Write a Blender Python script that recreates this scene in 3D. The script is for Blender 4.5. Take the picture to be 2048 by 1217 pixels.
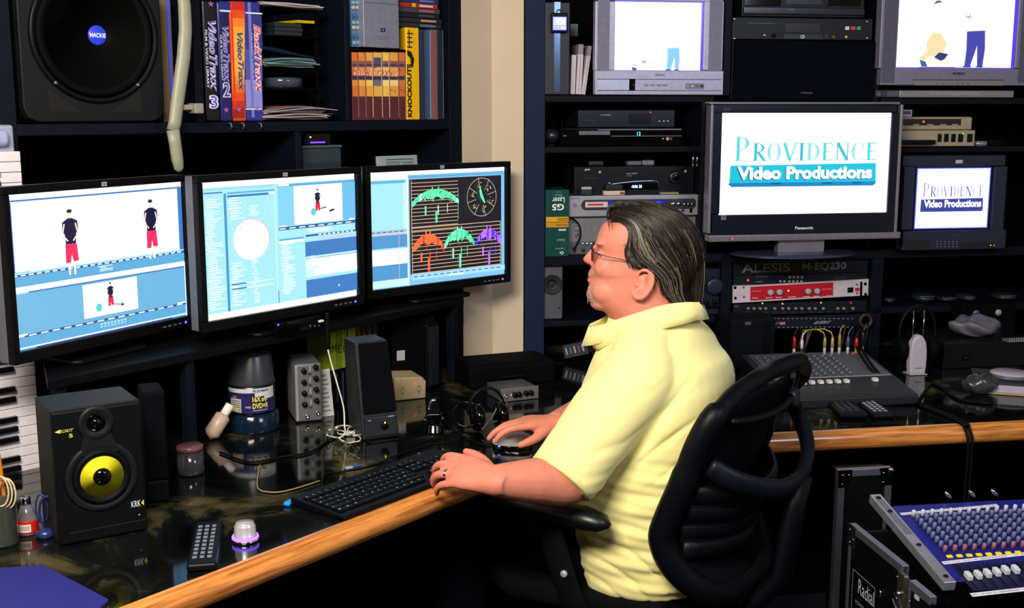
import bpy, math, random
import numpy as np
from mathutils import Vector, Matrix
random.seed(7)
# ------------------------------------------------------------------ scene, camera, light
for o in list(bpy.data.objects): bpy.data.objects.remove(o)
SC = bpy.context.scene
COL = SC.collection
FPX = 2340.0; CH = 1.58
TH = math.atan((608.5 - 215) / FPX); S_, C_ = math.sin(TH), math.cos(TH)
cam = bpy.data.cameras.new('camera'); cam.sensor_width = 36; cam.lens = FPX / 2048 * 36; cam.clip_start = .05
camo = bpy.data.objects.new('camera', cam); COL.objects.link(camo)
camo.location = (0, 0, CH); camo.rotation_euler = (math.pi / 2 - TH, 0, 0)
SC.camera = camo
SC.view_settings.view_transform = 'Standard'; SC.view_settings.look = 'None'
SC.view_settings.gamma = 1; SC.view_settings.use_curve_mapping = False
SC.view_settings.exposure = 0.0
W = bpy.data.worlds.new('world'); SC.world = W; W.use_nodes = True
W.node_tree.nodes['Background'].inputs[0].default_value = (.55, .7, 1, 1)
W.node_tree.nodes['Background'].inputs[1].default_value = .08
def area(name, loc, target, size, power, col):
    l = bpy.data.lights.new(name, 'AREA'); l.shape = 'RECTANGLE'; l.size = size[0]; l.size_y = size[1]
    l.energy = power; l.color = col
    o = bpy.data.objects.new(name, l); COL.objects.link(o); o.location = loc
    d = Vector(target) - Vector(loc); o.rotation_euler = d.to_track_quat('-Z', 'Y').to_euler(); return o
area('ceiling_lamp', (-.55, .75, 2.5), (.3, 2.8, 1.0), (1.1, .6), 135, (1.0, .90, .76))
area('right_wall_fill', (1.9, 1.0, 2.5), (1.0, 3.4, .9), (1.0, 1.0), 42, (.70, .78, 1.0))  # unseen cool fill, added to brighten the right-hand shelving wall

# ------------------------------------------------------------------ colour and materials
def lin(h):
    if isinstance(h, str):
        h = h.lstrip('#'); c = [int(h[i:i + 2], 16) / 255 for i in (0, 2, 4)]
    else: c = list(h)
    return tuple((x / 12.92 if x <= .04045 else ((x + .055) / 1.055) ** 2.4) for x in c)
MATS = {}
def mat(name, col, rough=.5, metal=0., noise=None, emit=None, bump=None, spec=.5, alpha=1, trans=0, coat=0, sheen=0):
    if name in MATS: return MATS[name]
    m = bpy.data.materials.new(name); m.use_nodes = True; nt = m.node_tree; b = nt.nodes['Principled BSDF']
    c = lin(col)
    b.inputs['Base Color'].default_value = (*c, 1); b.inputs['Roughness'].default_value = rough
    b.inputs['Metallic'].default_value = metal; b.inputs['Specular IOR Level'].default_value = spec
    b.inputs['Coat Weight'].default_value = coat; b.inputs['Transmission Weight'].default_value = trans
    b.inputs['Sheen Weight'].default_value = sheen
    tc = nt.nodes.new('ShaderNodeTexCoord')
    if noise is None: noise = (60, .18)
    if noise:
        n = nt.nodes.new('ShaderNodeTexNoise'); n.inputs['Scale'].default_value = noise[0]; n.inputs['Detail'].default_value = 4
        r = nt.nodes.new('ShaderNodeMapRange'); r.inputs[3].default_value = 1 - noise[1]; r.inputs[4].default_value = 1 + noise[1]
        x = nt.nodes.new('ShaderNodeVectorMath'); x.operation = 'SCALE'; x.inputs[0].default_value = c
        nt.links.new(tc.outputs['Object'], n.inputs['Vector']); nt.links.new(n.outputs['Fac'], r.inputs[0])
        nt.links.new(r.outputs[0], x.inputs['Scale']); nt.links.new(x.outputs[0], b.inputs['Base Color'])
    if bump:
        n2 = nt.nodes.new('ShaderNodeTexNoise'); n2.inputs['Scale'].default_value = bump[0]; n2.inputs['Detail'].default_value = 5
        bp = nt.nodes.new('ShaderNodeBump'); bp.inputs['Strength'].default_value = bump[1]; bp.inputs['Distance'].default_value = .002
        nt.links.new(tc.outputs['Object'], n2.inputs['Vector']); nt.links.new(n2.outputs['Fac'], bp.inputs['Height'])
        nt.links.new(bp.outputs[0], b.inputs['Normal'])
    if emit:
        b.inputs['Emission Color'].default_value = (*c, 1); b.inputs['Emission Strength'].default_value = emit
    MATS[name] = m; return m
def attr_mat(name, emit=0., rough=.5, metal=0., grain=.12, spec=.5):
    m = bpy.data.materials.new(name); m.use_nodes = True; nt = m.node_tree; b = nt.nodes['Principled BSDF']
    a = nt.nodes.new('ShaderNodeAttribute'); a.attribute_name = 'Col'
    b.inputs['Roughness'].default_value = rough; b.inputs['Metallic'].default_value = metal; b.inputs['Specular IOR Level'].default_value = spec
    if emit:
        b.inputs['Base Color'].default_value = (.01, .01, .012, 1)
        nt.links.new(a.outputs['Color'], b.inputs['Emission Color']); b.inputs['Emission Strength'].default_value = emit
    else:
        tc = nt.nodes.new('ShaderNodeTexCoord'); n = nt.nodes.new('ShaderNodeTexNoise'); n.inputs['Scale'].default_value = 45; n.inputs['Detail'].default_value = 4
        r = nt.nodes.new('ShaderNodeMapRange'); r.inputs[3].default_value = 1 - grain; r.inputs[4].default_value = 1 + grain
        x = nt.nodes.new('ShaderNodeVectorMath'); x.operation = 'SCALE'
        nt.links.new(tc.outputs['Object'], n.inputs['Vector']); nt.links.new(n.outputs['Fac'], r.inputs[0])
        nt.links.new(a.outputs['Color'], x.inputs[0]); nt.links.new(r.outputs[0], x.inputs['Scale']); nt.links.new(x.outputs[0], b.inputs['Base Color'])
    MATS[name] = m; return m
PRINT = attr_mat('printed_surface', 0, .35); PAPER = attr_mat('paper_surface', 0, .8); PLAST = attr_mat('plastic_surface', 0, .3)
SCREEN = attr_mat('lit_screen', 1.25, .2); LED = attr_mat('led_light', 5, .3); SKINM = None
black = mat('black_plastic', '#06080c', .42, spec=.14); matte = mat('matte_black', '#030406', .7, spec=.07); gloss = mat('gloss_black', '#030405', .1, spec=.35)
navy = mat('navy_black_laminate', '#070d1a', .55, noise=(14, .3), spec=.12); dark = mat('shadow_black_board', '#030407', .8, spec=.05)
navylit = mat('navy_laminate_lit_tone', '#14203a', .6, noise=(20, .2), spec=.15)  # lighter copy of the navy laminate, light painted into its colour
silver = mat('silver_plastic', '#b2b0c2', .35, .3); chrome = mat('chrome', '#c8ccd8', .12, 1); alu = mat('brushed_aluminium', '#8f93a8', .32, .85)
grey = mat('grey_plastic', '#565a66', .45); white = mat('white_plastic', '#e6e2dc', .35); cream = mat('cream_plastic', '#b7a98c', .5)
beige = mat('beige_wall_paint', '#c9b9a0', .85, noise=(5, .07), bump=(60, .2))
rubber = mat('black_rubber', '#040506', .6, spec=.12); meshfab = mat('black_mesh_fabric', '#04060c', .9, bump=(900, .4), spec=.08)
clear = mat('clear_plastic', '#8fa4b8', .08, 0, trans=.75, noise=False)

# ------------------------------------------------------------------ geometry collector
class G:
    def __init__(s): s.v = []; s.f = []; s.c = []; s.smooth = False; s.col = (1, 1, 1)
    def add(s, vs, fs, col=None):
        n = len(s.v); s.v += [tuple(x) for x in vs]; s.f += [tuple(i + n for i in f) for f in fs]
        s.c += [lin(col) if col is not None else s.col] * len(fs); return s
    def box(s, x0, x1, y0, y1, z0, z1, col=None):
        v = [(x, y, z) for z in (z0, z1) for y in (y0, y1) for x in (x0, x1)]
        return s.add(v, [(0, 2, 3, 1), (4, 5, 7, 6), (0, 1, 5, 4), (2, 6, 7, 3), (0, 4, 6, 2), (1, 3, 7, 5)], col)
    def obox(s, c, ax, ay, az, col=None):
        c, ax, ay, az = map(Vector, (c, ax, ay, az))
        v = [c + ax * i + ay * j + az * k for k in (-1, 1) for j in (-1, 1) for i in (-1, 1)]
        return s.add(v, [(0, 2, 3, 1), (4, 5, 7, 6), (0, 1, 5, 4), (2, 6, 7, 3), (0, 4, 6, 2), (1, 3, 7, 5)], col)
    def tube(s, pts, r, n=8, col=None, cap=True, flat=1.0, up=None):
        P = [Vector(p) for p in pts]; R = r if isinstance(r, (list, tuple)) else [r] * len(P)
        rings = []; ref = Vector(up) if up else None
        for i, p in enumerate(P):
            d = (P[min(i + 1, len(P) - 1)] - P[max(i - 1, 0)])
            if d.length < 1e-9: d = Vector((0, 0, 1))
            d.normalize()
            if ref is None: ref = Vector((0, 0, 1)) if abs(d.z) < .9 else Vector((1, 0, 0))
            a = ref - d * ref.dot(d)
            if a.length < 1e-6: a = d.orthogonal()
            a.normalize(); b = d.cross(a); ref = a
            rings.append([p + (a * math.cos(2 * math.pi * k / n) * flat + b * math.sin(2 * math.pi * k / n)) * R[i] for k in range(n)])
        v = [q for rg in rings for q in rg]; f = []
        for i in range(len(P) - 1):
            for k in range(n): f.append((i * n + k, i * n + (k + 1) % n, (i + 1) * n + (k + 1) % n, (i + 1) * n + k))
        if cap: f.append(tuple(range(n))[::-1]); f.append(tuple((len(P) - 1) * n + k for k in range(n)))
        return s.add(v, f, col)
    def cyl(s, p0, p1, r, r1=None, n=20, col=None): return s.tube([p0, p1], [r, r if r1 is None else r1], n, col)
    def lathe(s, prof, c=(0, 0, 0), axis='z', n=28, col=None):
        cx, cy, cz = c; v = []; f = []
        for (r, h) in prof:
            for k in range(n):
                a = 2 * math.pi * k / n; p, q = r * math.cos(a), r * math.sin(a)
                v.append((cx + p, cy + q, cz + h) if axis == 'z' else ((cx + p, cy - h, cz + q) if axis == 'y' else (cx + h, cy + p, cz + q)))
        for i in range(len(prof) - 1):
            for k in range(n): f.append((i * n + k, i * n + (k + 1) % n, (i + 1) * n + (k + 1) % n, (i + 1) * n + k))
        if prof[0][0] > 1e-5: f.append(tuple(range(n))[::-1])
        if prof[-1][0] > 1e-5: f.append(tuple((len(prof) - 1) * n + k for k in range(n)))
        return s.add(v, f, col)
    def prism(s, poly, y0, y1, col=None):            # polygon in x,z extruded along y
        n = len(poly); v = [(x, y0, z) for x, z in poly] + [(x, y1, z) for x, z in poly]
        f = [tuple(range(n)), tuple(range(2 * n - 1, n - 1, -1))] + [(i, i + n, (i + 1) % n + n, (i + 1) % n) for i in range(n)]
        return s.add(v, f, col)
    def prismz(s, poly, z0, z1, col=None):
        n = len(poly); v = [(x, y, z0) for x, y in poly] + [(x, y, z1) for x, y in poly]
        f = [tuple(range(n))[::-1], tuple(range(n, 2 * n))] + [(i, (i + 1) % n, (i + 1) % n + n, i + n) for i in range(n)]
        return s.add(v, f, col)
    def ell(s, c, r, n=16, m=10, M=None, col=None):
        v = []; f = []
        for i in range(m + 1):
            t = math.pi * i / m
            for k in range(n):
                a = 2 * math.pi * k / n
                p = Vector((r[0] * math.sin(t) * math.cos(a), r[1] * math.sin(t) * math.sin(a), r[2] * math.cos(t)))
                if M: p = M @ p
                v.append(Vector(c) + p)
        for i in range(m):
            for k in range(n): f.append((i * n + k, (i + 1) * n + k, (i + 1) * n + (k + 1) % n, i * n + (k + 1) % n))
        return s.add(v, f, col)
    def quad(s, x0, z0, x1, z1, y=0, col=None): return s.add([(x0, y, z0), (x1, y, z0), (x1, y, z1), (x0, y, z1)], [(0, 1, 2, 3)], col)
    def poly(s, pts, y=0, col=None): return s.add([(x, y, z) for x, z in pts], [tuple(range(len(pts)))], col)
    def disc(s, x, z, rx, rz=None, y=0, n=20, col=None):
        rz = rz or rx; return s.poly([(x + rx * math.cos(2 * math.pi * k / n), z + rz * math.sin(2 * math.pi * k / n)) for k in range(n)], y, col)
    def ring(s, x, z, r0, r1, y=0, n=28, col=None, asp=1.0):
        v = [(x + r * math.cos(2 * math.pi * k / n), y, z + asp * r * math.sin(2 * math.pi * k / n)) for r in (r0, r1) for k in range(n)]
        return s.add(v, [(k, (k + 1) % n, (k + 1) % n + n, k + n) for k in range(n)], col)
    def text(s, txt, x0, z0, x1, z1, y=0, col=None, shear=0, rot=0, flipz=False, depth=0.0, fat=0):
        vs, fs = text_mesh(txt, fat)                 # fitted into the box x0..x1, z0..z1; rot 90 = reads downwards
        out = []
        for (u, w) in vs:
            u2 = u + shear * (w - .5)
            if rot == 90: p = (x0 + (x1 - x0) * w, z1 - (z1 - z0) * u2)
            elif rot == -90: p = (x1 - (x1 - x0) * w, z0 + (z1 - z0) * u2)
            elif rot == 180: p = (x1 - (x1 - x0) * u2, z1 - (z1 - z0) * w)
            else: p = (x0 + (x1 - x0) * u2, z0 + (z1 - z0) * w)
            out.append((p[0], y, p[1]))
        return s.add(out, fs, col)
_TX = {}
def text_mesh(t, fat=0):
    if (t, fat) in _TX: return _TX[(t, fat)]
    cu = bpy.data.curves.new('t', 'FONT'); cu.body = t; cu.offset = fat; cu.resolution_u = 3
    ob = bpy.data.objects.new('t', cu); me = ob.to_mesh()
    vs = [(v.co.x, v.co.y) for v in me.vertices]; fs = [tuple(p.vertices) for p in me.polygons]
    ob.to_mesh_clear(); bpy.data.objects.remove(ob); bpy.data.curves.remove(cu)
    xs = [v[0] for v in vs]; ys = [v[1] for v in vs]; a, b, c, d = min(xs), max(xs), min(ys), max(ys)
    _TX[(t, fat)] = ([((x - a) / (b - a + 1e-9), (y - c) / (d - c + 1e-9)) for x, y in vs], fs); return _TX[(t, fat)]

def mesh(g, name):
    me = bpy.data.meshes.new(name); me.from_pydata([tuple(v) for v in g.v], [], g.f); me.update()
    at = me.color_attributes.new('Col', 'FLOAT_COLOR', 'CORNER')
    cs = []
    for f, c in zip(g.f, g.c): cs += [c[0], c[1], c[2], 1.0] * len(f)
    at.data.foreach_set('color', cs)
    if g.smooth: me.polygons.foreach_set('use_smooth', [True] * len(me.polygons))
    return me
def obj(name, g, m, parent=None, bevel=0, label=None, loc=None, sub=0, seg=2, kind=None):
    me = mesh(g, name)
    me.materials.append(m); o = bpy.data.objects.new(name, me); COL.objects.link(o)
    if parent: o.parent = parent
    if loc: o.location = loc
    if bevel:
        b = o.modifiers.new('b', 'BEVEL'); b.width = bevel; b.segments = seg; b.limit_method = 'ANGLE'; b.angle_limit = .6
        me.polygons.foreach_set('use_smooth', [True] * len(me.polygons))
        o.modifiers.new('w', 'WEIGHTED_NORMAL')
    elif g.smooth:
        pass
    if sub: x = o.modifiers.new('s', 'SUBSURF'); x.levels = sub; x.render_levels = sub
    if label: o['label'] = label
    if kind: o['kind'] = kind
    return o
def smoothg(): g = G(); g.smooth = True; return g
def tag(o, label, cat, group=None, kind=None):
    o['label'] = label; o['category'] = cat
    if group: o['group'] = group
    if kind: o['kind'] = kind
    return o
def thing(name, label, cat, loc=(0, 0, 0), rot=0., group=None):
    o = bpy.data.objects.new(name, None); COL.objects.link(o); o.empty_display_size = .05
    o.location = loc; o.rotation_euler = (0, 0, rot); tag(o, label, cat, group); return o
def copies(first, spots):                            # further copies of a part, sharing its mesh; spots = offsets from the first
    for p in spots:
        c = first.copy(); COL.objects.link(c); c.location = Vector(first.location) + Vector(p)
def pieces(name, g, m, parent, spots, bevel=0):      # one object per spot, shared mesh
    o = obj(name, g, m, parent, bevel, loc=spots[0])
    for p in spots[1:]:
        c = o.copy(); COL.objects.link(c); c.location = p
    return o
def struct(name, g, m, bevel=0, parent=None):
    o = obj(name, g, m, parent, bevel)
    if not parent: o['kind'] = 'structure'
    return o

# ------------------------------------------------------------------ frames: planes that things stand in
def ray(px, py):
    u = (px - 1024) / FPX; v = (py - 608.5) / FPX
    return Vector((u, C_ - v * S_, -S_ - v * C_))
def on_z(px, py, z):
    r = ray(px, py); k = (z - CH) / r.z; return Vector((r.x * k, r.y * k, z))
def at_depth(px, py, Y):
    r = ray(px, py); return Vector((r.x / r.y * Y, Y, CH + r.z / r.y * Y))
class Frame:
    def __init__(s, x, y, deg):
        a = math.radians(deg); s.o = Vector((x, y, 0)); s.a = Vector((math.sin(a), math.cos(a), 0)); s.b = Vector((-math.cos(a), math.sin(a), 0))
        s.rot = math.pi / 2 - a
    def hit(s, px, py, off):
        r = ray(px, py); P = s.o + s.b * off; k = (P - Vector((0, 0, CH))).dot(s.b) / r.dot(s.b)
        w = Vector((0, 0, CH)) + r * k; return (w - s.o).dot(s.a), w.z
    def P(s, t, off, z=0): return s.o + s.a * t + s.b * off + Vector((0, 0, z))
    def inv(s, w): d = Vector((w[0], w[1], 0)) - s.o; return d.dot(s.a), d.dot(s.b)
DESKZ = .74
FL = Frame(-.173, 2.518, 37.5)      # left desk edge
FU = Frame(-.157, 3.746, 45.0)      # left shelving front plane, origin at its right end
FR = Frame(.716, 2.968, 80.4)       # right desk edge
RO = .975                            # right shelving front plane offset
class Panel:
    """A thing whose front lies in a frame's plane: root Empty at bottom left of the front, +x right, +z up, -y out of the front."""
    def __init__(s, F, off, x0, y0, x1, y1, name, label, cat, z0=None, group=None):
        xm, ym = (x0 + x1) / 2, (y0 + y1) / 2
        s.F, s.off = F, off; t0 = F.hit(x0, ym, off)[0]; t1 = F.hit(x1, ym, off)[0]
        zb = F.hit(xm, y1, off)[1]; zt = F.hit(xm, y0, off)[1]
        if z0 is not None: zt += 0; zb = z0
        s.t0, s.zb, s.w, s.h = t0, zb, t1 - t0, zt - zb
        s.root = thing(name, label, cat, F.P(t0, off, zb), F.rot, group)
    def xz(s, px, py):
        t, z = s.F.hit(px, py, s.off); return t - s.t0, z - s.zb
    def body(s, name, m, d, bevel=.004, y0=0., **k):
        return obj(name, G().box(0, s.w, y0, d, 0, s.h), m, s.root, bevel, **k)
    def r(s, g, x0, y0, x1, y1, col=None, y=-.001, d=None):
        a = s.xz(x0, (y0 + y1) / 2)[0]; b = s.xz(x1, (y0 + y1) / 2)[0]; c = s.xz((x0 + x1) / 2, y1)[1]; e = s.xz((x0 + x1) / 2, y0)[1]
        if d is None: g.quad(a, c, b, e, y, col)
        else: g.box(a, b, y - d, y, c, e, col)
        return g
    def tx(s, g, t, x0, y0, x1, y1, col, y=-.0015, **k):
        a = s.xz(x0, (y0 + y1) / 2)[0]; b = s.xz(x1, (y0 + y1) / 2)[0]; c = s.xz((x0 + x1) / 2, y1)[1]; e = s.xz((x0 + x1) / 2, y0)[1]
        return g.text(t, a, c, b, e, y, col, **k)
def fan(F, off): return lambda px, py: F.hit(px, py, off)

# ------------------------------------------------------------------ materials with their own patterns
def wood_mat():
    m = bpy.data.materials.new('oak_edge'); m.use_nodes = True; nt = m.node_tree; b = nt.nodes['Principled BSDF']
    tc = nt.nodes.new('ShaderNodeTexCoord'); mp = nt.nodes.new('ShaderNodeMapping'); mp.inputs['Scale'].default_value = (2.2, 34, 34)
    n = nt.nodes.new('ShaderNodeTexNoise'); n.inputs['Scale'].default_value = 3; n.inputs['Detail'].default_value = 6; n.inputs['Distortion'].default_value = .6
    r = nt.nodes.new('ShaderNodeValToRGB'); e = r.color_ramp.elements
    e[0].position = .3; e[0].color = (*lin('#8a4a18'), 1); e[1].position = .62; e[1].color = (*lin('#d98e48'), 1)
    nt.links.new(tc.outputs['Object'], mp.inputs[0]); nt.links.new(mp.outputs[0], n.inputs['Vector']); nt.links.new(n.outputs['Fac'], r.inputs[0])
    nt.links.new(r.outputs[0], b.inputs['Base Color']); b.inputs['Roughness'].default_value = .25; b.inputs['Coat Weight'].default_value = .4
    return m
OAK = wood_mat()
def top_mat():
    m = bpy.data.materials.new('marbled_gloss_laminate'); m.use_nodes = True; nt = m.node_tree; b = nt.nodes['Principled BSDF']
    tc = nt.nodes.new('ShaderNodeTexCoord')
    n = nt.nodes.new('ShaderNodeTexNoise'); n.inputs['Scale'].default_value = 3.2; n.inputs['Detail'].default_value = 8; n.inputs['Roughness'].default_value = .65; n.inputs['Distortion'].default_value = .7
    r = nt.nodes.new('ShaderNodeValToRGB'); e = r.color_ramp.elements
    e[0].position = .42; e[0].color = (*lin('#030405'), 1); e[1].position = .8; e[1].color = (*lin('#7a6e48'), 1)  # marbling; its palest tone also imitates a brown reflection on the gloss
    x = r.color_ramp.elements.new(.55); x.color = (*lin('#101210'), 1)
    nt.links.new(tc.outputs['Object'], n.inputs['Vector']); nt.links.new(n.outputs['Fac'], r.inputs[0]); nt.links.new(r.outputs[0], b.inputs['Base Color'])
    b.inputs['Roughness'].default_value = .07; b.inputs['Specular IOR Level'].default_value = .6
    return m
TOP = top_mat()

# ------------------------------------------------------------------ the room
t_l = FR.hit(1047, 400, RO)[0]
A_ = FU.P(0, 0); B_ = on_z(985, 722, DESKZ); C0 = FR.P(t_l, RO)
struct('floor', G().box(-2.9, 3.4, -1.7, 4.9, -.05, 0), mat('dark_carpet', '#10121a', .95, noise=(200, .4)))
struct('ceiling', G().box(-2.9, 3.4, -1.7, 4.9, 2.62, 2.7), mat('ceiling_paint', '#8d8880', .9))
cw = [tuple(p.xy) for p in (A_, FU.P(0, .42), FR.P(t_l, RO + .5), C0, B_)]
struct('wall_corner', G().prismz(cw, 0, 2.62), beige)
def slab(name, F, t0, t1, o0, o1): 
    p = [tuple(F.P(t, o).xy) for t, o in ((t0, o0), (t1, o0), (t1, o1), (t0, o1))]
    struct(name, G().prismz(p, 0, 2.62), beige)
slab('wall_left', FU, -2.6, .0, .42, .5); slab('wall_back', FR, t_l, 2.5, RO + .5, RO + .58)
struct('wall_side', G().box(-2.12, -2.04, -1.6, 2.2, 0, 2.62), beige)
struct('wall_right', G().box(3.2, 3.28, -1.6, 4.7, 0, 2.62), beige)
struct('wall_rear', G().box(-2.12, 3.28, -1.68, -1.6, 0, 2.62), beige)

# ------------------------------------------------------------------ desk
desk = thing('desk', 'L-shaped glossy dark marbled desk with rounded oak front edge', 'desk')
den = FL.a.x * FR.a.y - FL.a.y * FR.a.x; dd = FR.o - FL.o
tc_ = (dd.x * FR.a.y - dd.y * FR.a.x) / den; sc_ = (dd.x * FL.a.y - dd.y * FL.a.x) / den
F1 = FL.P(tc_ - .25, 0); F2 = FR.P(sc_ + .25, 0)
top = [FL.P(-1.75, 0), F1, F2, FR.P(2.1, 0), FR.P(2.1, RO + .49), FR.P(t_l + .01, RO + .49), FR.P(t_l + .005, RO - .003), B_ + (C0 - B_) * .5 + Vector((0, -.004, 0)), B_ + Vector((0, -.005, 0)), A_ + Vector((0, -.005, 0)), FU.P(-.005, .41), FU.P(-1.9, .41)]
obj('worktop', G().prismz([tuple(p.xy) for p in top], DESKZ - .04, DESKZ), TOP, desk)
PROF = [(0, DESKZ + .0015), (.016, DESKZ + .001), (.027, DESKZ - .006), (.033, DESKZ - .018), (.034, DESKZ - .03), (.029, DESKZ - .043), (.018, DESKZ - .051), (0, DESKZ - .053)]
def edge_piece(p, q):
    d = (q - p); L = d.length; a = math.atan2(d.y, d.x); g = smoothg(); n = len(PROF); v = []; N = 12
    for i in range(N + 1):
        v += [(L * i / N, -w, z) for w, z in PROF]
    f = [(i * n + k, (i + 1) * n + k, (i + 1) * n + k + 1, i * n + k + 1) for i in range(N) for k in range(n - 1)] + [tuple(range(n))[::-1], tuple(N * n + k for k in range(n))]
    g.add(v, f); o = obj('wood_edge', g, OAK, desk); o.location = (p.x, p.y, 0); o.rotation_euler = (0, 0, a)
edge_piece(FL.P(-1.75, 0), F1); edge_piece(F1, F2); edge_piece(F2, FR.P(2.1, 0))
def desk_panel(F, t, o0, o1):
    p = [tuple(F.P(a, b).xy) for a, b in ((t - .015, o0), (t + .015, o0), (t + .015, o1), (t - .015, o1))]
    obj('side_panel', G().prismz(p, 0, DESKZ - .04), dark, desk)
p = [tuple(q.xy) for q in (FL.P(.55, .62), FR.P(-.3, .62), FR.P(-.3, .65), FL.P(.55, .65))]
obj('corner_panel', G().prismz(p, 0, DESKZ - .04), dark, desk)
desk_panel(FL, -1.6, .08, .7); desk_panel(FL, -.75, .45, .75); desk_panel(FR, 2.0, .08, 1.3); desk_panel(FR, .55, .5, .9)
p = [tuple(FR.P(a, b).xy) for a, b in ((-.3, .62), (2.0, .62), (2.0, .65), (-.3, .65))]
obj('back_panel', G().prismz(p, 0, DESKZ - .04), dark, desk)
p = [tuple(FL.P(a, b).xy) for a, b in ((-1.6, .62), (.55, .62), (.55, .65), (-1.6, .65))]
obj('back_panel', G().prismz(p, 0, DESKZ - .04), dark, desk)

# ------------------------------------------------------------------ left shelving
ul = thing('shelving_unit', 'black built-in shelving behind the three computer monitors', 'shelving', FU.P(0, 0), FU.rot)
def ut(px, py=200): return FU.hit(px, py, 0)[0]
def uz(py, px=600): return FU.hit(px, py, 0)[1]
SH1 = uz(243); T0 = ut(14); TD1 = ut(400); TD2 = ut(697); TD3 = ut(598, 300); TE = ut(911)
def ubox(name, x0, x1, z0, z1, m=navy, y0=0, y1=.36): return obj(name, G().box(x0, x1, y0, y1, z0, z1), m, ul, .002)
ubox('end_panel', TE - .025, -.002, DESKZ, 2.3); ubox('end_panel', T0 - .02, T0 + .02, DESKZ, 2.3)
ubox('shelf', T0 + .02, TE - .025, SH1 - .028, SH1); ubox('shelf', T0 + .02, TE - .025, SH1 + .62, SH1 + .648)
ubox('divider', TD1 - .012, TD1 + .012, SH1, SH1 + .62); ubox('divider', TD2 - .008, TD2 + .008, SH1, SH1 + .62)
ubox('divider', TD3 - .01, TD3 + .01, DESKZ, SH1 - .028)
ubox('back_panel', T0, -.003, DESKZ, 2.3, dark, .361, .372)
hk = G()
for px in (455, 480, 515):
    x = ut(px); z = uz(252, px); hk.tube([(x, -.001, z + .008), (x, -.012, z + .006), (x, -.016, z - .002), (x, -.008, z - .008)], .0022, 6)
    obj('cup_hook', hk, alu, ul); hk = G()

# ------------------------------------------------------------------ right shelving
ur = thing('equipment_rack_shelving', 'black shelving wall holding televisions and studio equipment', 'shelving', FR.P(t_l, RO), FR.rot)
def rt(px, py=300): return FR.hit(px, py, RO)[0] - t_l
def rz(py, px=1300): return FR.hit(px, py, RO)[1]
def rbox(name, x0, x1, z0, z1, m=navy, y0=0, y1=.45): return obj(name, G().box(x0, x1, y0, y1, z0, z1), m, ur, .002)
XR = 2.1 - t_l
Z1 = rz(191); Z2 = rz(293); Z3 = rz(510); Z4 = rz(641, 1150)
ZR1 = rz(196, 1900); ZR2 = rz(293, 1900); ZR3 = rz(510, 1900); ZR4 = rz(612, 1900)
rbox('end_panel', .004, rt(1090), DESKZ, 2.35, navylit)
a1 = rt(1090)
rbox('shelf', a1, rt(1425), Z1 - .022, Z1); rbox('shelf', a1, rt(1402), Z2 - .02, Z2, navy); rbox('shelf', a1, XR, Z3 - .03, Z3)
rbox('shelf', a1, rt(1440), Z4 - .02, Z4); rbox('shelf', rt(1757), XR, ZR1 - .022, ZR1); rbox('shelf', rt(1762), XR, ZR2 - .02, ZR2); rbox('shelf', rt(1760), XR, ZR4 - .022, ZR4)
rbox('shelf', a1, XR, 2.2, 2.22)
rbox('divider', rt(1402), rt(1420), Z3, 2.2); rbox('divider', rt(1448, 100), rt(1463, 100), Z1, 2.2, navy, .001, .45)
rbox('divider', rt(1752, 100), rt(1762, 100), Z3, 2.2, navy)
rbox('divider', rt(1442, 600), rt(1462, 600), DESKZ, Z3 - .03); rbox('divider', rt(1742, 600), rt(1764, 600), DESKZ, Z3 - .03)
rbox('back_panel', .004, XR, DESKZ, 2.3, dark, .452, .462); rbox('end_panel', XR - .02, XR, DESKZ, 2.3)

# ------------------------------------------------------------------ raised shelf that carries the three monitors
RZ = 1.0
ms = thing('monitor_riser', 'low black shelf on posts carrying the three computer monitors', 'shelf', FL.P(0, .5), FL.rot)
def mt(px, off=.56, py=650): return FL.hit(px, py, off)[0]
ms.location = FL.P(0, 0, 0)
rl, rr = FL.hit(98, 780, .61)[0], mt(926, .62, 615); rr = min(rr, FL.inv(FU.P(0, 0))[0] - .01)
def rear(t):                                      # just before the shelving's front plane
    for o_ in range(90, 60, -1):
        if (FL.P(t, o_ / 100) - FU.o).dot(FU.b) < -.004: return o_ / 100
    return .6
RF = .615
rb = min(.80, rear(rl))
obj('board', G().prismz([(rl, RF), (rr, RF), (rr, rear(rr) - .003), ((rl + rr) / 2, min(.8, rear((rl + rr) / 2) - .003)), (FL.hit(88, 740, rb - .01)[0], rb - .01)], RZ - .022, RZ), black, ms, .002)
x = FL.hit(384, 800, RF + .01)[0]
for x in (x, rl + .04, rr - .03):
    obj('post', G().box(x - .012, x + .012, RF + .01, RF + .04, DESKZ + .0005, RZ - .022), navy, ms, .002)

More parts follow.
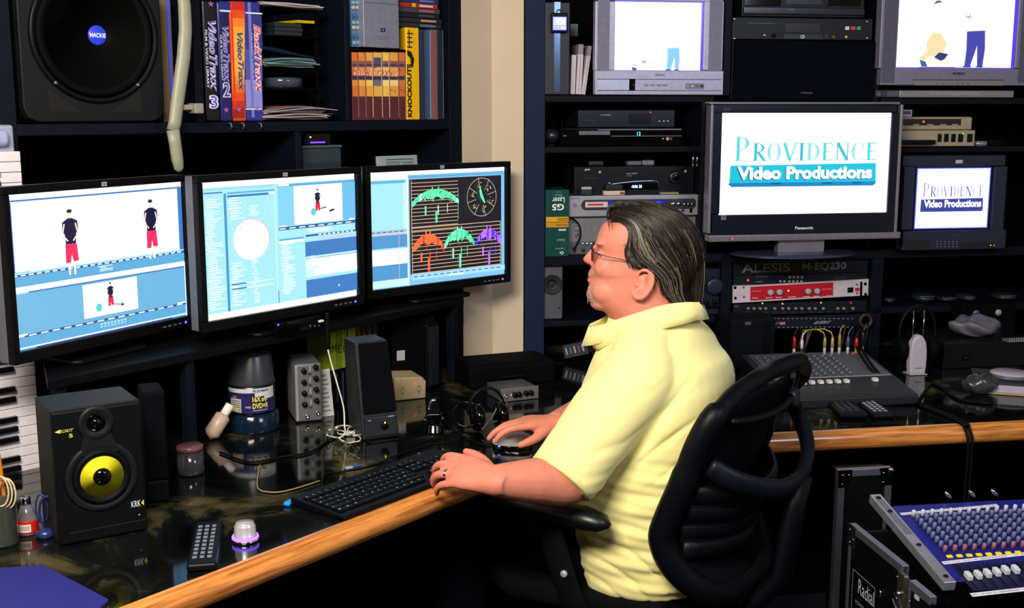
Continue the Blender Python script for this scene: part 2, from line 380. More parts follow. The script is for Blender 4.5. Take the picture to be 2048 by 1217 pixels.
# ------------------------------------------------------------------ screen pictures (drawn in 0..1 of the screen)
class Pic:
    def __init__(s, x, z, w, h, y): s.X, s.Z, s.W, s.H, s.y, s.n = x, z, w, h, y, 0; s.g = G()
    def lay(s): s.n += 1; return s.y - .00002 * s.n
    def P(s, u, v): return (s.X + u * s.W, s.Z + v * s.H)
    def r(s, u0, v0, u1, v1, c):
        a = s.P(u0, v0); b = s.P(u1, v1); s.g.quad(a[0], a[1], b[0], b[1], s.lay(), c)
    def p(s, pts, c): s.g.poly([s.P(*q) for q in pts], s.lay(), c)
    def d(s, u, v, ru, rv, c): q = s.P(u, v); s.g.disc(q[0], q[1], ru * s.W, rv * s.H, s.lay(), 24, c)
    def ring(s, u, v, r0, r1, c): q = s.P(u, v); s.g.ring(q[0], q[1], r0 * s.W, r1 * s.W, s.lay(), 40, c)
    def line(s, u0, v0, u1, v1, w, c):
        a = Vector(s.P(u0, v0)); b = Vector(s.P(u1, v1)); d = (b - a).normalized() * w * s.W / 2; n = Vector((-d.y, d.x))
        s.g.poly([tuple(a + n), tuple(b + n), tuple(b - n), tuple(a - n)], s.lay(), c)
    def t(s, txt, u0, v0, u1, v1, c, **k): a = s.P(u0, v0); b = s.P(u1, v1); s.g.text(txt, a[0], a[1], b[0], b[1], s.lay(), c, **k)
WH = '#ffffff'; LB = '#9fdcf2'; MB_ = '#5aa3cf'; DB = '#3f74b4'; DK = '#173a63'
def figure(q, u, v, h, top='#0d0f38', legs='#e0285e'):       # small standing person shown on a screen; feet at u,v
    a = 1.2 * h * q.H / q.W
    q.p([(u - .075 * a, v + .47 * h), (u - .085 * a, v + .62 * h), (u - .12 * a, v + .68 * h), (u - .115 * a, v + .8 * h), (u - .03 * a, v + .855 * h), (u + .04 * a, v + .855 * h), (u + .12 * a, v + .81 * h), (u + .125 * a, v + .68 * h), (u + .09 * a, v + .62 * h), (u + .08 * a, v + .47 * h)], top)
    q.p([(u - .085 * a, v + .48 * h), (u + .09 * a, v + .48 * h), (u + .11 * a, v + .22 * h), (u + .03 * a, v + .21 * h), (u + .005 * a, v + .32 * h), (u - .015 * a, v + .2 * h), (u - .09 * a, v + .2 * h)], legs)
    q.d(u, v + .915 * h, .042 * a, .06 * h, '#ffdccc'); q.d(u + .004 * a, v + .96 * h, .042 * a, .028 * h, '#25203a')
    for sg in (-1, 1):
        q.line(u + sg * .085 * a, v + .78 * h, u + sg * .12 * a, v + .62 * h, .022 * a, '#ffd4c4'); q.line(u + sg * .12 * a, v + .62 * h, u + sg * .04 * a, v + .52 * h, .02 * a, '#ffd4c4')
        q.line(u + sg * .035 * a, v + .2 * h, u + sg * .04 * a, v + .02 * h, .028 * a, '#ffe6dd')
def ruler(q, u0, u1, v, n, slope=0, c='#ffffff'):
    for i in range(n):
        a = u0 + (u1 - u0) * i / n; q.r(a, v, a + (u1 - u0) / n * .62, v + .008, c)
def textlines(q, u0, u1, v0, v1, n, seed, c='#f4fdff'):
    R = random.Random(seed)
    for i in range(n):
        v = v1 - (v1 - v0) * i / n; L = (u1 - u0) * (.35 + .6 * R.random()); o = R.choice([0, .01, .01])
        q.r(u0 + o, v, u0 + o + L, v + (v1 - v0) / n * .42, c)

# ------------------------------------------------------------------ the three computer monitors
def monitor(cx, cy, deg, label, zb, zt, pic):
    a = math.radians(deg); w = .55; h = zt - zb
    root = thing('computer_monitor', label, 'monitor', (cx, cy, RZ), math.pi / 2 - a, 'widescreen computer monitors')
    z0 = zb - RZ; x0 = -w / 2
    # frame around the picture
    bz = .017; bb = .026
    f = G(); f.box(x0, -x0, 0, .02, z0 + h - bz, z0 + h); f.box(x0, -x0, 0, .02, z0, z0 + bb); f.box(x0, x0 + bz, 0, .02, z0 + bb, z0 + h - bz); f.box(-x0 - bz, -x0, 0, .02, z0 + bb, z0 + h - bz)
    obj('bezel', f, black, root, .002)
    b = G(); b.box(x0 + .001, -x0 - .001, .02, .05, z0 + .001, z0 + h - .001); obj('rear_shell', b, grey, root, .004)
    b = G(); b.box(x0 + .08, -x0 - .08, .05, .075, z0 + .06, z0 + h - .06); obj('rear_bulge', b, grey, root, .01)
    q = Pic(x0 + bz, z0 + bb, w - 2 * bz, h - bz - bb, .013); pic(q); obj('screen', q.g, SCREEN, root)
    lg = G(); lg.box(-.0075, .0075, -.001, .001, z0 + h - .0135, z0 + h - .0035); obj('logo', lg, silver, root, label='small silver square maker badge')
    lt = G(); lt.text('hp', -.005, z0 + h - .0115, .005, z0 + h - .0055, -.0013, '#202530', shear=.2); obj('logo_letters', lt, PRINT, root)
    ld = G(); ld.lathe([(.0001, .002), (.003, .001), (.0036, 0)], (-x0 - .035, 0, z0 + .012), 'y', 12, '#5a3cff'); obj('power_light', ld, LED, root, label='glowing violet power light')
    bt = G()
    for k in range(4): bt.box(-x0 - .06 - .018 * k, -x0 - .05 - .018 * k, -.001, .001, z0 + .010, z0 + .014)
    obj('control_button', bt, grey, root)
    s = G(); s.box(-.035, .035, .075, .1, .012, z0 + .2); obj('stand_column', s, black, root, .006)
    s = G(); s.prismz([(-.115, .01), (-.10, -.005), (.10, -.005), (.115, .01), (.11, .104), (-.11, .104)], .0005, .012); obj('stand_base', s, black, root, .004)
    return root
def pic_left(q):
    q.r(0, 0, 1, 1, MB_); q.r(0, .962, 1, 1, WH); q.r(0, .952, 1, .962, DB); q.r(0, .94, .05, .952, LB)
    q.r(.022, .50, .972, .95, WH); q.r(0, .945, .022, .5, DB); q.r(.975, .50, 1, .95, DB); q.r(.0, .497, .1, .505, '#7fc8b8')
    q.r(0, .48, 1, .5, LB); q.r(0, .475, 1, .489, '#27507e'); ruler(q, .005, .995, .478, 24)
    q.r(.45, .455, .55, .462, WH); q.r(.46, .435, .54, .445, '#e8f6ff'); q.r(0, .41, 1, .47, MB_); textlines(q, .46, .55, .42, .462, 4, 2)
    q.r(0, .375, 1, .41, WH); q.r(0, .365, 1, .375, DB); q.r(0, .36, .08, .375, LB)
    q.r(0, .1, 1, .365, '#68abd2'); q.r(.365, .125, .685, .355, WH)
    q.r(0, .085, 1, .1, '#27507e'); ruler(q, .005, .995, .088, 16); q.r(0, .095, .06, .106, WH); q.r(.94, .098, .99, .108, WH)
    for k in range(8): q.r(.455 + .02 * k, .062, .467 + .02 * k, .07, '#d8f2ff'); q.r(.455 + .02 * k, .045, .465 + .02 * k, .052, '#d8f2ff')
    q.r(0, .012, 1, .02, WH); q.r(.1, .0, .9, .01, '#3a4a8a'); q.r(.994, 0, 1, .4, '#d8f2ff')
    figure(q, .315, .43, .45); figure(q, .79, .455, .44)
    figure(q, .52, .14, .21, legs='#e8203a'); q.d(.45, .185, .018, .028, '#58c6c8'); q.line(.54, .19, .58, .18, .004, '#30304a'); q.d(.588, .177, .008, .01, '#20204a')
    q.r(.975, .955, .985, .962, '#204060')
def pic_mid(q):
    q.r(0, 0, 1, 1, LB); q.r(0, .955, 1, 1, WH); q.r(0, 0, 1, .045, WH)
    q.r(0, .94, .455, .955, '#8ccbea'); q.r(.02, .915, .13, .925, DB); q.r(.135, .045, .15, .91, '#3f8bb8'); q.r(.445, .045, .455, .94, '#b8ecfa'); q.r(.452, .045, .458, .14, DB)
    textlines(q, .02, .125, .055, .87, 46, 5)
    q.r(.155, .905, .45, .918, MB_); q.r(.155, .88, .41, .895, '#2f6ca8'); q.r(.41, .885, .45, .9, WH)
    textlines(q, .16, .25, .7, .87, 9, 9); textlines(q, .28, .35, .72, .8, 5, 10)
    q.d(.295, .56, .112, .155, '#ff9ca0'); q.d(.292, .557, .111, .152, '#fffdfa'); q.d(.225, .645, .006, .01, '#ffc870')
    textlines(q, .16, .25, .06, .39, 17, 12); textlines(q, .29, .33, .06, .39, 17, 15); q.r(.16, .235, .25, .243, '#20507a'); q.r(.16, .2, .25, .208, '#20507a')
    q.r(.25, .236, .42, .242, WH); q.r(.25, .201, .42, .207, WH)
    q.r(.465, .93, 1, .95, MB_); q.r(.47, .935, .54, .95, WH); q.r(.465, .63, .57, .93, '#7cc6e4'); q.r(.9, .63, 1, .93, '#68b4de'); q.r(.57, .635, .905, .93, WH)
    figure(q, .73, .68, .22, legs='#e0203a'); q.d(.7, .72, .018, .03, '#58c6d0'); q.line(.75, .74, .79, .75, .006, '#26264a'); q.line(.81, .715, .845, .725, .01, '#101440')
    q.r(.465, .6, 1, .625, '#2b5a8c'); ruler(q, .47, .99, .607, 8); q.r(.47, .625, .52, .635, WH); q.r(.95, .628, .99, .64, WH)
    q.r(.66, .575, .82, .59, '#dff6ff'); q.r(.67, .56, .81, .57, '#dff6ff')
    q.r(.465, .52, .63, .535, MB_); q.r(.64, .53, 1, .545, '#2b5a8c'); q.r(.465, .5, .63, .52, WH); ruler(q, .73, .99, .533, 8)
    textlines(q, .475, .57, .09, .49, 24, 19)
    q.r(.635, .05, 1, .5, '#3d76b8'); q.r(.635, .49, 1, .53, LB); q.r(.73, .503, 1, .508, '#ff7aa0'); q.r(.635, .36, 1, .375, '#b8e6fa'); q.r(.635, .215, 1, .355, WH)
    q.r(.635, .28, .72, .29, LB); q.r(.635, .21, .7, .27, '#c8ecfa'); textlines(q, .66, .72, .3, .37, 4, 3, '#e8faff'); q.r(.635, .19, 1, .215, '#9fdcf2'); q.d(.865, .11, .005, .008, WH)
def pic_right(q):
    q.r(0, 0, 1, 1, LB); q.r(0, .93, .36, 1, WH); q.r(0, .9, .25, .925, '#5fa9cf'); q.r(.235, .5, .265, .9, '#bfeef8')
    q.r(0, .475, .26, .5, '#9fb6cf'); ruler(q, .01, .25, .48, 6, c='#3c5a80'); q.r(0, .458, .26, .464, '#ff7890'); q.r(0, .07, .26, .455, '#4a90c4'); q.r(0, .2, .26, .33, WH); q.r(0, .33, .26, .345, '#9fdcf2')
    q.r(.2, .07, .203, .45, '#ff9ca8'); q.r(0, .01, .26, .07, '#bfe8f8'); q.r(.262, 0, .272, 1, WH)
    q.r(.27, 0, 1, 1, '#7fb9e6'); q.r(.27, .965, 1, 1, WH); q.r(.275, .935, .99, .955, '#58a0cc'); q.r(.28, .095, .975, .925, '#0c0a1e')
    Y = '#e8c08c'
    for k in range(14): v = .89 - k * .032; q.r(.29, v, .635, v + .0045, Y)
    q.r(.292, .46, .295, .92, Y); q.r(.635, .55, .638, .83, '#48d890')
    for k in range(13): v = .095 + .0 + k * .0335; q.r(.29, v, .97, v + .005, Y)
    q.r(.292, .1, .295, .46, Y); q.r(.965, .1, .968, .5, Y)
    R = random.Random(4)
    def bird(u0, u1, vt, hh, c1, c2, seed):
        R = random.Random(seed); w = u1 - u0; m = (u0 + u1) / 2; N = 18
        top = [(u0 + w * i / N, vt - hh * .62 * abs(2 * i / N - 1) ** 2.2) for i in range(N + 1)]
        bot = [(u, v - hh * ((.5 - .28 * abs(2 * (u - u0) / w - 1)) * (.75 + .5 * R.random()))) for u, v in reversed(top)]
        for i in range(N):
            a, b = top[i], top[i + 1]; c = bot[N - 1 - i]; d = bot[N - i]; q.p([a, b, c, d], c1 if R.random() < .75 else c2)
        for i in range(46):
            x = m + (R.random() - .5) * w * .8; y = vt - hh * (.1 + R.random() * .6); L = w * .09; q.line(x, y, x + (R.random() - .5) * L, y - hh * .12 * R.random(), .0035, c2 if R.random() < .6 else '#0c0a1e')
        for sx in (-.07, .06):
            q.line(m + sx * w, vt - hh * .05, m + sx * w, vt + hh * .12, .008, c1)
        for x, L, ww in ((m + .01 * w, hh * 1.75, .014), (m + .05 * w, hh * 1.3, .007), (m - .22 * w, hh * 1.3, .012), (m + .25 * w, hh * 1.25, .004)):
            q.line(x, vt - L * .65, x, vt - L, ww, c2 if ww < .01 else c1)
    bird(.295, .64, .83, .17, '#58e0a8', '#b8f8e0', 1)
    bird(.29, .525, .44, .19, '#ff7038', '#ff3018', 2); bird(.525, .755, .46, .2, '#7af0c0', '#2fd890', 3); bird(.76, .97, .44, .19, '#c070ff', '#5030ff', 5)
    u, v, rr = .81, .735, .115
    q.ring(u, v, rr - .002, rr, '#f0e0b0')
    for k in range(8):
        a = k * math.pi / 4 + .25; q.line(u + .045 * math.cos(a), v + .045 * 1.6 * math.sin(a), u + rr * math.cos(a), v + rr * 1.6 * math.sin(a), .002, '#e8d8b0')
    for k in range(6):
        a = k * math.pi / 3 + 1.8
        for j in range(12): q.d(u + .075 * math.cos(a) + (R.random() - .5) * .03, v + .115 * math.sin(a) + (R.random() - .5) * .06, .0022, .0035, '#f0e890')
    q.p([(u - .015, v + .1), (u + .005, v + .02), (u + .025, v - .05), (u + .018, v - .06), (u - .012, v), (u - .022, v + .06)], '#60f0b0')
    q.r(.28, .045, .99, .09, '#9fd4ee'); ruler(q, .29, .97, .07, 14, c='#31557e'); q.r(.55, .05, .66, .062, WH)
monitor(-.936, 2.693, 28, 'leftmost widescreen monitor showing two views of a man in red shorts', 1.033, 1.415, pic_left)
monitor(-.581, 3.01, 37.8, 'middle widescreen monitor showing editing panels and a white colour wheel', 1.037, 1.419, pic_mid)
monitor(-.209, 3.519, 48.4, 'rightmost widescreen computer monitor showing coloured waveforms on black', 1.03, 1.413, pic_right)

# ================================================================== things in the left shelving
def cone_driver(root, x, z, R, cone_mat, cap_mat, sur=rubber, y=0):
    g = smoothg(); g.lathe([(R, 0), (R * .97, .004), (R * .9, .009), (R * .82, .008), (R * .78, .001)], (x, y, z), 'y', 40); obj('surround', g, sur, root)
    g = smoothg(); g.lathe([(R * .78, .001), (R * .55, -.008), (R * .3, -.018), (R * .28, -.018)], (x, y, z), 'y', 40); obj('cone', g, cone_mat, root)
    g = smoothg(); g.lathe([(R * .36, -.018), (R * .34, -.006), (R * .24, .001), (R * .1, .004), (.0001, .0045)], (x, y, z), 'y', 28); obj('dust_cap', g, cap_mat, root)
# big speaker
P = Panel(FU, -.01, 36, -45, 326, 236, 'studio_speaker', 'large black speaker with blue round badge on the top left shelf', 'speaker', z0=SH1 + .001)
g = G(); k = .035; pl = [(k, 0), (P.w - k, 0), (P.w - .01, .01), (P.w, k), (P.w, P.h - k), (P.w - k, P.h), (k, P.h), (0, P.h - k), (0, k), (.01, .01)]
g.prism(pl, .012, .34); obj('cabinet', g, matte, P.root, .004)
g = G(); g.prism([(x * .985 + .003, z * .985 + .003) for x, z in pl], 0, .012); obj('front_baffle', g, mat('speaker_grey_black', '#0b0f13', .5, spec=.2), P.root, .004)
x, z = P.xz(190, 70); R_ = P.xz(308, 70)[0] - x
g = smoothg(); g.lathe([(R_ * 1.05, .0), (R_ * 1.05, .006), (R_, .009), (R_ * .97, .004)], (x, 0, z), 'y', 56); obj('trim_ring', g, black, P.root)
g = smoothg(); g.lathe([(R_ * .97, .005), (R_ * .9, .01), (R_ * .83, .006), (R_ * .8, .001), (R_ * .2, .004), (.0001, .006)], (x, 0, z), 'y', 56); obj('woofer', g, mat('woofer_black', '#020303', .7, spec=.08), P.root)
g = smoothg(); x2, z2 = P.xz(192, 71); rb = (P.xz(210, 70)[0] - P.xz(173, 70)[0]) / 2
g.lathe([(rb, .004), (rb, .007), (rb * .9, .009), (.0001, .0095)], (x2, 0, z2), 'y', 32); obj('badge', g, mat('badge_blue', '#2a3fe0', .3, noise=False), P.root, label='round blue badge with white lettering')
g = G(); g.text('MACKIE', x2 - rb * .85, z2 - rb * .22, x2 + rb * .85, z2 + rb * .22, -.0098, '#dfe6ff', fat=.02); obj('badge_lettering', g, PRINT, P.root)
for s_ in ((98, 178, 160, 224), (222, 178, 280, 224)):
    g = G(); a, b = P.xz(s_[0], s_[3]); c, d = P.xz(s_[2], s_[1])
    g.prism([(a, b), (c, b), (c if s_[0] > 200 else a, d)], -.0015, 0); obj('bass_port', g, mat('port_black', '#010101', .9), P.root)
for px, py in ((108, 166), (272, 170), (108, -25), (272, -25)):
    a, b = P.xz(px, py); g = G(); g.lathe([(.004, 0), (.004, .0115), (.0001, .0125)], (a, 0, b), 'y', 10); obj('screw', g, alu, P.root)
# thin board with blue edge
P = Panel(FU, .06, 322, 0, 346, 240, 'document_folder', 'thin brown cardboard folder standing between big speaker and pale arm', 'folder', z0=SH1 + .001)
P.body('cover', mat('brown_card', '#6d5a3a', .8), .25, .001)
obj('spine', G().box(P.w * .62, P.w * .85, -.003, 0, 0, P.h), mat('violet_edge', '#4a4fd0', .3), P.root, label='violet blue spine strip')
# pale curved arm
arm = thing('curved_arm', 'long pale beige curved plastic arm hanging before the left shelves', 'arm', FU.P(ut(362), -.06, SH1 + .62))
def AP(px, py, o=-.06): t, z = FU.hit(px, py, o); return FU.P(t, o, z) - arm.location
pts = [AP(*q) for q in ((352, -95), (362, -40), (369, 10), (371, 60), (367, 115), (360, 165), (354, 210), (350, 245), (346, 262))]
g = smoothg(); g.tube(pts, [.014, .016, .017, .0175, .018, .018, .0175, .017, .017], 14, flat=.7, up=FU.b); obj('upper_arm', g, mat('arm_cream', '#8e8f7c', .45), arm)
g = smoothg(); g.tube([AP(346, 260), AP(350, 285), AP(355, 320), AP(358, 338), AP(359, 345)], [.017, .0165, .016, .013, .004], 14, flat=.75, up=FU.b); obj('lower_arm', g, mat('arm_cream', '#8e8f7c', .45), arm)
g = G(); c = AP(377, 215, -.052); g.obox(c, FU.a * .022, FU.b * .008, (0, 0, .007)); c = AP(391, 217, -.05); g.obox(c, FU.a * .013, FU.b * .02, (0, 0, .013)); obj('clip', g, mat('clip_cream', '#8a8478', .4), arm, .003)
g = G(); c = AP(352, -96); g.obox(c + FU.b * .03, FU.a * .012, FU.b * .06, (0, 0, .015)); obj('mount', g, mat('clip_cream', '#8a8478', .4), arm, .003)

# boxed music libraries
def box_set(x0, x1, y0, y1, label, base, draw, off=.012):
    P = Panel(FU, off, x0, y0, x1, y1, 'music_library_box', label, 'box', z0=SH1 + .001, group='boxed music libraries on the top shelf')
    obj('case', G().box(0, P.w, 0, .2, 0, P.h), mat('case_' + base, base, .22), P.root, .006)
    g = G(); draw(P, g); obj('spine_print', g, PRINT, P.root)
    return P
def starb(P, g, px, py):
    x, z = P.xz(px, py)
    for k in range(5):
        a = k * 1.256 + .3; g.poly([(x + .003 * math.cos(a + 1.2), z + .003 * math.sin(a + 1.2)), (x + .009 * math.cos(a), z + .009 * math.sin(a)), (x + .003 * math.cos(a - 1.2), z + .003 * math.sin(a - 1.2))], -.0012 - .0001 * k, '#d03040' if k % 2 else '#6a7ae0')
def vid(P, g, x0, x1, y0, y1, t, c1, c2):
    P.tx(g, t, x0, y0, x1, y1, c1, y=-.0010, rot=90, shear=.05, fat=.055); P.tx(g, t, x0 + .8, y0 + 1, x1 - .8, y1 - 1, c2, y=-.0014, rot=90, shear=.05, fat=-.005)
def d1(P, g):
    vid(P, g, 418, 434, 38, 182, 'VideoTraxx', '#c9c6ee', '#43409c'); P.tx(g, 'FILM & VIDEO LIBRARY', 411, 60, 416, 176, '#dfe3ef', rot=90, fat=.01)
    P.tx(g, '3', 418, 190, 437, 218, '#d8d6f4', y=-.001, fat=.07); P.tx(g, '3', 421, 192, 434, 216, '#5350ac', y=-.0014); starb(P, g, 421, 8)
def d2(P, g):
    P.r(g, 439, 20, 461, 24, '#c8cbe8'); P.r(g, 439, 3, 461, 20, '#22247c', y=-.0005); vid(P, g, 446, 459, 50, 166, 'VideoTraxx', '#a8a9dc', '#2d2f8c'); P.tx(g, 'FILM & VIDEO LIBRARY', 441, 70, 445, 162, '#c9cce8', rot=90, fat=.01)
    P.tx(g, '2', 445, 164, 461, 195, '#c4c6ec', y=-.001, fat=.06); P.tx(g, '2', 447.5, 166, 458.5, 193, '#2d2f8c', y=-.0014); starb(P, g, 452, 220)
def d3(P, g):
    n = 14
    for i in range(n):
        c = ['#c02418', '#d84a1c', '#f0801c', '#f5a428', '#f6b43a', '#f4a83c', '#f4a83c', '#f0b04a', '#f4a830', '#ee8c24', '#e46a1e', '#d8481c', '#b82c18', '#8f1c16'][i]
        P.r(g, 464, 3 + i * 16.6, 489, 3 + (i + 1) * 16.6 + .4, c, y=-.0006)
    P.r(g, 464, 8, 468, 215, '#e03018', y=-.0008); vid(P, g, 475, 487, 62, 182, 'VideoTraxx', '#6c7896', '#27305e'); starb(P, g, 477, 219)
def d4(P, g):
    P.r(g, 491, 25, 524, 28, '#dfe0f4'); P.r(g, 491, 217, 524, 219.5, '#dfe0f4'); P.r(g, 491, 30, 524, 100, '#2f3180', y=-.0005); P.r(g, 491, 100, 524, 160, '#4b4fa8', y=-.0005); P.r(g, 491, 160, 524, 216, '#8b88d4', y=-.0005); P.r(g, 499, 5, 505, 235, '#6f74c8', y=-.0007)
    vid(P, g, 509, 523, 52, 186, 'BackTraxx', '#f0d8dc', '#c8202c'); P.tx(g, 'MUSIC LIBRARY', 503, 66, 506, 180, '#b8bce8', rot=90); starb(P, g, 514, 218)
box_set(408, 437, 0, 239, 'black box set with a big number 3 on its spine, leftmost of four', '#0a0b16', d1)
box_set(438, 462, 3, 239, 'dark blue box set with number 2 on its spine, second from left', '#181a58', d2)
box_set(463, 490, 3, 239, 'orange and red box set standing between two blue ones', '#c2481a', d3)
box_set(490, 525, 3, 239, 'violet blue box set with red script lettering beside the paper trays', '#2c2e88', d4)

# letter trays and their contents
P = Panel(FU, .02, 527, -30, 640, 240, 'letter_tray', 'black stacked letter tray holding papers and discs beside the box sets', 'tray', z0=SH1 + .001)
lv = [P.xz(580, yy)[1] for yy in (239, 180, 136, 74, 18)]; lv[0] = .001
for z in lv: obj('tray_shelf', G().box(0, P.w, 0, .3, z, z + .003), matte, P.root, .001)
for x in (0, P.w - .004):
    for y in (.01, .28): obj('corner_post', G().box(x, x + .004, y, y + .012, 0, P.h), matte, P.root)
TR = P
def sheets(px0, px1, py, n, label, cols, zlev, off, name='paper_stack', spread=.012, d=.2, seed=1, curl=0., group=None):
    t0 = FU.hit(px0, py, off)[0]; t1 = FU.hit(px1, py, off)[0]; w = t1 - t0
    o = thing(name, label, 'papers', FU.P(t0, off, TR.zb + zlev), FU.rot, group); R = random.Random(seed); g = smoothg()
    for i in range(n):
        dx = (R.random() - .3) * spread; dy = (R.random() - .5) * spread * 2; z = i * .0022; wi = w * (1 - .12 * R.random()); c = R.choice(cols)
        N = 8; v = []
        for k in range(N + 1):
            u = k / N; zz = z + curl * math.sin(u * 2.6) * (i / n) + .001 * math.sin(u * 7 + i)
            v += [(dx + wi * u, dy, zz), (dx + wi * u, dy + d, zz), (dx + wi * u, dy, zz + .0014), (dx + wi * u, dy + d, zz + .0014)]
        f = []
        for k in range(N):
            a = 4 * k; b = a + 4; f += [(a, b, b + 2, a + 2), (a + 2, b + 2, b + 3, a + 3), (a + 1, a + 3, b + 3, b + 1), (a, a + 1, b + 1, b)]
        f += [(0, 2, 3, 1), (4 * N, 4 * N + 1, 4 * N + 3, 4 * N + 2)]
        g.add(v, f, c)
    g.smooth = False; obj('sheets', g, PAPER, o); return o
sheets(528, 664, 215, 12, 'untidy stack of white papers on the bottom letter tray', ['#cdc6d0', '#b8b0bc', '#a59aa0', '#d8d2da', '#8a5a52'], .005, .004, seed=3, curl=.012, spread=.02, d=.22)
sheets(528, 638, 120, 8, 'stack of grey and teal folders on the middle letter tray', ['#8b9aa4', '#5d9098', '#3b5a6c', '#7ea8b0', '#b0b5ad'], lv[2] + .003, .01, seed=5, curl=.01)
sheets(526, 652, 8, 6, 'pale papers on the top letter tray of the shelf', ['#b8a8a8', '#9c9298', '#c4bcc0'], lv[4] + .003, .008, seed=6)
o = thing('plastic_folder', 'dark blue glossy folder curling over the teal folders', 'folder', FU.P(FU.hit(528, 90, .0)[0], .0, TR.zb + lv[2] + .028), FU.rot)
g = smoothg(); v = []; N = 14
for k in range(N + 1):
    u = k / N; x = u * (FU.hit(632, 90, 0)[0] - FU.hit(528, 90, 0)[0]); z = .022 * (math.cos(u * 3.0) + 1) / 2 + .003; v += [(x, .01, z), (x, .2, z), (x, .01, z + .002), (x, .2, z + .002)]
f = []
for k in range(N): a = 4 * k; b = a + 4; f += [(a, b, b + 2, a + 2), (a + 2, b + 2, b + 3, a + 3), (a + 1, a + 3, b + 3, b + 1), (a, a + 1, b + 1, b)]
g.add(v, f); obj('cover', g, mat('dark_blue_gloss', '#152440', .15), o)
def flatcase(px0, px1, y_px, off, z, n, label, col, name='disc_case', th=.011, tilt=0, grp=None, d=.13):
    t0 = FU.hit(px0, y_px, off)[0]; t1 = FU.hit(px1, y_px, off)[0]
    for i in range(n):
        o = thing(name, label if n == 1 else label % ('lowest', 'middle', 'topmost')[i], 'case', FU.P(t0 + .002 * (i % 2), off, z + i * (th + .0006)), FU.rot, grp)
        obj('case', G().box(0, t1 - t0, 0, d, 0, th), mat('disccase_' + col, col, .2), o, .001)
for i in range(1): pass
flatcase(550, 604, 60, .015, TR.zb + lv[3] + .0035, 3, 'dark clear disc case on the upper letter tray, %s of three', '#1c262c', grp='dark disc cases on the upper tray')
flatcase(596, 630, 66, .008, TR.zb + lv[3] + .0385, 1, 'small yellow disc case on top of the dark cases', '#b8a010', 'yellow_case', th=.008)
o = thing('disc_spindle', 'clear plastic disc spindle lying flat on the lower letter tray', 'spindle', FU.P(FU.hit(566, 170, .08)[0], .085, TR.zb + lv[1] + .0035))
g = smoothg(); g.lathe([(.062, 0), (.064, .001), (.064, .004), (.058, .005)], n=40); obj('base', g, black, o)
g = smoothg(); g.lathe([(.0575, .005), (.0575, .028), (.055, .031), (.0001, .031)], n=40); obj('cover', g, mat('smoke_plastic', '#39424e', .1), o)

# right hand bay: cases, books
def bay(x0, y0, x1, y1, name, label, cat, z0=None, grp=None, off=.012): return Panel(FU, off, x0, y0, x1, y1, name, label, cat, z0, grp)
bx = [703.5, 716.5, 731.5, 746, 764.5, 779, 797.5, 811]
lab = ['leftmost', 'second', 'third', 'middle', 'fifth', 'sixth', 'rightmost']
for i in range(7):
    P = bay(bx[i] + .6, 104, bx[i + 1] - .6, 237, 'music_disc_case', 'slim orange and maroon disc case, %s of seven in the row' % lab[i], 'case', SH1 + .001, 'slim disc cases sharing one printed picture')
    obj('case', G().box(0, P.w, 0, .19, 0, P.h), mat('maroon_case', '#54222a', .35), P.root, .0015)
    g = G(); hot = ['#d8742c', '#e08a34', '#eaa23c', '#e6b04c', '#f0c456', '#e8a048', '#d07040'][i]
    P.r(g, bx[i] + .6, 105, bx[i + 1] - .6, 193, hot); P.r(g, bx[i] + .6, 122, bx[i + 1] - .6, 131, '#8c5a50', y=-.0012); P.r(g, bx[i] + .6, 128, bx[i + 1] - .6, 134, '#4c3c60', y=-.0013)
    P.r(g, bx[i] + .6, 152, bx[i + 1] - .6, 160, '#343048', y=-.0013); P.r(g, bx[i] + .6, 160, bx[i + 1] - .6, 172, ['#e0903c', '#f0b048', '#f8d060', '#6c6a80', '#f4e08c', '#f0d890', '#c87a40'][i], y=-.0012)
    if i == 3: P.r(g, bx[i] + 1, 115, bx[i + 1] - 1, 128, '#4a5070', y=-.0014)
    if i > 4:
        for k in range(2): x, z = P.xz(bx[i] + 4 + 7 * k, 180 + 3 * k); g.disc(x, z, .002, y=-.0015, col='#201820')
    P.r(g, bx[i + 1] - 2, 105, bx[i + 1] - .8, 235, '#e8b890' if i in (2, 3, 4) else '#9c6660', y=-.0016)
    for (col_, fat_, yy_) in (('#f3c9b4', .05, -.0018), ('#c8402c', -.005, -.0021)):     # each case carries its own slice of the lettering
        vs_, fs_ = text_mesh('BackTraxx 2', fat_); X0, X1 = P.xz(706, 142)[0], P.xz(800, 142)[0]; Z0, Z1_ = P.xz(757, 153)[1], P.xz(757, 134)[1]
        for f_ in fs_:
            pp = [(X0 + (X1 - X0) * (vs_[k][0] + .04 * (vs_[k][1] - .5)), Z0 + (Z1_ - Z0) * vs_[k][1]) for k in f_]
            cx_ = sum(q[0] for q in pp) / len(pp)
            if 0 <= cx_ <= P.w: g.poly([(min(max(q[0], 0), P.w), q[1]) for q in pp], yy_, col_)
    obj('spine_print', g, PRINT, P.root)
P = bay(702, 97, 812, 103.5, 'black_case', 'thin black case lying across the seven slim disc cases', 'case', off=.014); P.zb += .0; P.body('case', matte, .18, .001)
ZB = P.zb + P.h
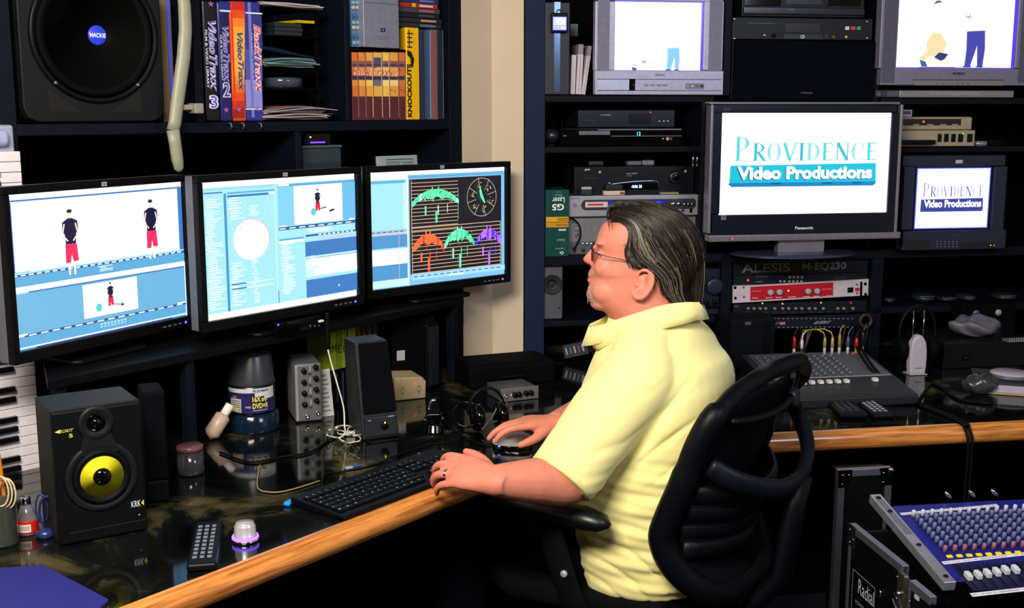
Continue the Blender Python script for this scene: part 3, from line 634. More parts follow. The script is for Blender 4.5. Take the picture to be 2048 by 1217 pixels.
for i, (x0, x1, tl) in enumerate(((703, 713, -4), (712, 722, -5))):
    P = bay(x0 + 1, -8, x1 + 1, 96, 'video_disc_case', 'leaning pale blue disc case left of the silver box, %s one' % ('outer' if i == 0 else 'inner'), 'case', ZB + .001, 'pale blue cases beside the silver box')
    P.root.rotation_euler = (0, math.radians(-2.2), FU.rot); P.body('case', mat('teal_blue_case', '#3f6684', .3), .13, .001)
    g = G(); 
    for k in range(9): P.r(g, x0 + 2, 2 + k * 10, x1 - .5, 8 + k * 10, ['#7fa8c0', '#c0b890', '#4a7aa0', '#2a5480'][k % 4], y=-.0008)
    obj('spine_print', g, PRINT, P.root)
P = bay(727, -16, 798, 97.5, 'silver_box', 'silver grey software box with a small dark mark above the disc cases', 'box', ZB + .001, off=-.012)
obj('case', G().box(0, P.w, 0, .05, 0, P.h), mat('silver_card', '#868aa0', .4, .35, bump=(120, .3)), P.root, .002)
g = G(); P.r(g, 761, 56, 770, 64, '#222430'); P.r(g, 763.5, 58, 767.5, 62, '#6c7080', y=-.0013); P.r(g, 752, 72, 780, 74, '#6b6e84'); P.r(g, 754, 77, 778, 79, '#6b6e84'); P.r(g, 729, 6, 797, 7.5, '#5a5c70'); obj('box_print', g, PRINT, P.root)
P = bay(813, 55, 839.5, 238, 'book', 'yellow book with tall black lettering and a black hand drawing', 'book', SH1 + .001)
obj('cover', G().box(0, P.w, 0, .19, 0, P.h), mat('book_yellow', '#e8b400', .4, noise=(20, .05)), P.root, .004)
g = G(); P.tx(g, 'KNOCKOUTS', 814, 128, 823, 234, '#1a1408', rot=-90, fat=.04)
for k, yy in enumerate((66, 74, 83, 93)): P.r(g, 814, yy, 826 - 2 * (k % 2), yy + 2.4, '#1a1408')
P.r(g, 817, 60, 819, 96, '#1a1408'); g.poly([P.xz(*q) for q in ((814, 100), (822, 104), (828, 118), (826, 134), (822, 134), (820, 116), (814, 110))], -.0012, '#1a1408'); obj('cover_print', g, PRINT, P.root)
for i, (x0, x1, c, l) in enumerate(((841, 853, '#1b2b4a', 'dark navy disc case right of the yellow book'), (854, 862, '#31517e', 'blue shiny disc case in the middle of the right bay'), (863, 876, '#80504e', 'dull pink disc case near the bay end'), (877, 888, '#141b26', 'black disc case at the end of the right bay'))):
    P = bay(x0, 59, x1, 237, 'tall_disc_case', l, 'case', SH1 + .001); P.body('case', mat('tc' + c, c, .15), .19, .0015)
    obj('spine_strip', G().box(P.w * .75, P.w * .9, -.0012, 0, .004, P.h - .004), mat('edge' + c, '#8aa0c8' if i == 1 else '#4c5468', .2), P.root)
TOPZ = P.zb + P.h
cols = ['#23141a', '#141c28', '#8c2a20', '#26303a', '#30202c', '#202a5a', '#141a26']
for i in range(7):
    hh = .0138; l = ['lowest', 'second', 'third', 'fourth', 'fifth', 'sixth', 'topmost'][i]
    t0 = ut([806, 808, 804, 806, 812, 810, 812][i]); t1 = ut([893, 894, 889, 890, 886, 888, 880][i])
    o = thing('movie_disc_case', 'thin disc case lying in the stack over the tall cases, %s' % l, 'case', FU.P(t0, .02, TOPZ + .002 + i * (hh + .0008)), FU.rot, 'disc cases stacked flat in the right bay'); w = t1 - t0
    obj('case', G().box(0, w, 0, .16, 0, hh), mat('mdc%d' % i, ['#1a2230', '#d8a080', '#10161e', '#3a3e48', '#a02c28', '#1e2c60', '#201824'][i] if i != 1 else '#1c2026', .25), o, .0012)
    g = G(); g.quad(w * .5, hh * .25, w * .86, hh * .7, -.001, ['#5c6a80', '#c08468', '#39424e', '#b05060', '#c8c0d0', '#5c6aa8', '#b03838'][i])
    if i == 4: g.quad(w * .3, hh * .1, w * .4, hh * .95, -.001, '#d8a818')
    obj('spine_print', g, PRINT, o)

# lower compartments
LZ = 1.002
obj('lower_shelf', G().box(T0 + .02, TE - .025, .003, .36, LZ - .02, LZ), navy, ul)
P = Panel(FU, .06, 606, 296, 684, 400, 'plastic_tub', 'clear smoky plastic tub on the lower shelf behind the monitors', 'tub', z0=LZ + .0005)
P.body('tub', mat('smoky_clear', '#27343f', .08), .12, .004); obj('lid', G().box(-.002, P.w + .002, -.002, .122, P.h, P.h + .008), mat('smoky_lid', '#45525e', .2), P.root, .002)
ztop = P.zb + P.h + .009
P = Panel(FU, .065, 610, 266, 662, 292, 'network_router', 'small black router with a violet light strip on the plastic tub', 'router', z0=ztop); P.body('body', gloss, .1, .003)
g = G(); P.r(g, 620, 283.5, 650, 286.5, '#4a28ff'); P.r(g, 619, 273.5, 622, 275.5, '#c8ffc8'); obj('light_strip', g, LED, P.root)
P = Panel(FU, .03, 768, 311, 848, 400, 'label_card', 'pale grey printed card standing behind the rightmost computer monitor', 'card', z0=LZ + .0005)
g = G(); P.root.rotation_euler = (math.radians(-4), 0, FU.rot); obj('card', G().box(0, P.w, 0, .012, 0, P.h), mat('pale_card', '#8fa0a0', .6), P.root, .003)
P.r(g, 784, 318, 838, 319.5, '#2a3236'); 
for k in range(4): P.r(g, 784, 323 + k * 5, 812, 326 + k * 5, '#6a7878'); P.r(g, 816, 323 + k * 5, 838, 326 + k * 5, '#6a7878')
obj('print', g, PRINT, P.root)

# ================================================================== piano keyboard standing on its end
KX = FU.hit(78, 850, -.085)[0]
pk = thing('piano_keyboard', 'piano keyboard standing upright on its end at the far left', 'keyboard', FU.P(KX, -.085, DESKZ + .001), FU.rot)
obj('case', G().box(-.22, -.004, .016, .075, 0, .8), mat('keyboard_case', '#8d94ac', .4), pk, .006)
obj('end_cap', G().box(-.2, -.02, -.004, .075, .752, .79), mat('keyboard_cap', '#99a2c8', .35), pk, .012)
pitch = .0236; kz = FU.hit(70, 948, -.085)[1] - DESKZ; nk = int((.752 - kz) / pitch)
wm = mat('key_white', '#d9d2da', .25); km = mat('key_black', '#0a0a0e', .15)
obj('cheek_block', G().box(-.15, -.002, 0, .07, .002, kz - .003), mat('keyboard_cap', '#99a2c8', .35), pk, .004)
pieces('white_key', G().box(-.15, 0, 0, .016, 0, pitch - .0012), wm, pk, [(0, 0, kz + i * pitch) for i in range(nk)], .0012)
bl = []
for i in range(nk):
    if (i + 1) % 7 in (1, 2, 4, 5, 6): bl.append((0, 0, kz + (i + 1) * pitch - .0065))
pieces('black_key', G().box(-.15, -.052, -.011, .004, 0, .0125), km, pk, [b for b in bl if b[2] < kz + nk * pitch - .02], .0015)

# ================================================================== things on the left desk
def on_desk(px, py, z=DESKZ): return on_z(px, py, z)
# near-field studio monitor speaker
wS = .170; hS = .268; aS = 57
cen = on_desk(210, 1079)
a_ = math.radians(aS)
kr = thing('studio_monitor_speaker', 'black studio speaker with a yellow cone on the left desk', 'speaker', (cen.x, cen.y, DESKZ + .001), math.pi / 2 - a_)
g = G(); g.box(-wS / 2, wS / 2, .012, .15, .0, hS); obj('cabinet', g, mat('speaker_cabinet_vinyl', '#0c0e11', .55, spec=.25), kr, .003)
g = G(); g.box(-wS / 2 + .0005, wS / 2 - .0005, 0, .014, .0005, hS - .0005); obj('front_baffle', g, mat('baffle_black', '#06080a', .5, spec=.15), kr, .006)
def kxz(px, py): u = (px - 118) / (284 - 118); v = (1081 - py - (u - .5) * 14) / 262; return (-wS / 2 + u * wS, v * hS)
tx_, tz_ = kxz(197, 850); wx, wz = kxz(202, 956)
gb = mat('waveguide_grey', '#0d1014', .5, spec=.25)
g = smoothg(); g.lathe([(.071, 0), (.068, .004), (.060, .005), (.056, .0015)], (wx, 0, wz), 'y', 48)
g.lathe([(.035, 0), (.033, .0045), (.026, .005), (.018, .001), (.015, -.0)], (tx_, 0, tz_), 'y', 40); obj('waveguide', g, gb, kr)
g = G(); g.prism([(wx - .04, wz + .045), (wx + .04, wz + .045), (tx_ + .024, tz_ - .02), (tx_ - .024, tz_ - .02)], -.0045, 0); obj('waveguide_bridge', g, gb, kr, .003)
g = smoothg(); g.lathe([(.0175, .0025), (.0165, .004), (.0155, .003)], (tx_, 0, tz_), 'y', 24); g.lathe([(.012, .002), (.0105, .0075), (.006, .0105), (.0001, .0115)], (tx_, 0, tz_), 'y', 24); obj('tweeter', g, gloss, kr)
g = smoothg(); g.lathe([(.056, .0015), (.054, .006), (.050, .0085), (.045, .007), (.041, .002)], (wx, 0, wz), 'y', 48); obj('surround', g, rubber, kr)
g = smoothg(); g.lathe([(.0415, .0035), (.034, .0022), (.026, .0010), (.018, .0002), (.0165, .0002)], (wx, 0, wz), 'y', 48)
obj('woofer_cone', g, mat('cone_yellow', '#e8e028', .32, noise=(300, .15)), kr, label='yellow woofer cone')
g = smoothg(); g.lathe([(.018, .001), (.017, .007), (.012, .011), (.006, .0128), (.0001, .0132)], (wx, 0, wz), 'y', 32); obj('dust_cap', g, gloss, kr)
g = G(); x0, z0 = kxz(254, 1024); x1, z1 = kxz(272, 1010); g.text('KRK', x0, z0, x1, z1, -.0012, '#c8ccd0', fat=.01); x2, _ = kxz(278, 1017); g.poly([(x2, z0), (x2, z1), (x1 + .0008, (z0 + z1) / 2)], -.0012, '#d8c820')
x0, z0 = kxz(131, 866); x1, z1 = kxz(155, 858); g.text('ROKIT', x0, z0, x1, z1, -.0012, '#b8b070', shear=.1, fat=.02); x0b, _ = kxz(122, 866); g.poly([(x0b, (z0 + z1) / 2), (x0 + .001, z1 + .001), (x0 + .001, z0 - .001)], -.0012, '#e0c860')
x0, z0 = kxz(147, 876); x1, z1 = kxz(154, 868); g.text('5', x0, z0, x1, z1, -.0012, '#d8c820', fat=.02); obj('front_lettering', g, PRINT, kr)
g = G(); x0, z0 = kxz(137, 1064); x1, z1 = kxz(280, 1050); g.box(x0, x1, -.0008, .004, z0, z1); obj('port_slot', g, mat('port_black', '#010101', .9), kr)
x0, z0 = kxz(268, 1040); x1, z1 = kxz(271, 1037); g = G(); g.disc(x0, z0, .0015, y=-.001, col='#a0a0a0'); obj('power_dot', g, PRINT, kr)
def simple_speaker(px0, px1, pyt, pyb, deg, depth, name, label, grille=meshfab):
    c = on_desk((px0 + px1) / 2, pyb); w = (px1 - px0) / FPX * c.y * 1.0; h = (pyb - pyt) / FPX * c.y * 1.02
    r = thing(name, label, 'speaker', (c.x, c.y, DESKZ + .001), math.pi / 2 - math.radians(deg))
    obj('cabinet', G().box(-w / 2, w / 2, .006, depth, 0, h), matte, r, .006); obj('grille', G().box(-w / 2 + .003, w / 2 - .003, 0, .008, h * .22, h - .004), grille, r, .003)
    return r, w, h
r, w, h = simple_speaker(296, 342, 775, 1008, 66, .1, 'satellite_speaker', 'slim plain black satellite speaker right of the yellow-coned speaker')
obj('control_panel', G().box(-w / 2 + .003, w / 2 - .003, 0, .008, .004, h * .2), black, r, .002)
# grille speaker in the middle of the desk
c = on_desk(768, 878); r = thing('desktop_speaker', 'tall black desktop speaker with fabric grille and green power light', 'speaker', (c.x, c.y, DESKZ + .001), math.pi / 2 - math.radians(62))
r.rotation_euler[1] = 0
w = .105; h = .25
g = G(); g.add([(-w / 2 - .004, 0, 0), (w / 2 - .01, 0, 0), (w / 2 - .01, .11, 0), (-w / 2 - .004, .11, 0), (-w / 2 - .008, .035, h), (w / 2 - .024, .035, h), (w / 2 - .024, .12, h), (-w / 2 - .008, .12, h)], [(3, 2, 1, 0), (4, 5, 6, 7), (0, 1, 5, 4), (1, 2, 6, 5), (2, 3, 7, 6), (3, 0, 4, 7)]); obj('cabinet', g, mat('speaker_side_black', '#14171c', .5), r, .005)
def fy(z): return .035 * z / h
g = G(); z0, z1 = h * .27, h * .985; g.add([(-w / 2 + .002, fy(z0) - .007, z0), (w / 2 - .014, fy(z0) - .007, z0), (w / 2 - .026, fy(z1) - .007, z1), (-w / 2 + .001, fy(z1) - .007, z1), (-w / 2 + .002, fy(z0) + .004, z0), (w / 2 - .014, fy(z0) + .004, z0), (w / 2 - .026, fy(z1) + .004, z1), (-w / 2 + .001, fy(z1) + .004, z1)], [(0, 1, 2, 3), (7, 6, 5, 4), (0, 4, 5, 1), (1, 5, 6, 2), (2, 6, 7, 3), (3, 7, 4, 0)]); obj('grille', g, meshfab, r, .003)
g = G(); g.box(-w / 2 + .002, w / 2 - .016, -.004, .006, .008, h * .24); obj('control_panel', g, mat('control_panel_grey', '#1f2329', .4), r, .003)
g = smoothg(); g.lathe([(.011, .004), (.011, .007), (.0095, .0085), (.0001, .009)], (.0, 0, h * .14), 'y', 24); obj('volume_knob', g, black, r)
g = G(); g.disc(.0, h * .175, .0022, y=-.0095, col='#c8e020'); obj('power_light', g, LED, r, label='small yellow green power light')
g = G(); g.disc(-w * .38, h * .06, .002, y=-.0046, col='#202020'); g.quad(-w * .42, h * .205, -w * .34, h * .215, -.0046, '#8a8e94'); g.quad(w * .1, h * .225, w * .25, h * .235, -.0046, '#9a9ea4'); obj('panel_marks', g, PRINT, r)

# blue folder in the near corner
q = [on_desk(*p_, .746) for p_ in ((-60, 1140), (88, 1131), (217, 1199), (120, 1290), (-60, 1290))]
fo = thing('binder', 'flat blue folder lying in the near left corner of the desk', 'folder', (q[1].x, q[1].y, DESKZ + .0005))
bm_ = mat('folder_blue', '#1b1f78', .6, noise=(40, .1))
pl = [(p_.x - q[1].x, p_.y - q[1].y) for p_ in q]
obj('cover', G().prismz(pl, .003, .0055), bm_, fo, .0008); obj('pages', G().prismz([(x * .985, y * .985) for x, y in pl], 0.0005, .003), mat('page_white', '#c8c8d0', .8), fo); obj('rear_cover', G().prismz(pl, -.0003, .0005), bm_, fo)
# glass jar with pens
c = on_desk(4, 1088); jr = thing('pen_jar', 'cloudy glass jar holding pens at the left edge of the desk', 'jar', (c.x, c.y, DESKZ + .0005))
g = smoothg(); g.lathe([(.0001, 0), (.03, 0), (.032, .006), (.031, .1), (.0325, .105), (.0305, .105), (.029, .1), (.029, .008), (.0001, .006)], n=32); obj('glass', g, mat('cloudy_glass', '#6c7468', .15, trans=.7, noise=False), jr)
g = smoothg(); g.lathe([(.0001, .007), (.028, .007), (.028, .075), (.0001, .08)], n=24, col='#4a4630'); obj('contents', g, PAPER, jr)
for nm, c0, c1, col_, lb in (('pencil', (.012, .0, .07), (.006, 0, .18), '#d07818', 'orange yellow pencil standing in the pen jar'), ('pen', (-.004, .01, .06), (-.006, .01, .215), '#2a7890', 'teal pen standing in the pen jar')):
    o = thing(nm, lb, 'pen', (c.x, c.y, DESKZ + .0005)); g = G(); g.cyl(c0, c1, .0042, .0042, 8, col_); obj('barrel', g, PLAST, o)
    d = (Vector(c1) - Vector(c0)).normalized() * .014; g = G(); g.cyl(c1, Vector(c1) + d, .0042, .001, 8, '#d8c090' if nm == 'pencil' else '#1a5060'); obj('tip', g, PLAST, o)
co = thing('string_loop', 'loop of pale cord hanging over the rim of the pen jar', 'cord', (c.x, c.y, DESKZ))
g = smoothg()
for k in range(3):
    g.tube([Vector((.016 + .016 * math.sin(u) + .004 * k, -.026 + .006 * k, .115 + .03 * math.cos(u) - .004 * k)) for u in [i * 2 * math.pi / 18 for i in range(19)]], .0018, 6, '#c8b890')
obj('cord', g, PAPER, co)
# two small jars with red labels
for (px, py, sc, lb, nm) in ((56, 1068, 1.0, 'small clear bottle with red band and barcode label beside the pen jar', 'pill_bottle'),):
    c = on_desk(px, py); o = thing(nm, lb, 'bottle', (c.x, c.y, DESKZ + .0005))
    g = smoothg(); g.lathe([(.0001, 0), (.019, 0), (.0205, .004), (.0205, .034), (.014, .045), (.009, .062), (.0001, .062)], n=28); obj('glass', g, mat('bottle_glass', '#9a9aa4', .12, trans=.6, noise=False), o)
    g = smoothg(); g.lathe([(.0209, .006), (.0211, .007), (.0211, .030), (.0209, .031)], n=28); obj('red_label', g, mat('label_red', '#c81e14', .5), o)
    g = smoothg(); v = []; f = []
    for i in range(7):
        a = math.radians(-110 + 10 * i + 0); v += [(.0215 * math.cos(a), .0215 * math.sin(a), .009), (.0215 * math.cos(a), .0215 * math.sin(a), .025)]
    for i in range(6): f.append((2 * i, 2 * i + 2, 2 * i + 3, 2 * i + 1))
    g.add(v, f, '#e8e4dc'); 
    for i in range(12):
        a = math.radians(-105 + 4.2 * i); b = a + .03; g.add([(.0218 * math.cos(t), .0218 * math.sin(t), z) for t, z in ((a, .012), (b, .012), (b, .022), (a, .022))], [(0, 1, 2, 3)], '#2a2624')
    obj('barcode_label', g, PRINT, o); g = smoothg(); g.lathe([(.0095, .060), (.0095, .074), (.008, .076), (.0001, .076)], n=20); obj('cap', g, chrome, o)
c = on_desk(91, 1075); o = thing('headset', 'dark blue headset coiled on the desk beside the red-labelled bottle', 'headset', (c.x, c.y, DESKZ + .001)); nb = mat('headset_blue', '#1c2c66', .3)
g = smoothg(); g.lathe([(.0001, 0), (.016, 0), (.018, .004), (.017, .012), (.008, .016), (.0001, .017)], n=24); obj('ear_pad', g, nb, o)
g = smoothg(); g.tube([(.004 + .018 * math.sin(u), .012, .045 + .034 * math.cos(u)) for u in [-2.6 + i * 5.2 / 20 for i in range(21)]], .0026, 8); g.tube([(-.012 + .012 * math.sin(u), .02, .05 + .03 * math.cos(u)) for u in [-2.8 + i * 5.4 / 20 for i in range(21)]], .0018, 8); obj('band', g, nb, o)
# remote on the left desk
def remote(pts, th, name, label, rows, cols, cam_up=True, btn='#b9c2cc', colr=None):
    A, B, Cc, D = pts                      # near-left, near-right, far-right, far-left on the desk
    m = (A + B) / 2; n = (Cc + D) / 2; d = (n - m); L = d.length; w = ((B - A).length + (Cc - D).length) / 2; ang = math.atan2(d.y, d.x) - math.pi / 2
    r = thing(name, label, 'remote control', (m.x, m.y, DESKZ + .001), ang)
    obj('body', G().box(-w / 2, w / 2, 0, L, 0, th), black, r, min(.006, th * .4)); sp = []
    bw = w * .72 / cols; bl_ = L * .8 / rows
    for i in range(rows):
        for j in range(cols):
            sp.append((-w * .36 + j * bw + bw * .1, L * .12 + i * bl_, th))
    pieces('button', G().box(0, bw * .62, 0, bl_ * .5, 0, .0016), mat('btn' + btn, btn, .4), r, sp, .0004)
    return r, w, L
remote([on_desk(372, 1143), on_desk(436, 1149), on_desk(440, 1060), on_desk(398, 1056)], .016, 'remote_control', 'black remote control lying near the wooden edge beside the silver knob', 9, 3, btn='#6b7384')
# volume knob with violet ring
c = on_desk(491, 1083); o = thing('volume_knob_controller', 'round polished silver volume knob glowing violet at its base', 'knob', (c.x, c.y, DESKZ + .0005))
g = smoothg(); g.lathe([(.0001, 0), (.024, 0), (.0255, .001), (.0255, .006)], n=40); obj('base', g, chrome, o)
g = smoothg(); g.lathe([(.0255, .006), (.0262, .0075), (.0262, .010), (.0255, .0115)], n=40); obj('light_ring', g, mat('violet_ring', '#7a50ff', .4, emit=3.5, noise=False), o, label='glowing violet ring')
g = smoothg(); g.lathe([(.0225, .0115), (.021, .013), (.021, .031), (.0185, .035), (.0175, .037), (.0175, .0385), (.0001, .0385)], n=40); obj('dial', g, mat('dial_silver', '#c8c8d0', .3, .55), o)

# computer keyboard: 3D keys
kb = thing('computer_keyboard', 'black computer keyboard lying along the desk edge under the hand', 'keyboard', FL.P(-.283, -.003, DESKZ + .0008), FL.rot)
kbm = mat('keyboard_black', '#04060c', .45, spec=.15); keym = mat('keycap_black', '#060a12', .45, spec=.15)
g = G(); g.add([(0, 0, 0), (.465, 0, 0), (.465, .165, 0), (0, .165, 0), (0, 0, .011), (.465, 0, .011), (.465, .165, .02), (0, .165, .02)], [(3, 2, 1, 0), (4, 5, 6, 7), (0, 1, 5, 4), (1, 2, 6, 5), (2, 3, 7, 6), (3, 0, 4, 7)])
obj('case', g, kbm, kb, .004)
p19 = .0188
rows = [(0, [1.25, 1.25, 1.25, 5.5, 1.25, 1.25, 1.25, 1.25]), (1, [2.25] + [1] * 10 + [2.75]), (2, [1.75] + [1] * 11 + [2.25]), (3, [1.5] + [1] * 12 + [1.5]), (4, [1] * 13 + [2]), (5.2, [1.0] * 14 + [1])]
by = {}
def addk(x, r, w): by.setdefault(w, []).append((.010 + x * p19, .022 + r * p19, .0118 + .0011 * r))
for r, ws in rows:
    x = 0
    for w_ in ws: addk(x, r, w_); x += w_
for r, xs in ((0, (15.4, 16.4, 17.4)), (1, (16.4,)), (3, (15.4, 16.4, 17.4)), (4, (15.4, 16.4, 17.4)), (5.2, (15.4, 16.4, 17.4))):
    for x in xs: addk(x, r, 1)
for r in (0, 1, 2, 3, 4):
    for x in (18.8, 19.8, 20.8, 21.8): addk(x, r, 1)
for w_, sp in by.items():
    pieces('key', G().box(0, w_ * p19 - .0028, 0, p19 - .0030, 0, .0052), keym, kb, sp, .0012)
g = G(); R = random.Random(11)
for w_, sp in by.items():
    if w_ > 3: continue
    for (x, y, z) in sp:
        s = .0019 if w_ == 1 else .0034; cx = x + .004; cy = y + .008
        g.add([(cx, cy, z + .0056), (cx + s * 1.2, cy, z + .0056), (cx + s * 1.2, cy + .0024, z + .0056), (cx, cy + .0024, z + .0056)], [(0, 1, 2, 3)], R.choice(['#8892a4', '#b8c4d4', '#5c6678', '#e8f2ff']))
obj('key_legends', g, PRINT, kb, kind='stuff')
g = G(); g.cyl((.402, .158, .0205), (.402, .158, .0212), .002, n=10, col='#4a30ff'); obj('indicator_light', g, LED, kb, label='violet indicator light')
# blue plug near the keyboard
c = on_desk(578, 1012, .748); d = on_desk(612, 993, .748); v_ = (d - c); ang = math.atan2(v_.y, v_.x)
o = thing('usb_plug', 'bright blue plug lying on the desk at the keyboard corner', 'plug', (c.x, c.y, DESKZ + .001), ang)
g = G(); g.box(0, v_.length * .92, -.0075, .0075, 0, .009); obj('shell', g, mat('plug_blue', '#1e8ce0', .4), o, .003); g = G(); g.box(v_.length * .92, v_.length * 1.25, -.005, .005, .001, .007); obj('connector', g, black, o, .001)
o.location = on_desk(572, 1014, DESKZ + .001)

# disc spindle tower
c = on_desk(506, 856); c2 = c
o = thing('blank_disc_tower', 'tower of blank discs with printed wrap under dark cover', 'disc tower', (c.x, c.y, DESKZ + .0005))
g = smoothg(); g.lathe([(.0001, 0), (.070, 0), (.0715, .003), (.070, .012), (.068, .044), (.062, .049), (.0001, .049)], n=48); obj('base', g, mat('spindle_base', '#0c1c2e', .12), o, label='dark blue translucent base')
g = smoothg(); g.lathe([(.0605, .049), (.0605, .122), (.058, .124)], n=48); obj('cover', g, mat('wrap_black', '#10131c', .3), o)
g = smoothg(); g.lathe([(.0001, .124), (.062, .124), (.0625, .128), (.060, .135), (.055, .2), (.052, .205), (.0001, .206)], n=48); obj('lid', g, mat('lid_grey', '#2e3238', .28), o, label='smoky grey lid')
def wrapq(g, a0, a1, z0, z1, col, r=.0609, n=8):
    v = []; 
    for i in range(n + 1): a = math.radians(a0 + (a1 - a0) * i / n); v += [(r * math.cos(a), r * math.sin(a), z0), (r * math.cos(a), r * math.sin(a), z1)]
    g.add(v, [(2 * i, 2 * i + 2, 2 * i + 3, 2 * i + 1) for i in range(n)], col)
def wraptext(g, t, a0, a1, z0, z1, col, r=.0615, fat=.03):
    vs, fs = text_mesh(t, fat); g.add([(r * math.cos(math.radians(a0 + (a1 - a0) * u)), r * math.sin(math.radians(a0 + (a1 - a0) * u)), z0 + (z1 - z0) * w_) for u, w_ in vs], fs, col)
g = G(); B0 = -90 + 8                                    # the label's middle, facing the camera
wrapq(g, B0 - 70, B0 + 70, .054, .119, '#241f5c', .0609, 20); wrapq(g, B0 - 70, B0 + 70, .108, .119, '#c9ccd4', .0611, 20)
wrapq(g, B0 + 12, B0 + 70, .098, .108, '#c9ccd4', .0611); wrapq(g, B0 + 36, B0 + 70, .09, .098, '#c9ccd4', .0611)
wraptext(g, 'PLEOMAX', B0 + 8, B0 + 50, .109, .116, '#20222a', .0613)
wraptext(g, '16X', B0 + 6, B0 + 26, .084, .098, '#e8d820'); wraptext(g, 'SPD', B0 + 28, B0 + 44, .084, .093, '#e8d820'); wraptext(g, 'DVD+R', B0 + 6, B0 + 46, .066, .08, '#e8d820')
wraptext(g, '50 DISCS', B0 - 12, B0 + 2, .068, .073, '#b8b8cc'); wrapq(g, B0 + 6, B0 + 44, .06, .062, '#a8a8c0', .0613)
wrapq(g, B0 - 56, B0 - 22, .056, .092, '#b8b4b4', .0612); wrapq(g, B0 - 48, B0 - 34, .092, .106, '#7a625c', .0612); wrapq(g, B0 - 50, B0 - 30, .1, .108, '#2a2228', .0613)
for k in range(6): wrapq(g, B0 - 54 + 2 * (k % 2), B0 - 24, .058 + k * .0055, .060 + k * .0055, '#4a4a54', .0614, 4)
wraptext(g, 'Music', B0 - 56, B0 - 30, .058, .07, '#d8c41c', .0616)
obj('printed_wrap', g, PRINT, o)
# white tube bottle leaning
c = on_desk(425, 880); c.z = DESKZ + .018; o = thing('tube_bottle', 'small white squeeze bottle lying against the disc tower', 'bottle', c)
d = Vector((.035, .02, .055)).normalized(); g = smoothg(); g.tube([-d * .02 + Vector((0, 0, .01)), d * .0, d * .05, d * .056], [.012, .021, .02, .012], 20); obj('body', g, mat('bottle_tan', '#b29c8c', .4), o)
g = smoothg(); g.tube([d * .054, d * .058, d * .083, d * .085], [.008, .0115, .0115, .009], 16); obj('cap', g, white, o, label='white screw cap')
# small desktop mixer standing upright
c = on_desk(620, 845); a_ = math.radians(70); o = thing('audio_interface', 'small silver audio box with black knobs standing on end under the riser', 'audio box', (c.x, c.y, DESKZ + .0008), math.pi / 2 - a_)
w = .073; h = .162; obj('case', G().box(-w / 2, w / 2, 0, .14, 0, h), mat('interface_silver', '#8c8e92', .3, .6), o, .008)
obj('side_trim', G().box(-w / 2 - .001, -w / 2 + .009, -.003, .13, .004, h - .004), mat('interface_trim', '#c4c6c8', .25, .6), o, .003)
sp = []
for i in range(4): sp += [(-w * .18, 0, h * (.88 - .19 * i)), (w * .26, 0, h * (.93 - .19 * i))]
g = smoothg(); g.lathe([(.0075, 0), (.0068, .009), (.005, .0115), (.0001, .012)], (0, 0, 0), 'y', 18); pieces('knob', g, black, o, sp)
g = smoothg(); g.lathe([(.006, 0), (.006, .004), (.0035, .005), (.003, .002), (.0001, .002)], (0, 0, 0), 'y', 18); pieces('jack_socket', g, chrome, o, [(-w * .1, 0, h * .1), (w * .3, 0, h * .14)])
g = G(); 
for i in range(4): g.quad(w * .045, h * (.86 - .19 * i), w * .065, h * (.95 - .19 * i), -.0006, '#d8dade'); g.quad(-w * .01, h * (.80 - .19 * i), w * .1, h * (.83 - .19 * i), -.0006, '#2a2c30')
obj('panel_print', g, PRINT, o)
c = on_desk(650, 838); o = thing('manual', 'white printed booklet standing behind the small silver audio box', 'booklet', (c.x, c.y + .02, DESKZ + .0008), math.pi / 2 - math.radians(58))
g = G(); g.add([(-.03, 0, 0), (.024, 0, 0), (.024, .004, 0), (-.03, .004, 0), (-.028, .02, .128), (.022, .02, .128), (.022, .024, .128), (-.028, .024, .128)], [(3, 2, 1, 0), (4, 5, 6, 7), (0, 1, 5, 4), (1, 2, 6, 5), (2, 3, 7, 6), (3, 0, 4, 7)]); obj('pages', g, mat('manual_paper', '#b9bcc2', .7), o)
g = G()
for k in range(9): g.add([(-.016, .0012 + .02 * (k + 1) / 11.2 - .0018, .012 * k + .014), (.016 - .004 * (k % 3), .0012 + .02 * (k + 1) / 11.2 - .0018, .012 * k + .014), (.016 - .004 * (k % 3), .0012 + .02 * (k + 1.3) / 11.2 - .0018, .012 * k + .018), (-.016, .0012 + .02 * (k + 1.3) / 11.2 - .0018, .012 * k + .018)], [(0, 1, 2, 3)], '#7c8088')
obj('text_lines', g, PRINT, o)
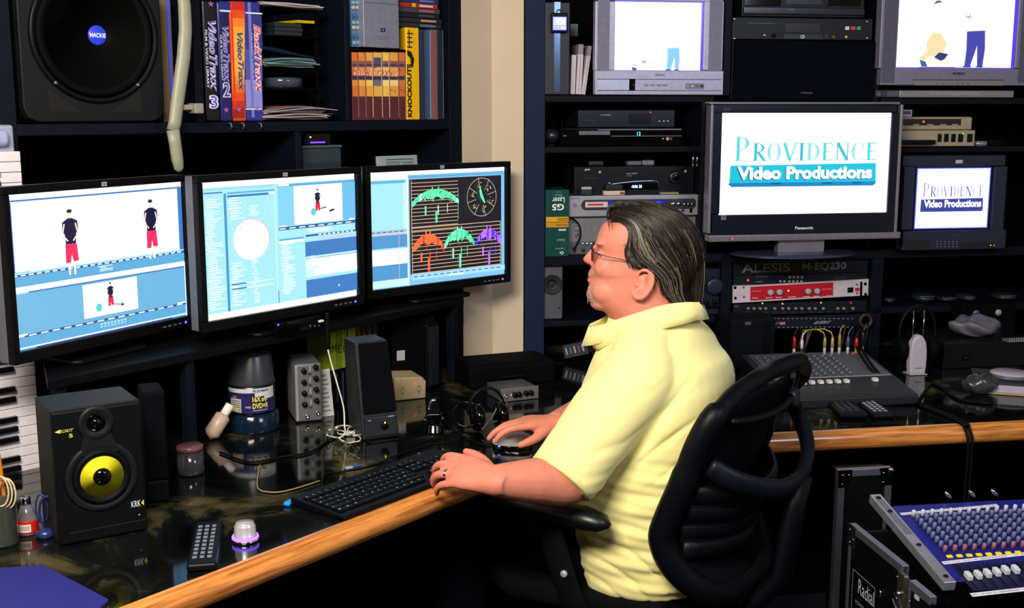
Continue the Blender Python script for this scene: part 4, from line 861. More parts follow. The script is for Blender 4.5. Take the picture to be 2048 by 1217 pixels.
# green boxed discs on the far side
gx = [663, 677, 688, 698, 711]
BK = Frame(FL.o.x, FL.o.y, 37.5)
bp = on_desk(690, 778)
tB, oB = FL.inv(bp)
o = thing('drawer_block', 'low black block beneath the row of green disc boxes', 'block', FL.P(FL.hit(655, 700, .7)[0], .7, DESKZ + .001), FL.rot); wB = FL.hit(768, 700, .7)[0] - FL.hit(655, 700, .7)[0]
ZG = FL.hit(700, 735, .7)[1]
obj('case', G().box(0, wB, .0, .12, 0, ZG - DESKZ - .0015), matte, o, .003)
for i in range(9):
    obj('disc_spine', G().box(.006 + i * wB / 9.6, .006 + i * wB / 9.6 + .004, -.003, 0, .01, ZG - DESKZ - .01), mat('spine_blue_grey', '#2c3648', .3), o)
for i, (x0, x1, c_, l_) in enumerate(((662, 673, '#7c8c1c', 'leftmost green disc box under the monitor riser'), (674, 683, '#6a7a16', 'second green disc box with dark letters'), (684, 694, '#84941e', 'third green disc box from the left'), (697, 712, '#8a9c22', 'widest green disc box with round mark'), (714, 722, '#4a2218', 'dark red disc box beside the green ones'), (724, 733, '#2a1a10', 'black and gold disc box left'), (735, 744, '#2c1c12', 'black and gold disc box in the middle'), (746, 756, '#241810', 'black and gold disc box at the right end'))):
    P = Panel(FL, .705, x0, 656 - (x0 - 662) * .1, x1, 735, 'disc_box', l_, 'box', z0=ZG + .001, group='disc boxes under the monitor riser')
    P.body('case', mat('db' + c_, c_, .35, noise=(50, .3)), .1, .001); g = G()
    if i < 3: P.tx(g, ['M', 'E', 'G'][i], x0 + 1.5, 690, x1 - 1, 706, '#1c2408')
    elif i == 3: x, z = P.xz(705, 697); g.ring(x, z, .005, .007, -.001, 20, '#1c2408'); g.quad(x - .001, z - .01, x + .001, z + .01, -.0012, '#1c2408')
    else: x, z = P.xz((x0 + x1) / 2, 668); g.ring(x, z, .0022, .0034, -.001, 14, '#b8a018'); P.r(g, x0 + 3, 672, x1 - 3, 688, '#8c7a14')
    obj('spine_print', g, PRINT, P.root)
# beige box with a red light
c = on_desk(826, 800); o = thing('switch_box', 'beige plastic box with vents and a small red light behind speaker', 'box', (c.x, c.y, DESKZ + .0008), math.pi / 2 - math.radians(66))
g = G(); g.prism([(-.055, 0), (.04, 0), (.042, .05), (.03, .064), (-.055, .07)], 0, .1); obj('case', g, mat('old_beige', '#a89878', .5), o, .004)
g = G(); g.disc(.006, .047, .0016, y=-.0012, col='#ff2020'); obj('power_light', g, LED, o); g = G()
for x in (-.032, .018): g.ring(x, .03, .004, .0052, -.001, 16, '#5c4c38', asp=2.2)
obj('vent_marks', g, PRINT, o)
o2 = thing('black_case', 'plain black case under the white label behind the tall speaker', 'case', (c.x - .03, c.y + .105, DESKZ + .0008), math.pi / 2 - math.radians(60)); obj('case', G().box(-.04, .1, 0, .05, 0, .22), matte, o2, .004)
g = G(); g.box(-.028, -.002, -.001, 0, .095, .125); obj('white_label', g, mat('label_white', '#a8aab4', .6), o2, label='blank white paper label')
o2 = thing('computer_tower', 'dark narrow computer tower beneath the rightmost monitor riser', 'computer', FL.P(FL.hit(868, 700, .62)[0], .62, DESKZ + .001), FL.rot); obj('case', G().box(-.03, .025, 0, .08, 0, .2), black, o2, .006)
obj('front_trim', G().box(-.025, .02, -.003, 0, .01, .19), mat('tower_trim', '#1a2026', .3), o2, .002)
# glossy black gadget (dock) and watch stand
c = on_desk(868, 866); o = thing('phone_dock', 'glossy black round dock with chrome trim on the desk', 'dock', (c.x, c.y, DESKZ + .0008), .1)
g = smoothg(); g.lathe([(.0001, 0), (.027, 0), (.028, .003), (.025, .006), (.0235, .022), (.016, .03), (.0001, .031)], n=36); obj('base', g, gloss, o)
obj('cradle', G().box(-.021, .021, -.014, .012, .031, .052), gloss, o, .004); obj('cradle_trim', G().box(-.015, .013, -.0155, -.012, .050, .0525), alu, o, .0005)
g = smoothg(); g.tube([(-.012, 0, .052), (-.013, 0, .07), (-.004, 0, .085), (.006, 0, .087)], [.004, .004, .005, .006], 12); obj('neck', g, chrome, o)
g = G(); g.obox((-.023, -.012, .038), (.004, 0, 0), (0, .001, 0), (0, 0, .0018)); g.obox((.022, -.012, .041), (.003, 0, .0015), (0, .001, 0), (-.001, 0, .002)); obj('side_clip', g, alu, o)
c = on_desk(978, 862); o = thing('headphones', 'black headphones with chrome yoke resting by the mouse', 'headphones', (c.x, c.y, DESKZ + .001), math.radians(20))
for sx, nm in ((-1, 'left'), (1, 'right')):
    g = smoothg(); g.lathe([(.0001, -.012), (.03, -.012), (.036, -.004), (.036, .008), (.028, .014), (.0001, .016)], (sx * .032, 0, .037), 'x', 30); obj('ear_cup', g, gloss, o)
g = smoothg(); g.tube([(.05 * math.sin(u), .02, .05 + .06 * math.cos(u)) for u in [-1.7 + i * 3.4 / 20 for i in range(21)]], .0055, 10, flat=.6); obj('headband', g, black, o)
g = G(); g.tube([(-.03, -.03, .012), (-.004, -.032, .04), (.01, -.032, .066)], .0022, 6); g.tube([(-.002, -.033, .03), (.012, -.033, .033)], .0018, 6); g.tube([(.044, -.012, .03), (.047, -.01, .085)], .002, 6); obj('yoke', g, alu, o)
c = on_desk(925, 862); o = thing('cable_reel', 'tilted black glossy ring of cable near the phone dock', 'cable', (c.x + .01, c.y + .03, DESKZ + .034))
g = smoothg(); M_ = Matrix.Rotation(math.radians(50), 3, 'X') @ Matrix.Rotation(.6, 3, 'Z')
for k in range(3): g.tube([M_ @ Vector((.036 * math.cos(u), .036 * math.sin(u), .003 * k)) for u in [i * 2 * math.pi / 28 for i in range(29)]], .0022, 6)
obj('coil', g, gloss, o)
# silver two channel box
c = on_desk(1040, 802); o = thing('headphone_amplifier', 'flat silver box with four black knobs by the right hand', 'amplifier', (c.x, c.y, DESKZ + .001), math.pi / 2 - math.radians(66))
obj('case', G().box(-.058, .058, .004, .11, 0, .036), mat('amp_case', '#74767e', .35, .7), o, .003); obj('face', G().box(-.06, .06, 0, .005, -.0, .038), mat('amp_face', '#a8a8ae', .3, .7), o, .002)
g = smoothg(); g.lathe([(.008, 0), (.007, .008), (.0001, .0095)], (0, 0, 0), 'y', 16); pieces('knob', g, black, o, [(-.018, 0, .019), (-.004, 0, .019), (.018, 0, .02), (.034, 0, .02)])
g = smoothg(); g.lathe([(.006, 0), (.006, .003), (.003, .003), (.003, .001), (.0001, .001)], (-.045, 0, .017), 'y', 16); obj('socket', g, chrome, o)
g = G(); g.quad(-.03, .017, -.022, .021, -.0006, '#f0f0f4'); g.quad(.002, .018, .01, .020, -.0006, '#404248'); obj('panel_marks', g, PRINT, o)
# low black block, added to make the desk corner before the wall dark
p0 = on_desk(925, 788); p1 = on_desk(1100, 772); d = p1 - p0
o = thing('corner_dark_block', 'long low black block added to darken the corner before the beige wall', 'case', (p0.x + .02, p0.y + .03, DESKZ + .001), math.atan2(d.y, d.x)); obj('case', G().box(0, d.length, 0, .16, 0, .075), matte, o, .012); obj('handle', G().box(.1, .18, -.008, 0, .03, .038), rubber, o, .003)
# computer mouse
c = on_desk(1025, 897, DESKZ); o = thing('computer_mouse', 'white and black computer mouse under the right hand', 'mouse', (c.x, c.y, DESKZ + .001), math.radians(172))
def mouse_shell(z0, zk, inset):
    g = smoothg(); N = 14; rings = []
    for i in range(N + 1):
        u = i / N; x = -.05 + .1 * u; wv = .028 * math.sqrt(max(0.0, 1 - abs(2 * u - 1) ** 3)) - inset; top_ = z0 + (zk - z0) * (.35 + .65 * math.sin(min(1, u * 1.05 + .12) * math.pi) ** .8 if u < .93 else .5)
        rings.append([(x, wv * math.cos(a), z0 + (top_ - z0) * max(0, math.sin(a)) ** .6) for a in [math.pi * k / 12 for k in range(13)]])
    v = [p_ for r_ in rings for p_ in r_]; f = [(i * 13 + k, (i + 1) * 13 + k, (i + 1) * 13 + k + 1, i * 13 + k + 1) for i in range(N) for k in range(12)]
    f += [tuple(range(13))[::-1], tuple(N * 13 + k for k in range(13))]; g.add(v, f); return g
obj('base', mouse_shell(.0, .022, 0), gloss, o); obj('top_shell', mouse_shell(.012, .042, -.0005), white, o, label='white top shell'); g = G(); g.ell((.03, .026, .010), (.003, .002, .002), 10, 6, col='#5060ff'); obj('indicator_light', g, LED, o)

# cables on the left desk
def cable(name, label, pts, r, m, n=6, cat='cable', grp=None):
    P_ = [Vector(p_) for p_ in pts]; out = []
    for i in range(len(P_) - 1):
        p0, p1, p2, p3 = P_[max(i - 1, 0)], P_[i], P_[i + 1], P_[min(i + 2, len(P_) - 1)]
        for k in range(6):
            t = k / 6; out.append(.5 * ((2 * p1) + (-p0 + p2) * t + (2 * p0 - 5 * p1 + 4 * p2 - p3) * t * t + (-p0 + 3 * p1 - 3 * p2 + p3) * t ** 3))
    out.append(P_[-1]); g = smoothg(); o_ = out[0].copy(); g.tube([q - o_ for q in out], r, n)
    o = obj(name, g, m); o.location = o_; tag(o, label, cat, grp); return o
def dk(px, py, z=.0035): return on_z(px, py, DESKZ + z)
wc = mat('cable_white', '#d8d4c4', .4); tc2 = mat('cable_tan', '#8a7d50', .5)
base = dk(690, 868); b0 = dk(655, 700)
top_ = at_depth(655, 650, base.y + .03); q1 = at_depth(656, 700, base.y + .03); q2 = at_depth(672, 760, base.y + .02); q3 = at_depth(687, 815, base.y + .01)
cable('gooseneck_cable', 'thin white cable hanging from the riser to the white tangle', [q1, at_depth(662, 725, base.y + .03), q2, q3, dk(690, 860, .02), dk(700, 868)], .0022, wc)
cable('plug_lead', 'black lead with plug above the thin white cable', [top_ + Vector((0, 0, .03)), top_, q1 + Vector((0, 0, .004))], .005, rubber)
R = random.Random(21)
tn = thing('white_cable_bundle', 'tangled thin white cord in a loose bundle before the disc boxes', 'cord', dk(692, 868, 0)); 
for k in range(4):
    pts = []; cx, cy = [(672, 868), (712, 862), (700, 878), (690, 860)][k]
    for i in range(13):
        a = i / 12 * 2 * math.pi * 1.3 + k; pts.append(dk(cx + (16 + 6 * R.random()) * math.cos(a), cy + (7 + 4 * R.random()) * math.sin(a), .003 + .022 * R.random() + .004 * k) - tn.location)
    out = []; 
    for i in range(len(pts) - 1):
        p0, p1, p2, p3 = pts[max(i - 1, 0)], pts[i], pts[i + 1], pts[min(i + 2, len(pts) - 1)]
        for q_ in range(5): t = q_ / 5; out.append(.5 * ((2 * p1) + (-p0 + p2) * t + (2 * p0 - 5 * p1 + 4 * p2 - p3) * t * t + (-p0 + 3 * p1 - 3 * p2 + p3) * t ** 3))
    g = smoothg(); g.tube(out, .0017, 6); obj('loop', g, wc, tn)
o = thing('earphone_adapter', 'small pale plug block in the tangle of white cords', 'plug', dk(702, 872, .001)); g = G(); g.box(-.012, .012, -.007, .007, 0, .012); obj('block', g, white, o, .003); g = G(); g.cyl((.012, 0, .006), (.02, 0, .006), .003, n=10); obj('pin', g, chrome, o)
cable('tan_cable', 'thin tan cable curving past the blue plug to the keyboard', [dk(520, 930), dk(515, 975), dk(540, 985), dk(570, 983), dk(610, 972), dk(640, 962)], .0016, tc2)
cable('black_cable', 'black cable lying across the desk before the silver audio box', [dk(440, 905), dk(500, 925), dk(560, 915), dk(620, 905), dk(660, 880), dk(700, 862), dk(740, 885)], .003, rubber)
cable('thin_black_cable', 'black cable looping above the computer keyboard', [dk(645, 985, .022), dk(650, 950), dk(700, 942), dk(750, 930), dk(810, 905), dk(860, 890), dk(905, 885)], .0025, rubber)
cable('short_black_cable', 'black cable looping between the headphones and the mouse', [dk(905, 860), dk(940, 880), dk(975, 890), dk(1005, 875), dk(1005, 840), dk(990, 820), dk(1010, 808, .01)], .0022, rubber)
o = thing('memory_stick', 'small clear and blue stick lying by the black cable', 'memory stick', dk(700, 938, .001), math.radians(40)); g = G(); g.box(-.012, .006, -.006, .006, 0, .006); obj('body', g, mat('stick_clear', '#9098b0', .2), o, .002); g = G(); g.box(.006, .032, -.005, .005, .001, .005); obj('cap', g, mat('stick_blue', '#24489c', .3), o, .002)
# pink lined disc tub behind the satellite speaker
c = on_desk(366, 955); o = thing('disc_tub', 'short clear tub of discs with a pinkish lid beside the satellite speaker', 'tub', (c.x + .01, c.y + .03, DESKZ + .001))
g = smoothg(); g.lathe([(.0001, 0), (.03, 0), (.031, .003), (.030, .055)], n=32); obj('tub', g, mat('tub_smoke', '#303238', .12), o); g = smoothg(); g.lathe([(.031, .055), (.031, .064), (.028, .067), (.0001, .067)], n=32); obj('lid', g, mat('lid_pink', '#6b4448', .3), o)
# small box with sockets under the middle monitor
P = Panel(FL, .60, 552, 640, 642, 662, 'usb_hub', 'small black connection box with coloured sockets under the middle monitor', 'hub', z0=RZ + .0005)
P.body('case', gloss, .05, .002); g = G()
for x_, c_ in ((620, '#40a060'), (629, '#4080b0'), (637, '#b04050')): a, b = P.xz(x_, 652); g.ring(a, b, .0014, .0028, -.001, 12, c_)
obj('socket', g, PRINT, P.root); g = G(); a, b = P.xz(556, 650); g.disc(a, b, .003, y=-.0012, col='#5030ff'); obj('power_light', g, LED, P.root); 
g = G(); a, b = P.xz(640, 645); g.box(a - .006, a + .01, -.006, .01, b, b + .006); obj('plug', g, white, P.root, .002)

# ================================================================== things in the right shelving
def DEV(x0, y0, x1, y1, name, label, cat, z0=None, off=.02, grp=None, F=FR): return Panel(F, RO + off, x0, y0, x1, y1, name, label, cat, z0, grp)
def knob(P, px, py, rpx, m, h=.012, name='knob'):
    x, z = P.xz(px, py); r = P.xz(px + rpx, py)[0] - x
    g = smoothg(); g.lathe([(r, 0), (r * .92, h), (r * .7, h + .001), (.0001, h + .001)], (x, 0, z), 'y', 20); return obj(name, g, m, P.root)
def leds(P, lst, name='indicator_light'):
    for px, py, r, c in lst:
        x, z = P.xz(px, py); g = smoothg(); g.lathe([(.0008 * r, 0), (.0007 * r, .0015), (.0001, .002)], (x, 0, z), 'y', 12, c); obj(name, g, LED, P.root)
def btns(P, lst, m, name='button', d=.003):
    for (x0, y0, x1, y1) in lst: obj(name, P.r(G(), x0, y0, x1, y1, y=0, d=d), m, P.root, .0005)

# silver CRT television, top left
P = DEV(1190, -22, 1447, 190, 'crt_television', 'silver tube television with a bright picture on the left upper shelf', 'television', Z1 + .001, off=-.02)
g = G(); tvs = mat('tv_silver', '#a5a3bd', .4, .25)
def frame_px(P, out, inn, y0, y1, g=None):
    g = g or G(); (X0, Y0, X1, Y1), (a, b, c, d) = out, inn
    for q in ((X0, Y0, X1, b), (X0, d, X1, Y1), (X0, b, a, d), (c, b, X1, d)):
        u0 = P.xz(q[0], (q[1] + q[3]) / 2)[0]; u1 = P.xz(q[2], (q[1] + q[3]) / 2)[0]; v0 = P.xz((q[0] + q[2]) / 2, q[3])[1]; v1 = P.xz((q[0] + q[2]) / 2, q[1])[1]
        g.box(u0, u1, y0, y1, v0, v1)
    return g
obj('front_frame', frame_px(P, (1190, -22, 1447, 190), (1230, 2, 1408, 141), 0, .03), tvs, P.root, .003)
g = G(); v = [(.004, .03, .004), (P.w - .004, .03, .004), (P.w - .004, .03, P.h - .004), (.004, .03, P.h - .004), (.08, .36, .03), (P.w - .08, .36, .03), (P.w - .08, .36, P.h - .06), (.08, .36, P.h - .06)]
g.add(v, [(0, 1, 2, 3), (7, 6, 5, 4), (0, 4, 5, 1), (1, 5, 6, 2), (2, 6, 7, 3), (3, 7, 4, 0)]); obj('rear_shell', g, grey, P.root, .01)
for x0, x1 in ((1195, 1219), (1418, 1444)): obj('speaker_grille', P.r(G(), x0, 0, x1, 142, y=0, d=.001), mat('tv_grille', '#77788f', .6, .2, bump=(700, .6)), P.root)
def tvpic(P, x0, y0, x1, y1, fn, y=.009, curve=None):
    a, b = P.xz(x0, (y0 + y1) / 2)[0], P.xz(x1, (y0 + y1) / 2)[0]; c, d = P.xz((x0 + x1) / 2, y1)[1], P.xz((x0 + x1) / 2, y0)[1]
    q = Pic(a, c, b - a, d - c, y); fn(q); o = obj('screen', q.g, SCREEN, P.root); return o
def legsfig(q, u, v, w, h, c1, c2='#1c2c80'):
    q.p([(u - .45 * w, v + h), (u + .45 * w, v + h * 1.03), (u + .5 * w, v + h * .5), (u + .42 * w, v), (u + .16 * w, v), (u + .1 * w, v + h * .6), (u - .2 * w, v), (u - .48 * w, v), (u - .42 * w, v + h * .5)], c1)
    q.r(u - .55 * w, v - .005, u - .15 * w, v + .012, c2); q.r(u + .12 * w, v - .005, u + .45 * w, v + .012, c2)
def pic_tv1(q):
    q.r(0, 0, 1, 1, '#4a30e8'); q.r(.004, .004, .975, .985, WH); legsfig(q, .665, .004, .15, .32, '#78b8e4')
    q.p([(.2, .06), (.22, .1), (.3, .07), (.25, .07)], '#e8b8d0'); q.p([(.2, .05), (.26, .03), (.25, .004), (.21, .004)], '#30408c'); q.p([(.3, .12), (.34, .16), (.37, .11), (.34, .1)], '#b8a0c8'); q.line(.42, .13, .4, .09, .008, '#e0a8b8'); q.line(.66, .89, .7, .86, .012, '#d8d0e8')
tvpic(P, 1230, 2, 1408, 141, pic_tv1)
g = G(); P.tx(g, 'SAMSUNG', 1310, 148, 1329, 152, '#4a4858'); P.r(g, 1194, 158, 1443, 159.4, '#3c3a50', y=-.0006); P.r(g, 1194, 180.5, 1443, 182, '#3c3a50', y=-.0006); obj('front_marks', g, PRINT, P.root)
obj('control_flap', P.r(G(), 1195, 160, 1258, 180, y=0, d=.0015), mat('flap_silver', '#a9b2c8', .35, .25), P.root)
obj('sensor_window', P.r(G(), 1258.5, 158, 1270, 181, y=0, d=.0018), gloss, P.root); leds(P, [(1267, 170, 3, '#ff1030')])
btns(P, [(1288 + 12.5 * k, 168.5, 1297 + 12.5 * k, 172) for k in range(4)], mat('tv_button', '#7d7b90', .4))
obj('socket_panel', P.r(G(), 1371, 167, 1408, 178, y=0, d=.001), mat('socket_panel_grey', '#6c6a80', .4), P.root)
for k, c in enumerate(('#b0a890', '#c8c8d0', '#a05060', '#101018')):
    x, z = P.xz(1375 + 9.5 * k, 172.5); g = smoothg(); g.lathe([(.004, .001), (.004, .003), (.002, .003), (.002, .0012), (.0001, .0012)], (x, 0, z), 'y', 14, c); obj('jack_socket', g, PLAST, P.root)

# binder with metal strip and clock
P = DEV(1090, 4, 1140, 188, 'binder', 'tall dark binder with a shiny metal strip beside the silver television', 'binder', Z1 + .001, off=.0)
P.body('cover', mat('binder_dark', '#141b24', .5), .28, .004); obj('metal_strip', P.r(G(), 1108, 4, 1120, 184, y=0, d=.002), mat('strip_metal', '#86a0c8', .16, .95), P.root)
zc = P
o = thing('clock', 'small lit clock face with dark case clipped to the binder', 'clock', FR.P(P.t0 + P.xz(1101, 30)[0], RO - .003, P.zb + P.xz(1117, 66)[1]), FR.rot)
w = P.xz(1134, 40)[0] - P.xz(1101, 40)[0]; h = P.xz(1117, 26)[1] - P.xz(1117, 66)[1]; obj('case', G().box(0, w, -.012, 0, 0, h), black, o, .004)
q = Pic(w * .08, h * .12, w * .84, h * .68, -.0125); q.r(0, 0, 1, 1, '#7a60ff'); q.r(.05, .05, .95, .95, '#c8d4ff'); q.t('7:20', .3, .45, .92, .88, '#f6f8ff', fat=.03); q.r(.08, .3, .9, .36, '#9a90e8'); q.r(.1, .12, .6, .2, '#a098e8'); obj('display', q.g, SCREEN, o)
g = G(); g.tube([(w * .5 + .006 * math.cos(u), -.006, h + .004 + .006 * math.sin(u)) for u in [i * math.pi / 8 for i in range(9)]], .0014, 6); obj('ring', g, black, o)
# booklets
for i, (x0, x1, y0, tl, l) in enumerate(((1141, 1151, 108, 2, 'leftmost white booklet leaning beside the binder'), (1152, 1164, 88, 3, 'tallest grey-topped booklet in the leaning row'), (1163, 1172, 90, 8, 'white booklet leaning most, nearest the silver television'))):
    P = DEV(x0, y0, x1, 189, 'booklet', l, 'booklet', Z1 + .004, off=.03, grp='booklets beside the binder'); P.root.rotation_euler = (0, math.radians(tl), FR.rot)
    obj('pages', G().box(0, P.w * .9, 0, .14, 0, P.h * (.98 if i == 0 else .8)), mat('booklet_paper', '#c4bcc6', .7), P.root, .001)
    if i: obj('cover_end', G().box(0.0005, P.w * .85, 0.001, .14, P.h * .8, P.h), mat('booklet_grey', '#8d8290', .7), P.root, .001)
    obj('page_line', G().box(P.w * .42, P.w * .48, -.0006, 0, .004, P.h * .78), mat('page_shadow_grey', '#84798a', .8), P.root)
P = DEV(1141, 48, 1156, 73, 'tag', 'small pale blue paper tag on the dark wall above the booklets', 'tag', off=.42); P.body('card', mat('tag_blue', '#7fa0b0', .7), .028, .0)

# middle column: decks and black speaker
P = DEV(1465, 80, 1755, 203, 'centre_speaker', 'wide black cloth-fronted speaker above the big flat television', 'speaker', off=.0)
obj('cabinet', G().box(0, P.w, .01, .3, 0, P.h), black, P.root, .005); obj('grille', G().box(.003, P.w - .003, 0, .012, .004, P.h - .004), mat('grille_cloth', '#060a14', .95, bump=(1200, .8), spec=.05), P.root, .004)
g = G(); P.tx(g, 'YAMAHA', 1600, 184, 1625, 188, '#59506a', fat=.01); obj('badge', g, PRINT, P.root); zsp = P.zb + P.h
rbox('shelf', rt(1463, 150), rt(1757, 150), P.zb - .022, P.zb - .001)
P = DEV(1465, 36, 1745, 78, 'disc_player', 'black rack disc player with coloured buttons above the black speaker', 'disc player', zsp + .001, off=.005)
P.body('case', mat('rack_black', '#0c1119', .45, spec=.3), .3, .002)
g = G(); P.r(g, 1570, 47, 1640, 64, '#05070a'); P.r(g, 1568, 69, 1645, 78, '#151b24'); P.tx(g, 'CD', 1600, 70, 1609, 77, '#c8ccd8', fat=.03); P.r(g, 1496, 46, 1550, 47.4, '#3c4250'); P.r(g, 1650, 69, 1655, 76, '#1c222c'); obj('front_print', g, PRINT, P.root)
for x, c in ((1690, '#d0d0d4'), (1702, '#d84030'), (1713, '#30a060')): obj('button', P.r(G(), x, 53, x + 8, 60, c, y=0, d=.003), PLAST, P.root, .0005)
for x, c in ((1664, '#8a3830'), (1689, '#c8a020')): knob(P, x + 3, 74, 3, mat('kb' + c, c, .4), .003, 'button')
knob(P, 1529, 71, 3.5, chrome, .003, 'jack_socket'); knob(P, 1547, 71, 4, black, .008)
for x, y in ((1469, 38), (1734, 43), (1469, 85 - 8), (1734, 76)): knob(P, x, y, 2.5, chrome, .002, 'screw')
P2 = DEV(1484, -30, 1730, 33, 'cassette_deck', 'wide black double cassette deck at the top of the middle column', 'deck', P.zb + P.h + .002, off=.002)
P2.body('case', mat('rack_black', '#0c1119', .45, spec=.3), .3, .004)
for x0, x1 in ((1489, 1562), (1654, 1722)): obj('cassette_door', P2.r(G(), x0, -24, x1, 12, y=0, d=.003), gloss, P2.root, .002)
obj('front_lip', P2.r(G(), 1486, 15, 1728, 30, y=0, d=.008), mat('deck_lip', '#161c28', .25), P2.root, .003)
g = G(); P2.r(g, 1572, 0, 1644, 8, '#141a22', y=-.0005); P2.r(g, 1574, 19, 1586, 21, '#4c5464', y=-.0095); obj('display_print', g, PRINT, P2.root)

# second tube television, top right
P = DEV(1762, -40, 2100, 171, 'crt_television', 'large grey tube television at the top right corner', 'television', off=-.03)
ZT = ZR1 + .034; P.zb = ZT; P.root.location.z = ZT; P.h = FR.hit(1900, -40, RO - .03)[1] - ZT
tg = mat('tv_grey', '#7a7890', .4, .25)
obj('front_frame', frame_px(P, (1762, -40, 2100, 171), (1797, -34, 2036, 137), 0, .04), tg, P.root, .003)
g = G(); v = [(.004, .04, .004), (P.w - .004, .04, .004), (P.w - .004, .04, P.h - .004), (.004, .04, P.h - .004), (.08, .40, .03), (P.w - .08, .40, .03), (P.w - .08, .40, P.h - .06), (.08, .40, P.h - .06)]
g.add(v, [(0, 1, 2, 3), (7, 6, 5, 4), (0, 4, 5, 1), (1, 5, 6, 2), (2, 6, 7, 3), (3, 7, 4, 0)]); obj('rear_shell', g, black, P.root, .01)
obj('speaker_strip', P.r(G(), 1767, -30, 1793, 166, y=0, d=.001), mat('tv_strip', '#565468', .6, .2, bump=(700, .5)), P.root)
obj('speaker_strip', P.r(G(), 2042, -30, 2090, 166, y=0, d=.001), mat('tv_strip', '#565468', .6, .2), P.root)
obj('front_flap', P.r(G(), 1828, 161, 2006, 171, y=0, d=.0015), mat('tv_flap', '#807d88', .4, .2), P.root)
g = G(); P.tx(g, 'SONY', 1905, 145, 1930, 150, '#202028', y=-.002, fat=.03); P.r(g, 1826, 159.5, 2008, 161, '#20202a', y=-.002)
for k in range(7): P.tx(g, 'o', 1873 + 10 * k, 166, 1877 + 10 * k, 169, '#38363e', y=-.0022)
obj('front_marks', g, PRINT, P.root)
def pic_tv2(q):
    q.r(0, 0, 1, 1, '#4a30e8'); q.r(.004, .012, .975, 1, WH); legsfig(q, .66, .02, .17, .42, '#3a3c9c')
    q.p([(.25, .3), (.3, .42), (.36, .42), (.42, .3), (.4, .2), (.45, .06), (.38, .05), (.35, .14), (.28, .14), (.22, .07), (.2, .12), (.26, .2)], '#f8cfa0'); q.d(.33, .72, .028, .04, '#fff0e4')
    q.p([(.29, .74), (.31, .79), (.34, .80), (.37, .77), (.34, .775), (.31, .76)], '#5a4488'); q.p([(.32, .13), (.36, .19), (.44, .17), (.39, .08)], '#28306c'); q.p([(.2, .1), (.22, .02), (.27, .02), (.25, .08)], '#2c5a9c'); q.line(.57, .62, .61, .6, .008, '#c05080'); q.line(.6, .65, .6, .59, .006, '#d87090'); q.line(.25, .12, .36, .05, .03, '#ffe4d0'); q.line(.44, .1, .35, .05, .03, '#ffe4d0')
    q.line(.2, .012, .5, .012, .006, '#602050')
tvpic(P, 1797, -34, 2036, 137, pic_tv2)
P = DEV(1799, 181, 2028, 196, 'disc_player', 'slim silver disc player under the large corner television', 'disc player', ZR1 + .001, off=-.015)
P.body('case', mat('slim_silver', '#8b8892', .35, .4), .28, .003); obj('tray', P.r(G(), 1860, 184, 1960, 190, y=0, d=.001), mat('tray_silver', '#9a97a2', .3, .4), P.root)
g = G(); g.box(.0, P.w + .12, .05, .35, P.h + .0008, .032); 
P = DEV(1752, 180, 1798, 195, 'small_router', 'small dark box with silver end left of the slim silver player', 'box', ZR1 + .001, off=-.01); P.body('case', mat('dim_silver', '#2c303a', .35), .2, .003)
obj('end_plate', P.r(G(), 1774, 182, 1797, 193, y=0, d=.001), mat('plate_blue', '#5a6270', .3, .5), P.root); knob(P, 1757, 189, 4, grey, .006)

# compartment with two recorders
P = DEV(1156, 220, 1350, 253, 'video_recorder', 'black video recorder with red light, upper of the stacked pair', 'recorder', off=.03)
zt_ = FR.hit(1250, 262, RO + .03)[1]
P = DEV(1110, 255, 1364, 287, 'disc_recorder', 'glossy black disc recorder with blue digits on the second shelf', 'recorder', Z2 + .001, off=.0) if False else P
P.zb = FR.hit(1250, 256, RO + .03)[1]
low = DEV(1122, 256, 1364, 287, 'disc_recorder', 'glossy black disc recorder with blue digits on the second shelf', 'recorder', Z2 + .001, off=.01)
low.body('case', gloss, .28, .004)
g = G(); low.r(g, 1196, 258.5, 1363, 260.5, '#9aa0ac'); low.r(g, 1222, 271.5, 1363, 273, '#b8bcc6'); low.r(g, 1126, 270.5, 1133, 273, '#a8acb8'); low.r(g, 1158, 262, 1220, 270, '#1a2230', y=-.0006); obj('trim_lines', g, mat('trim_line_metal', '#9aa0b0', .2, .8), low.root)
g = G(); low.tx(g, '12', 1274, 264, 1281, 271, '#40c0ff', y=-.0014); obj('digits', g, LED, low.root, label='glowing blue digits')
knob(low, 1326, 278, 2.5, chrome, .002, 'jack_socket'); knob(low, 1335, 278, 3.5, mat('jack_cream', '#b09a84', .4), .003, 'jack_socket'); knob(low, 1342, 278, 3, mat('jack_red', '#703028', .4), .003, 'jack_socket')
P.root.location.z = low.zb + low.h + .001; P.zb = low.zb + low.h + .001; P.h = FR.hit(1250, 220, RO + .03)[1] - P.zb
P.body('case', mat('vcr_black', '#0f1420', .35, spec=.3), .25, .003)
g = G(); P.tx(g, 'JVC DIGITAL', 1201, 229, 1222, 232, '#aab0c0', fat=.02); P.r(g, 1170, 240, 1190, 241, '#39404e'); P.r(g, 1268, 242, 1276, 244, '#8a90a0'); obj('front_print', g, PRINT, P.root)
obj('control_dome', P.r(G(), 1258, 226, 1302, 247, y=0, d=.003), mat('vcr_dome', '#0b0f18', .2), P.root, .001)
for x in (1319, 1328, 1336): knob(P, x, 243, 2.6, chrome, .002, 'jack_socket')
leds(P, [(1301, 225, 3, '#ff1030')])
P = DEV(1092, 258, 1122, 285, 'webcam', 'small rounded black device at the left end of second shelf', 'camera', Z2 + .001, off=-.005)
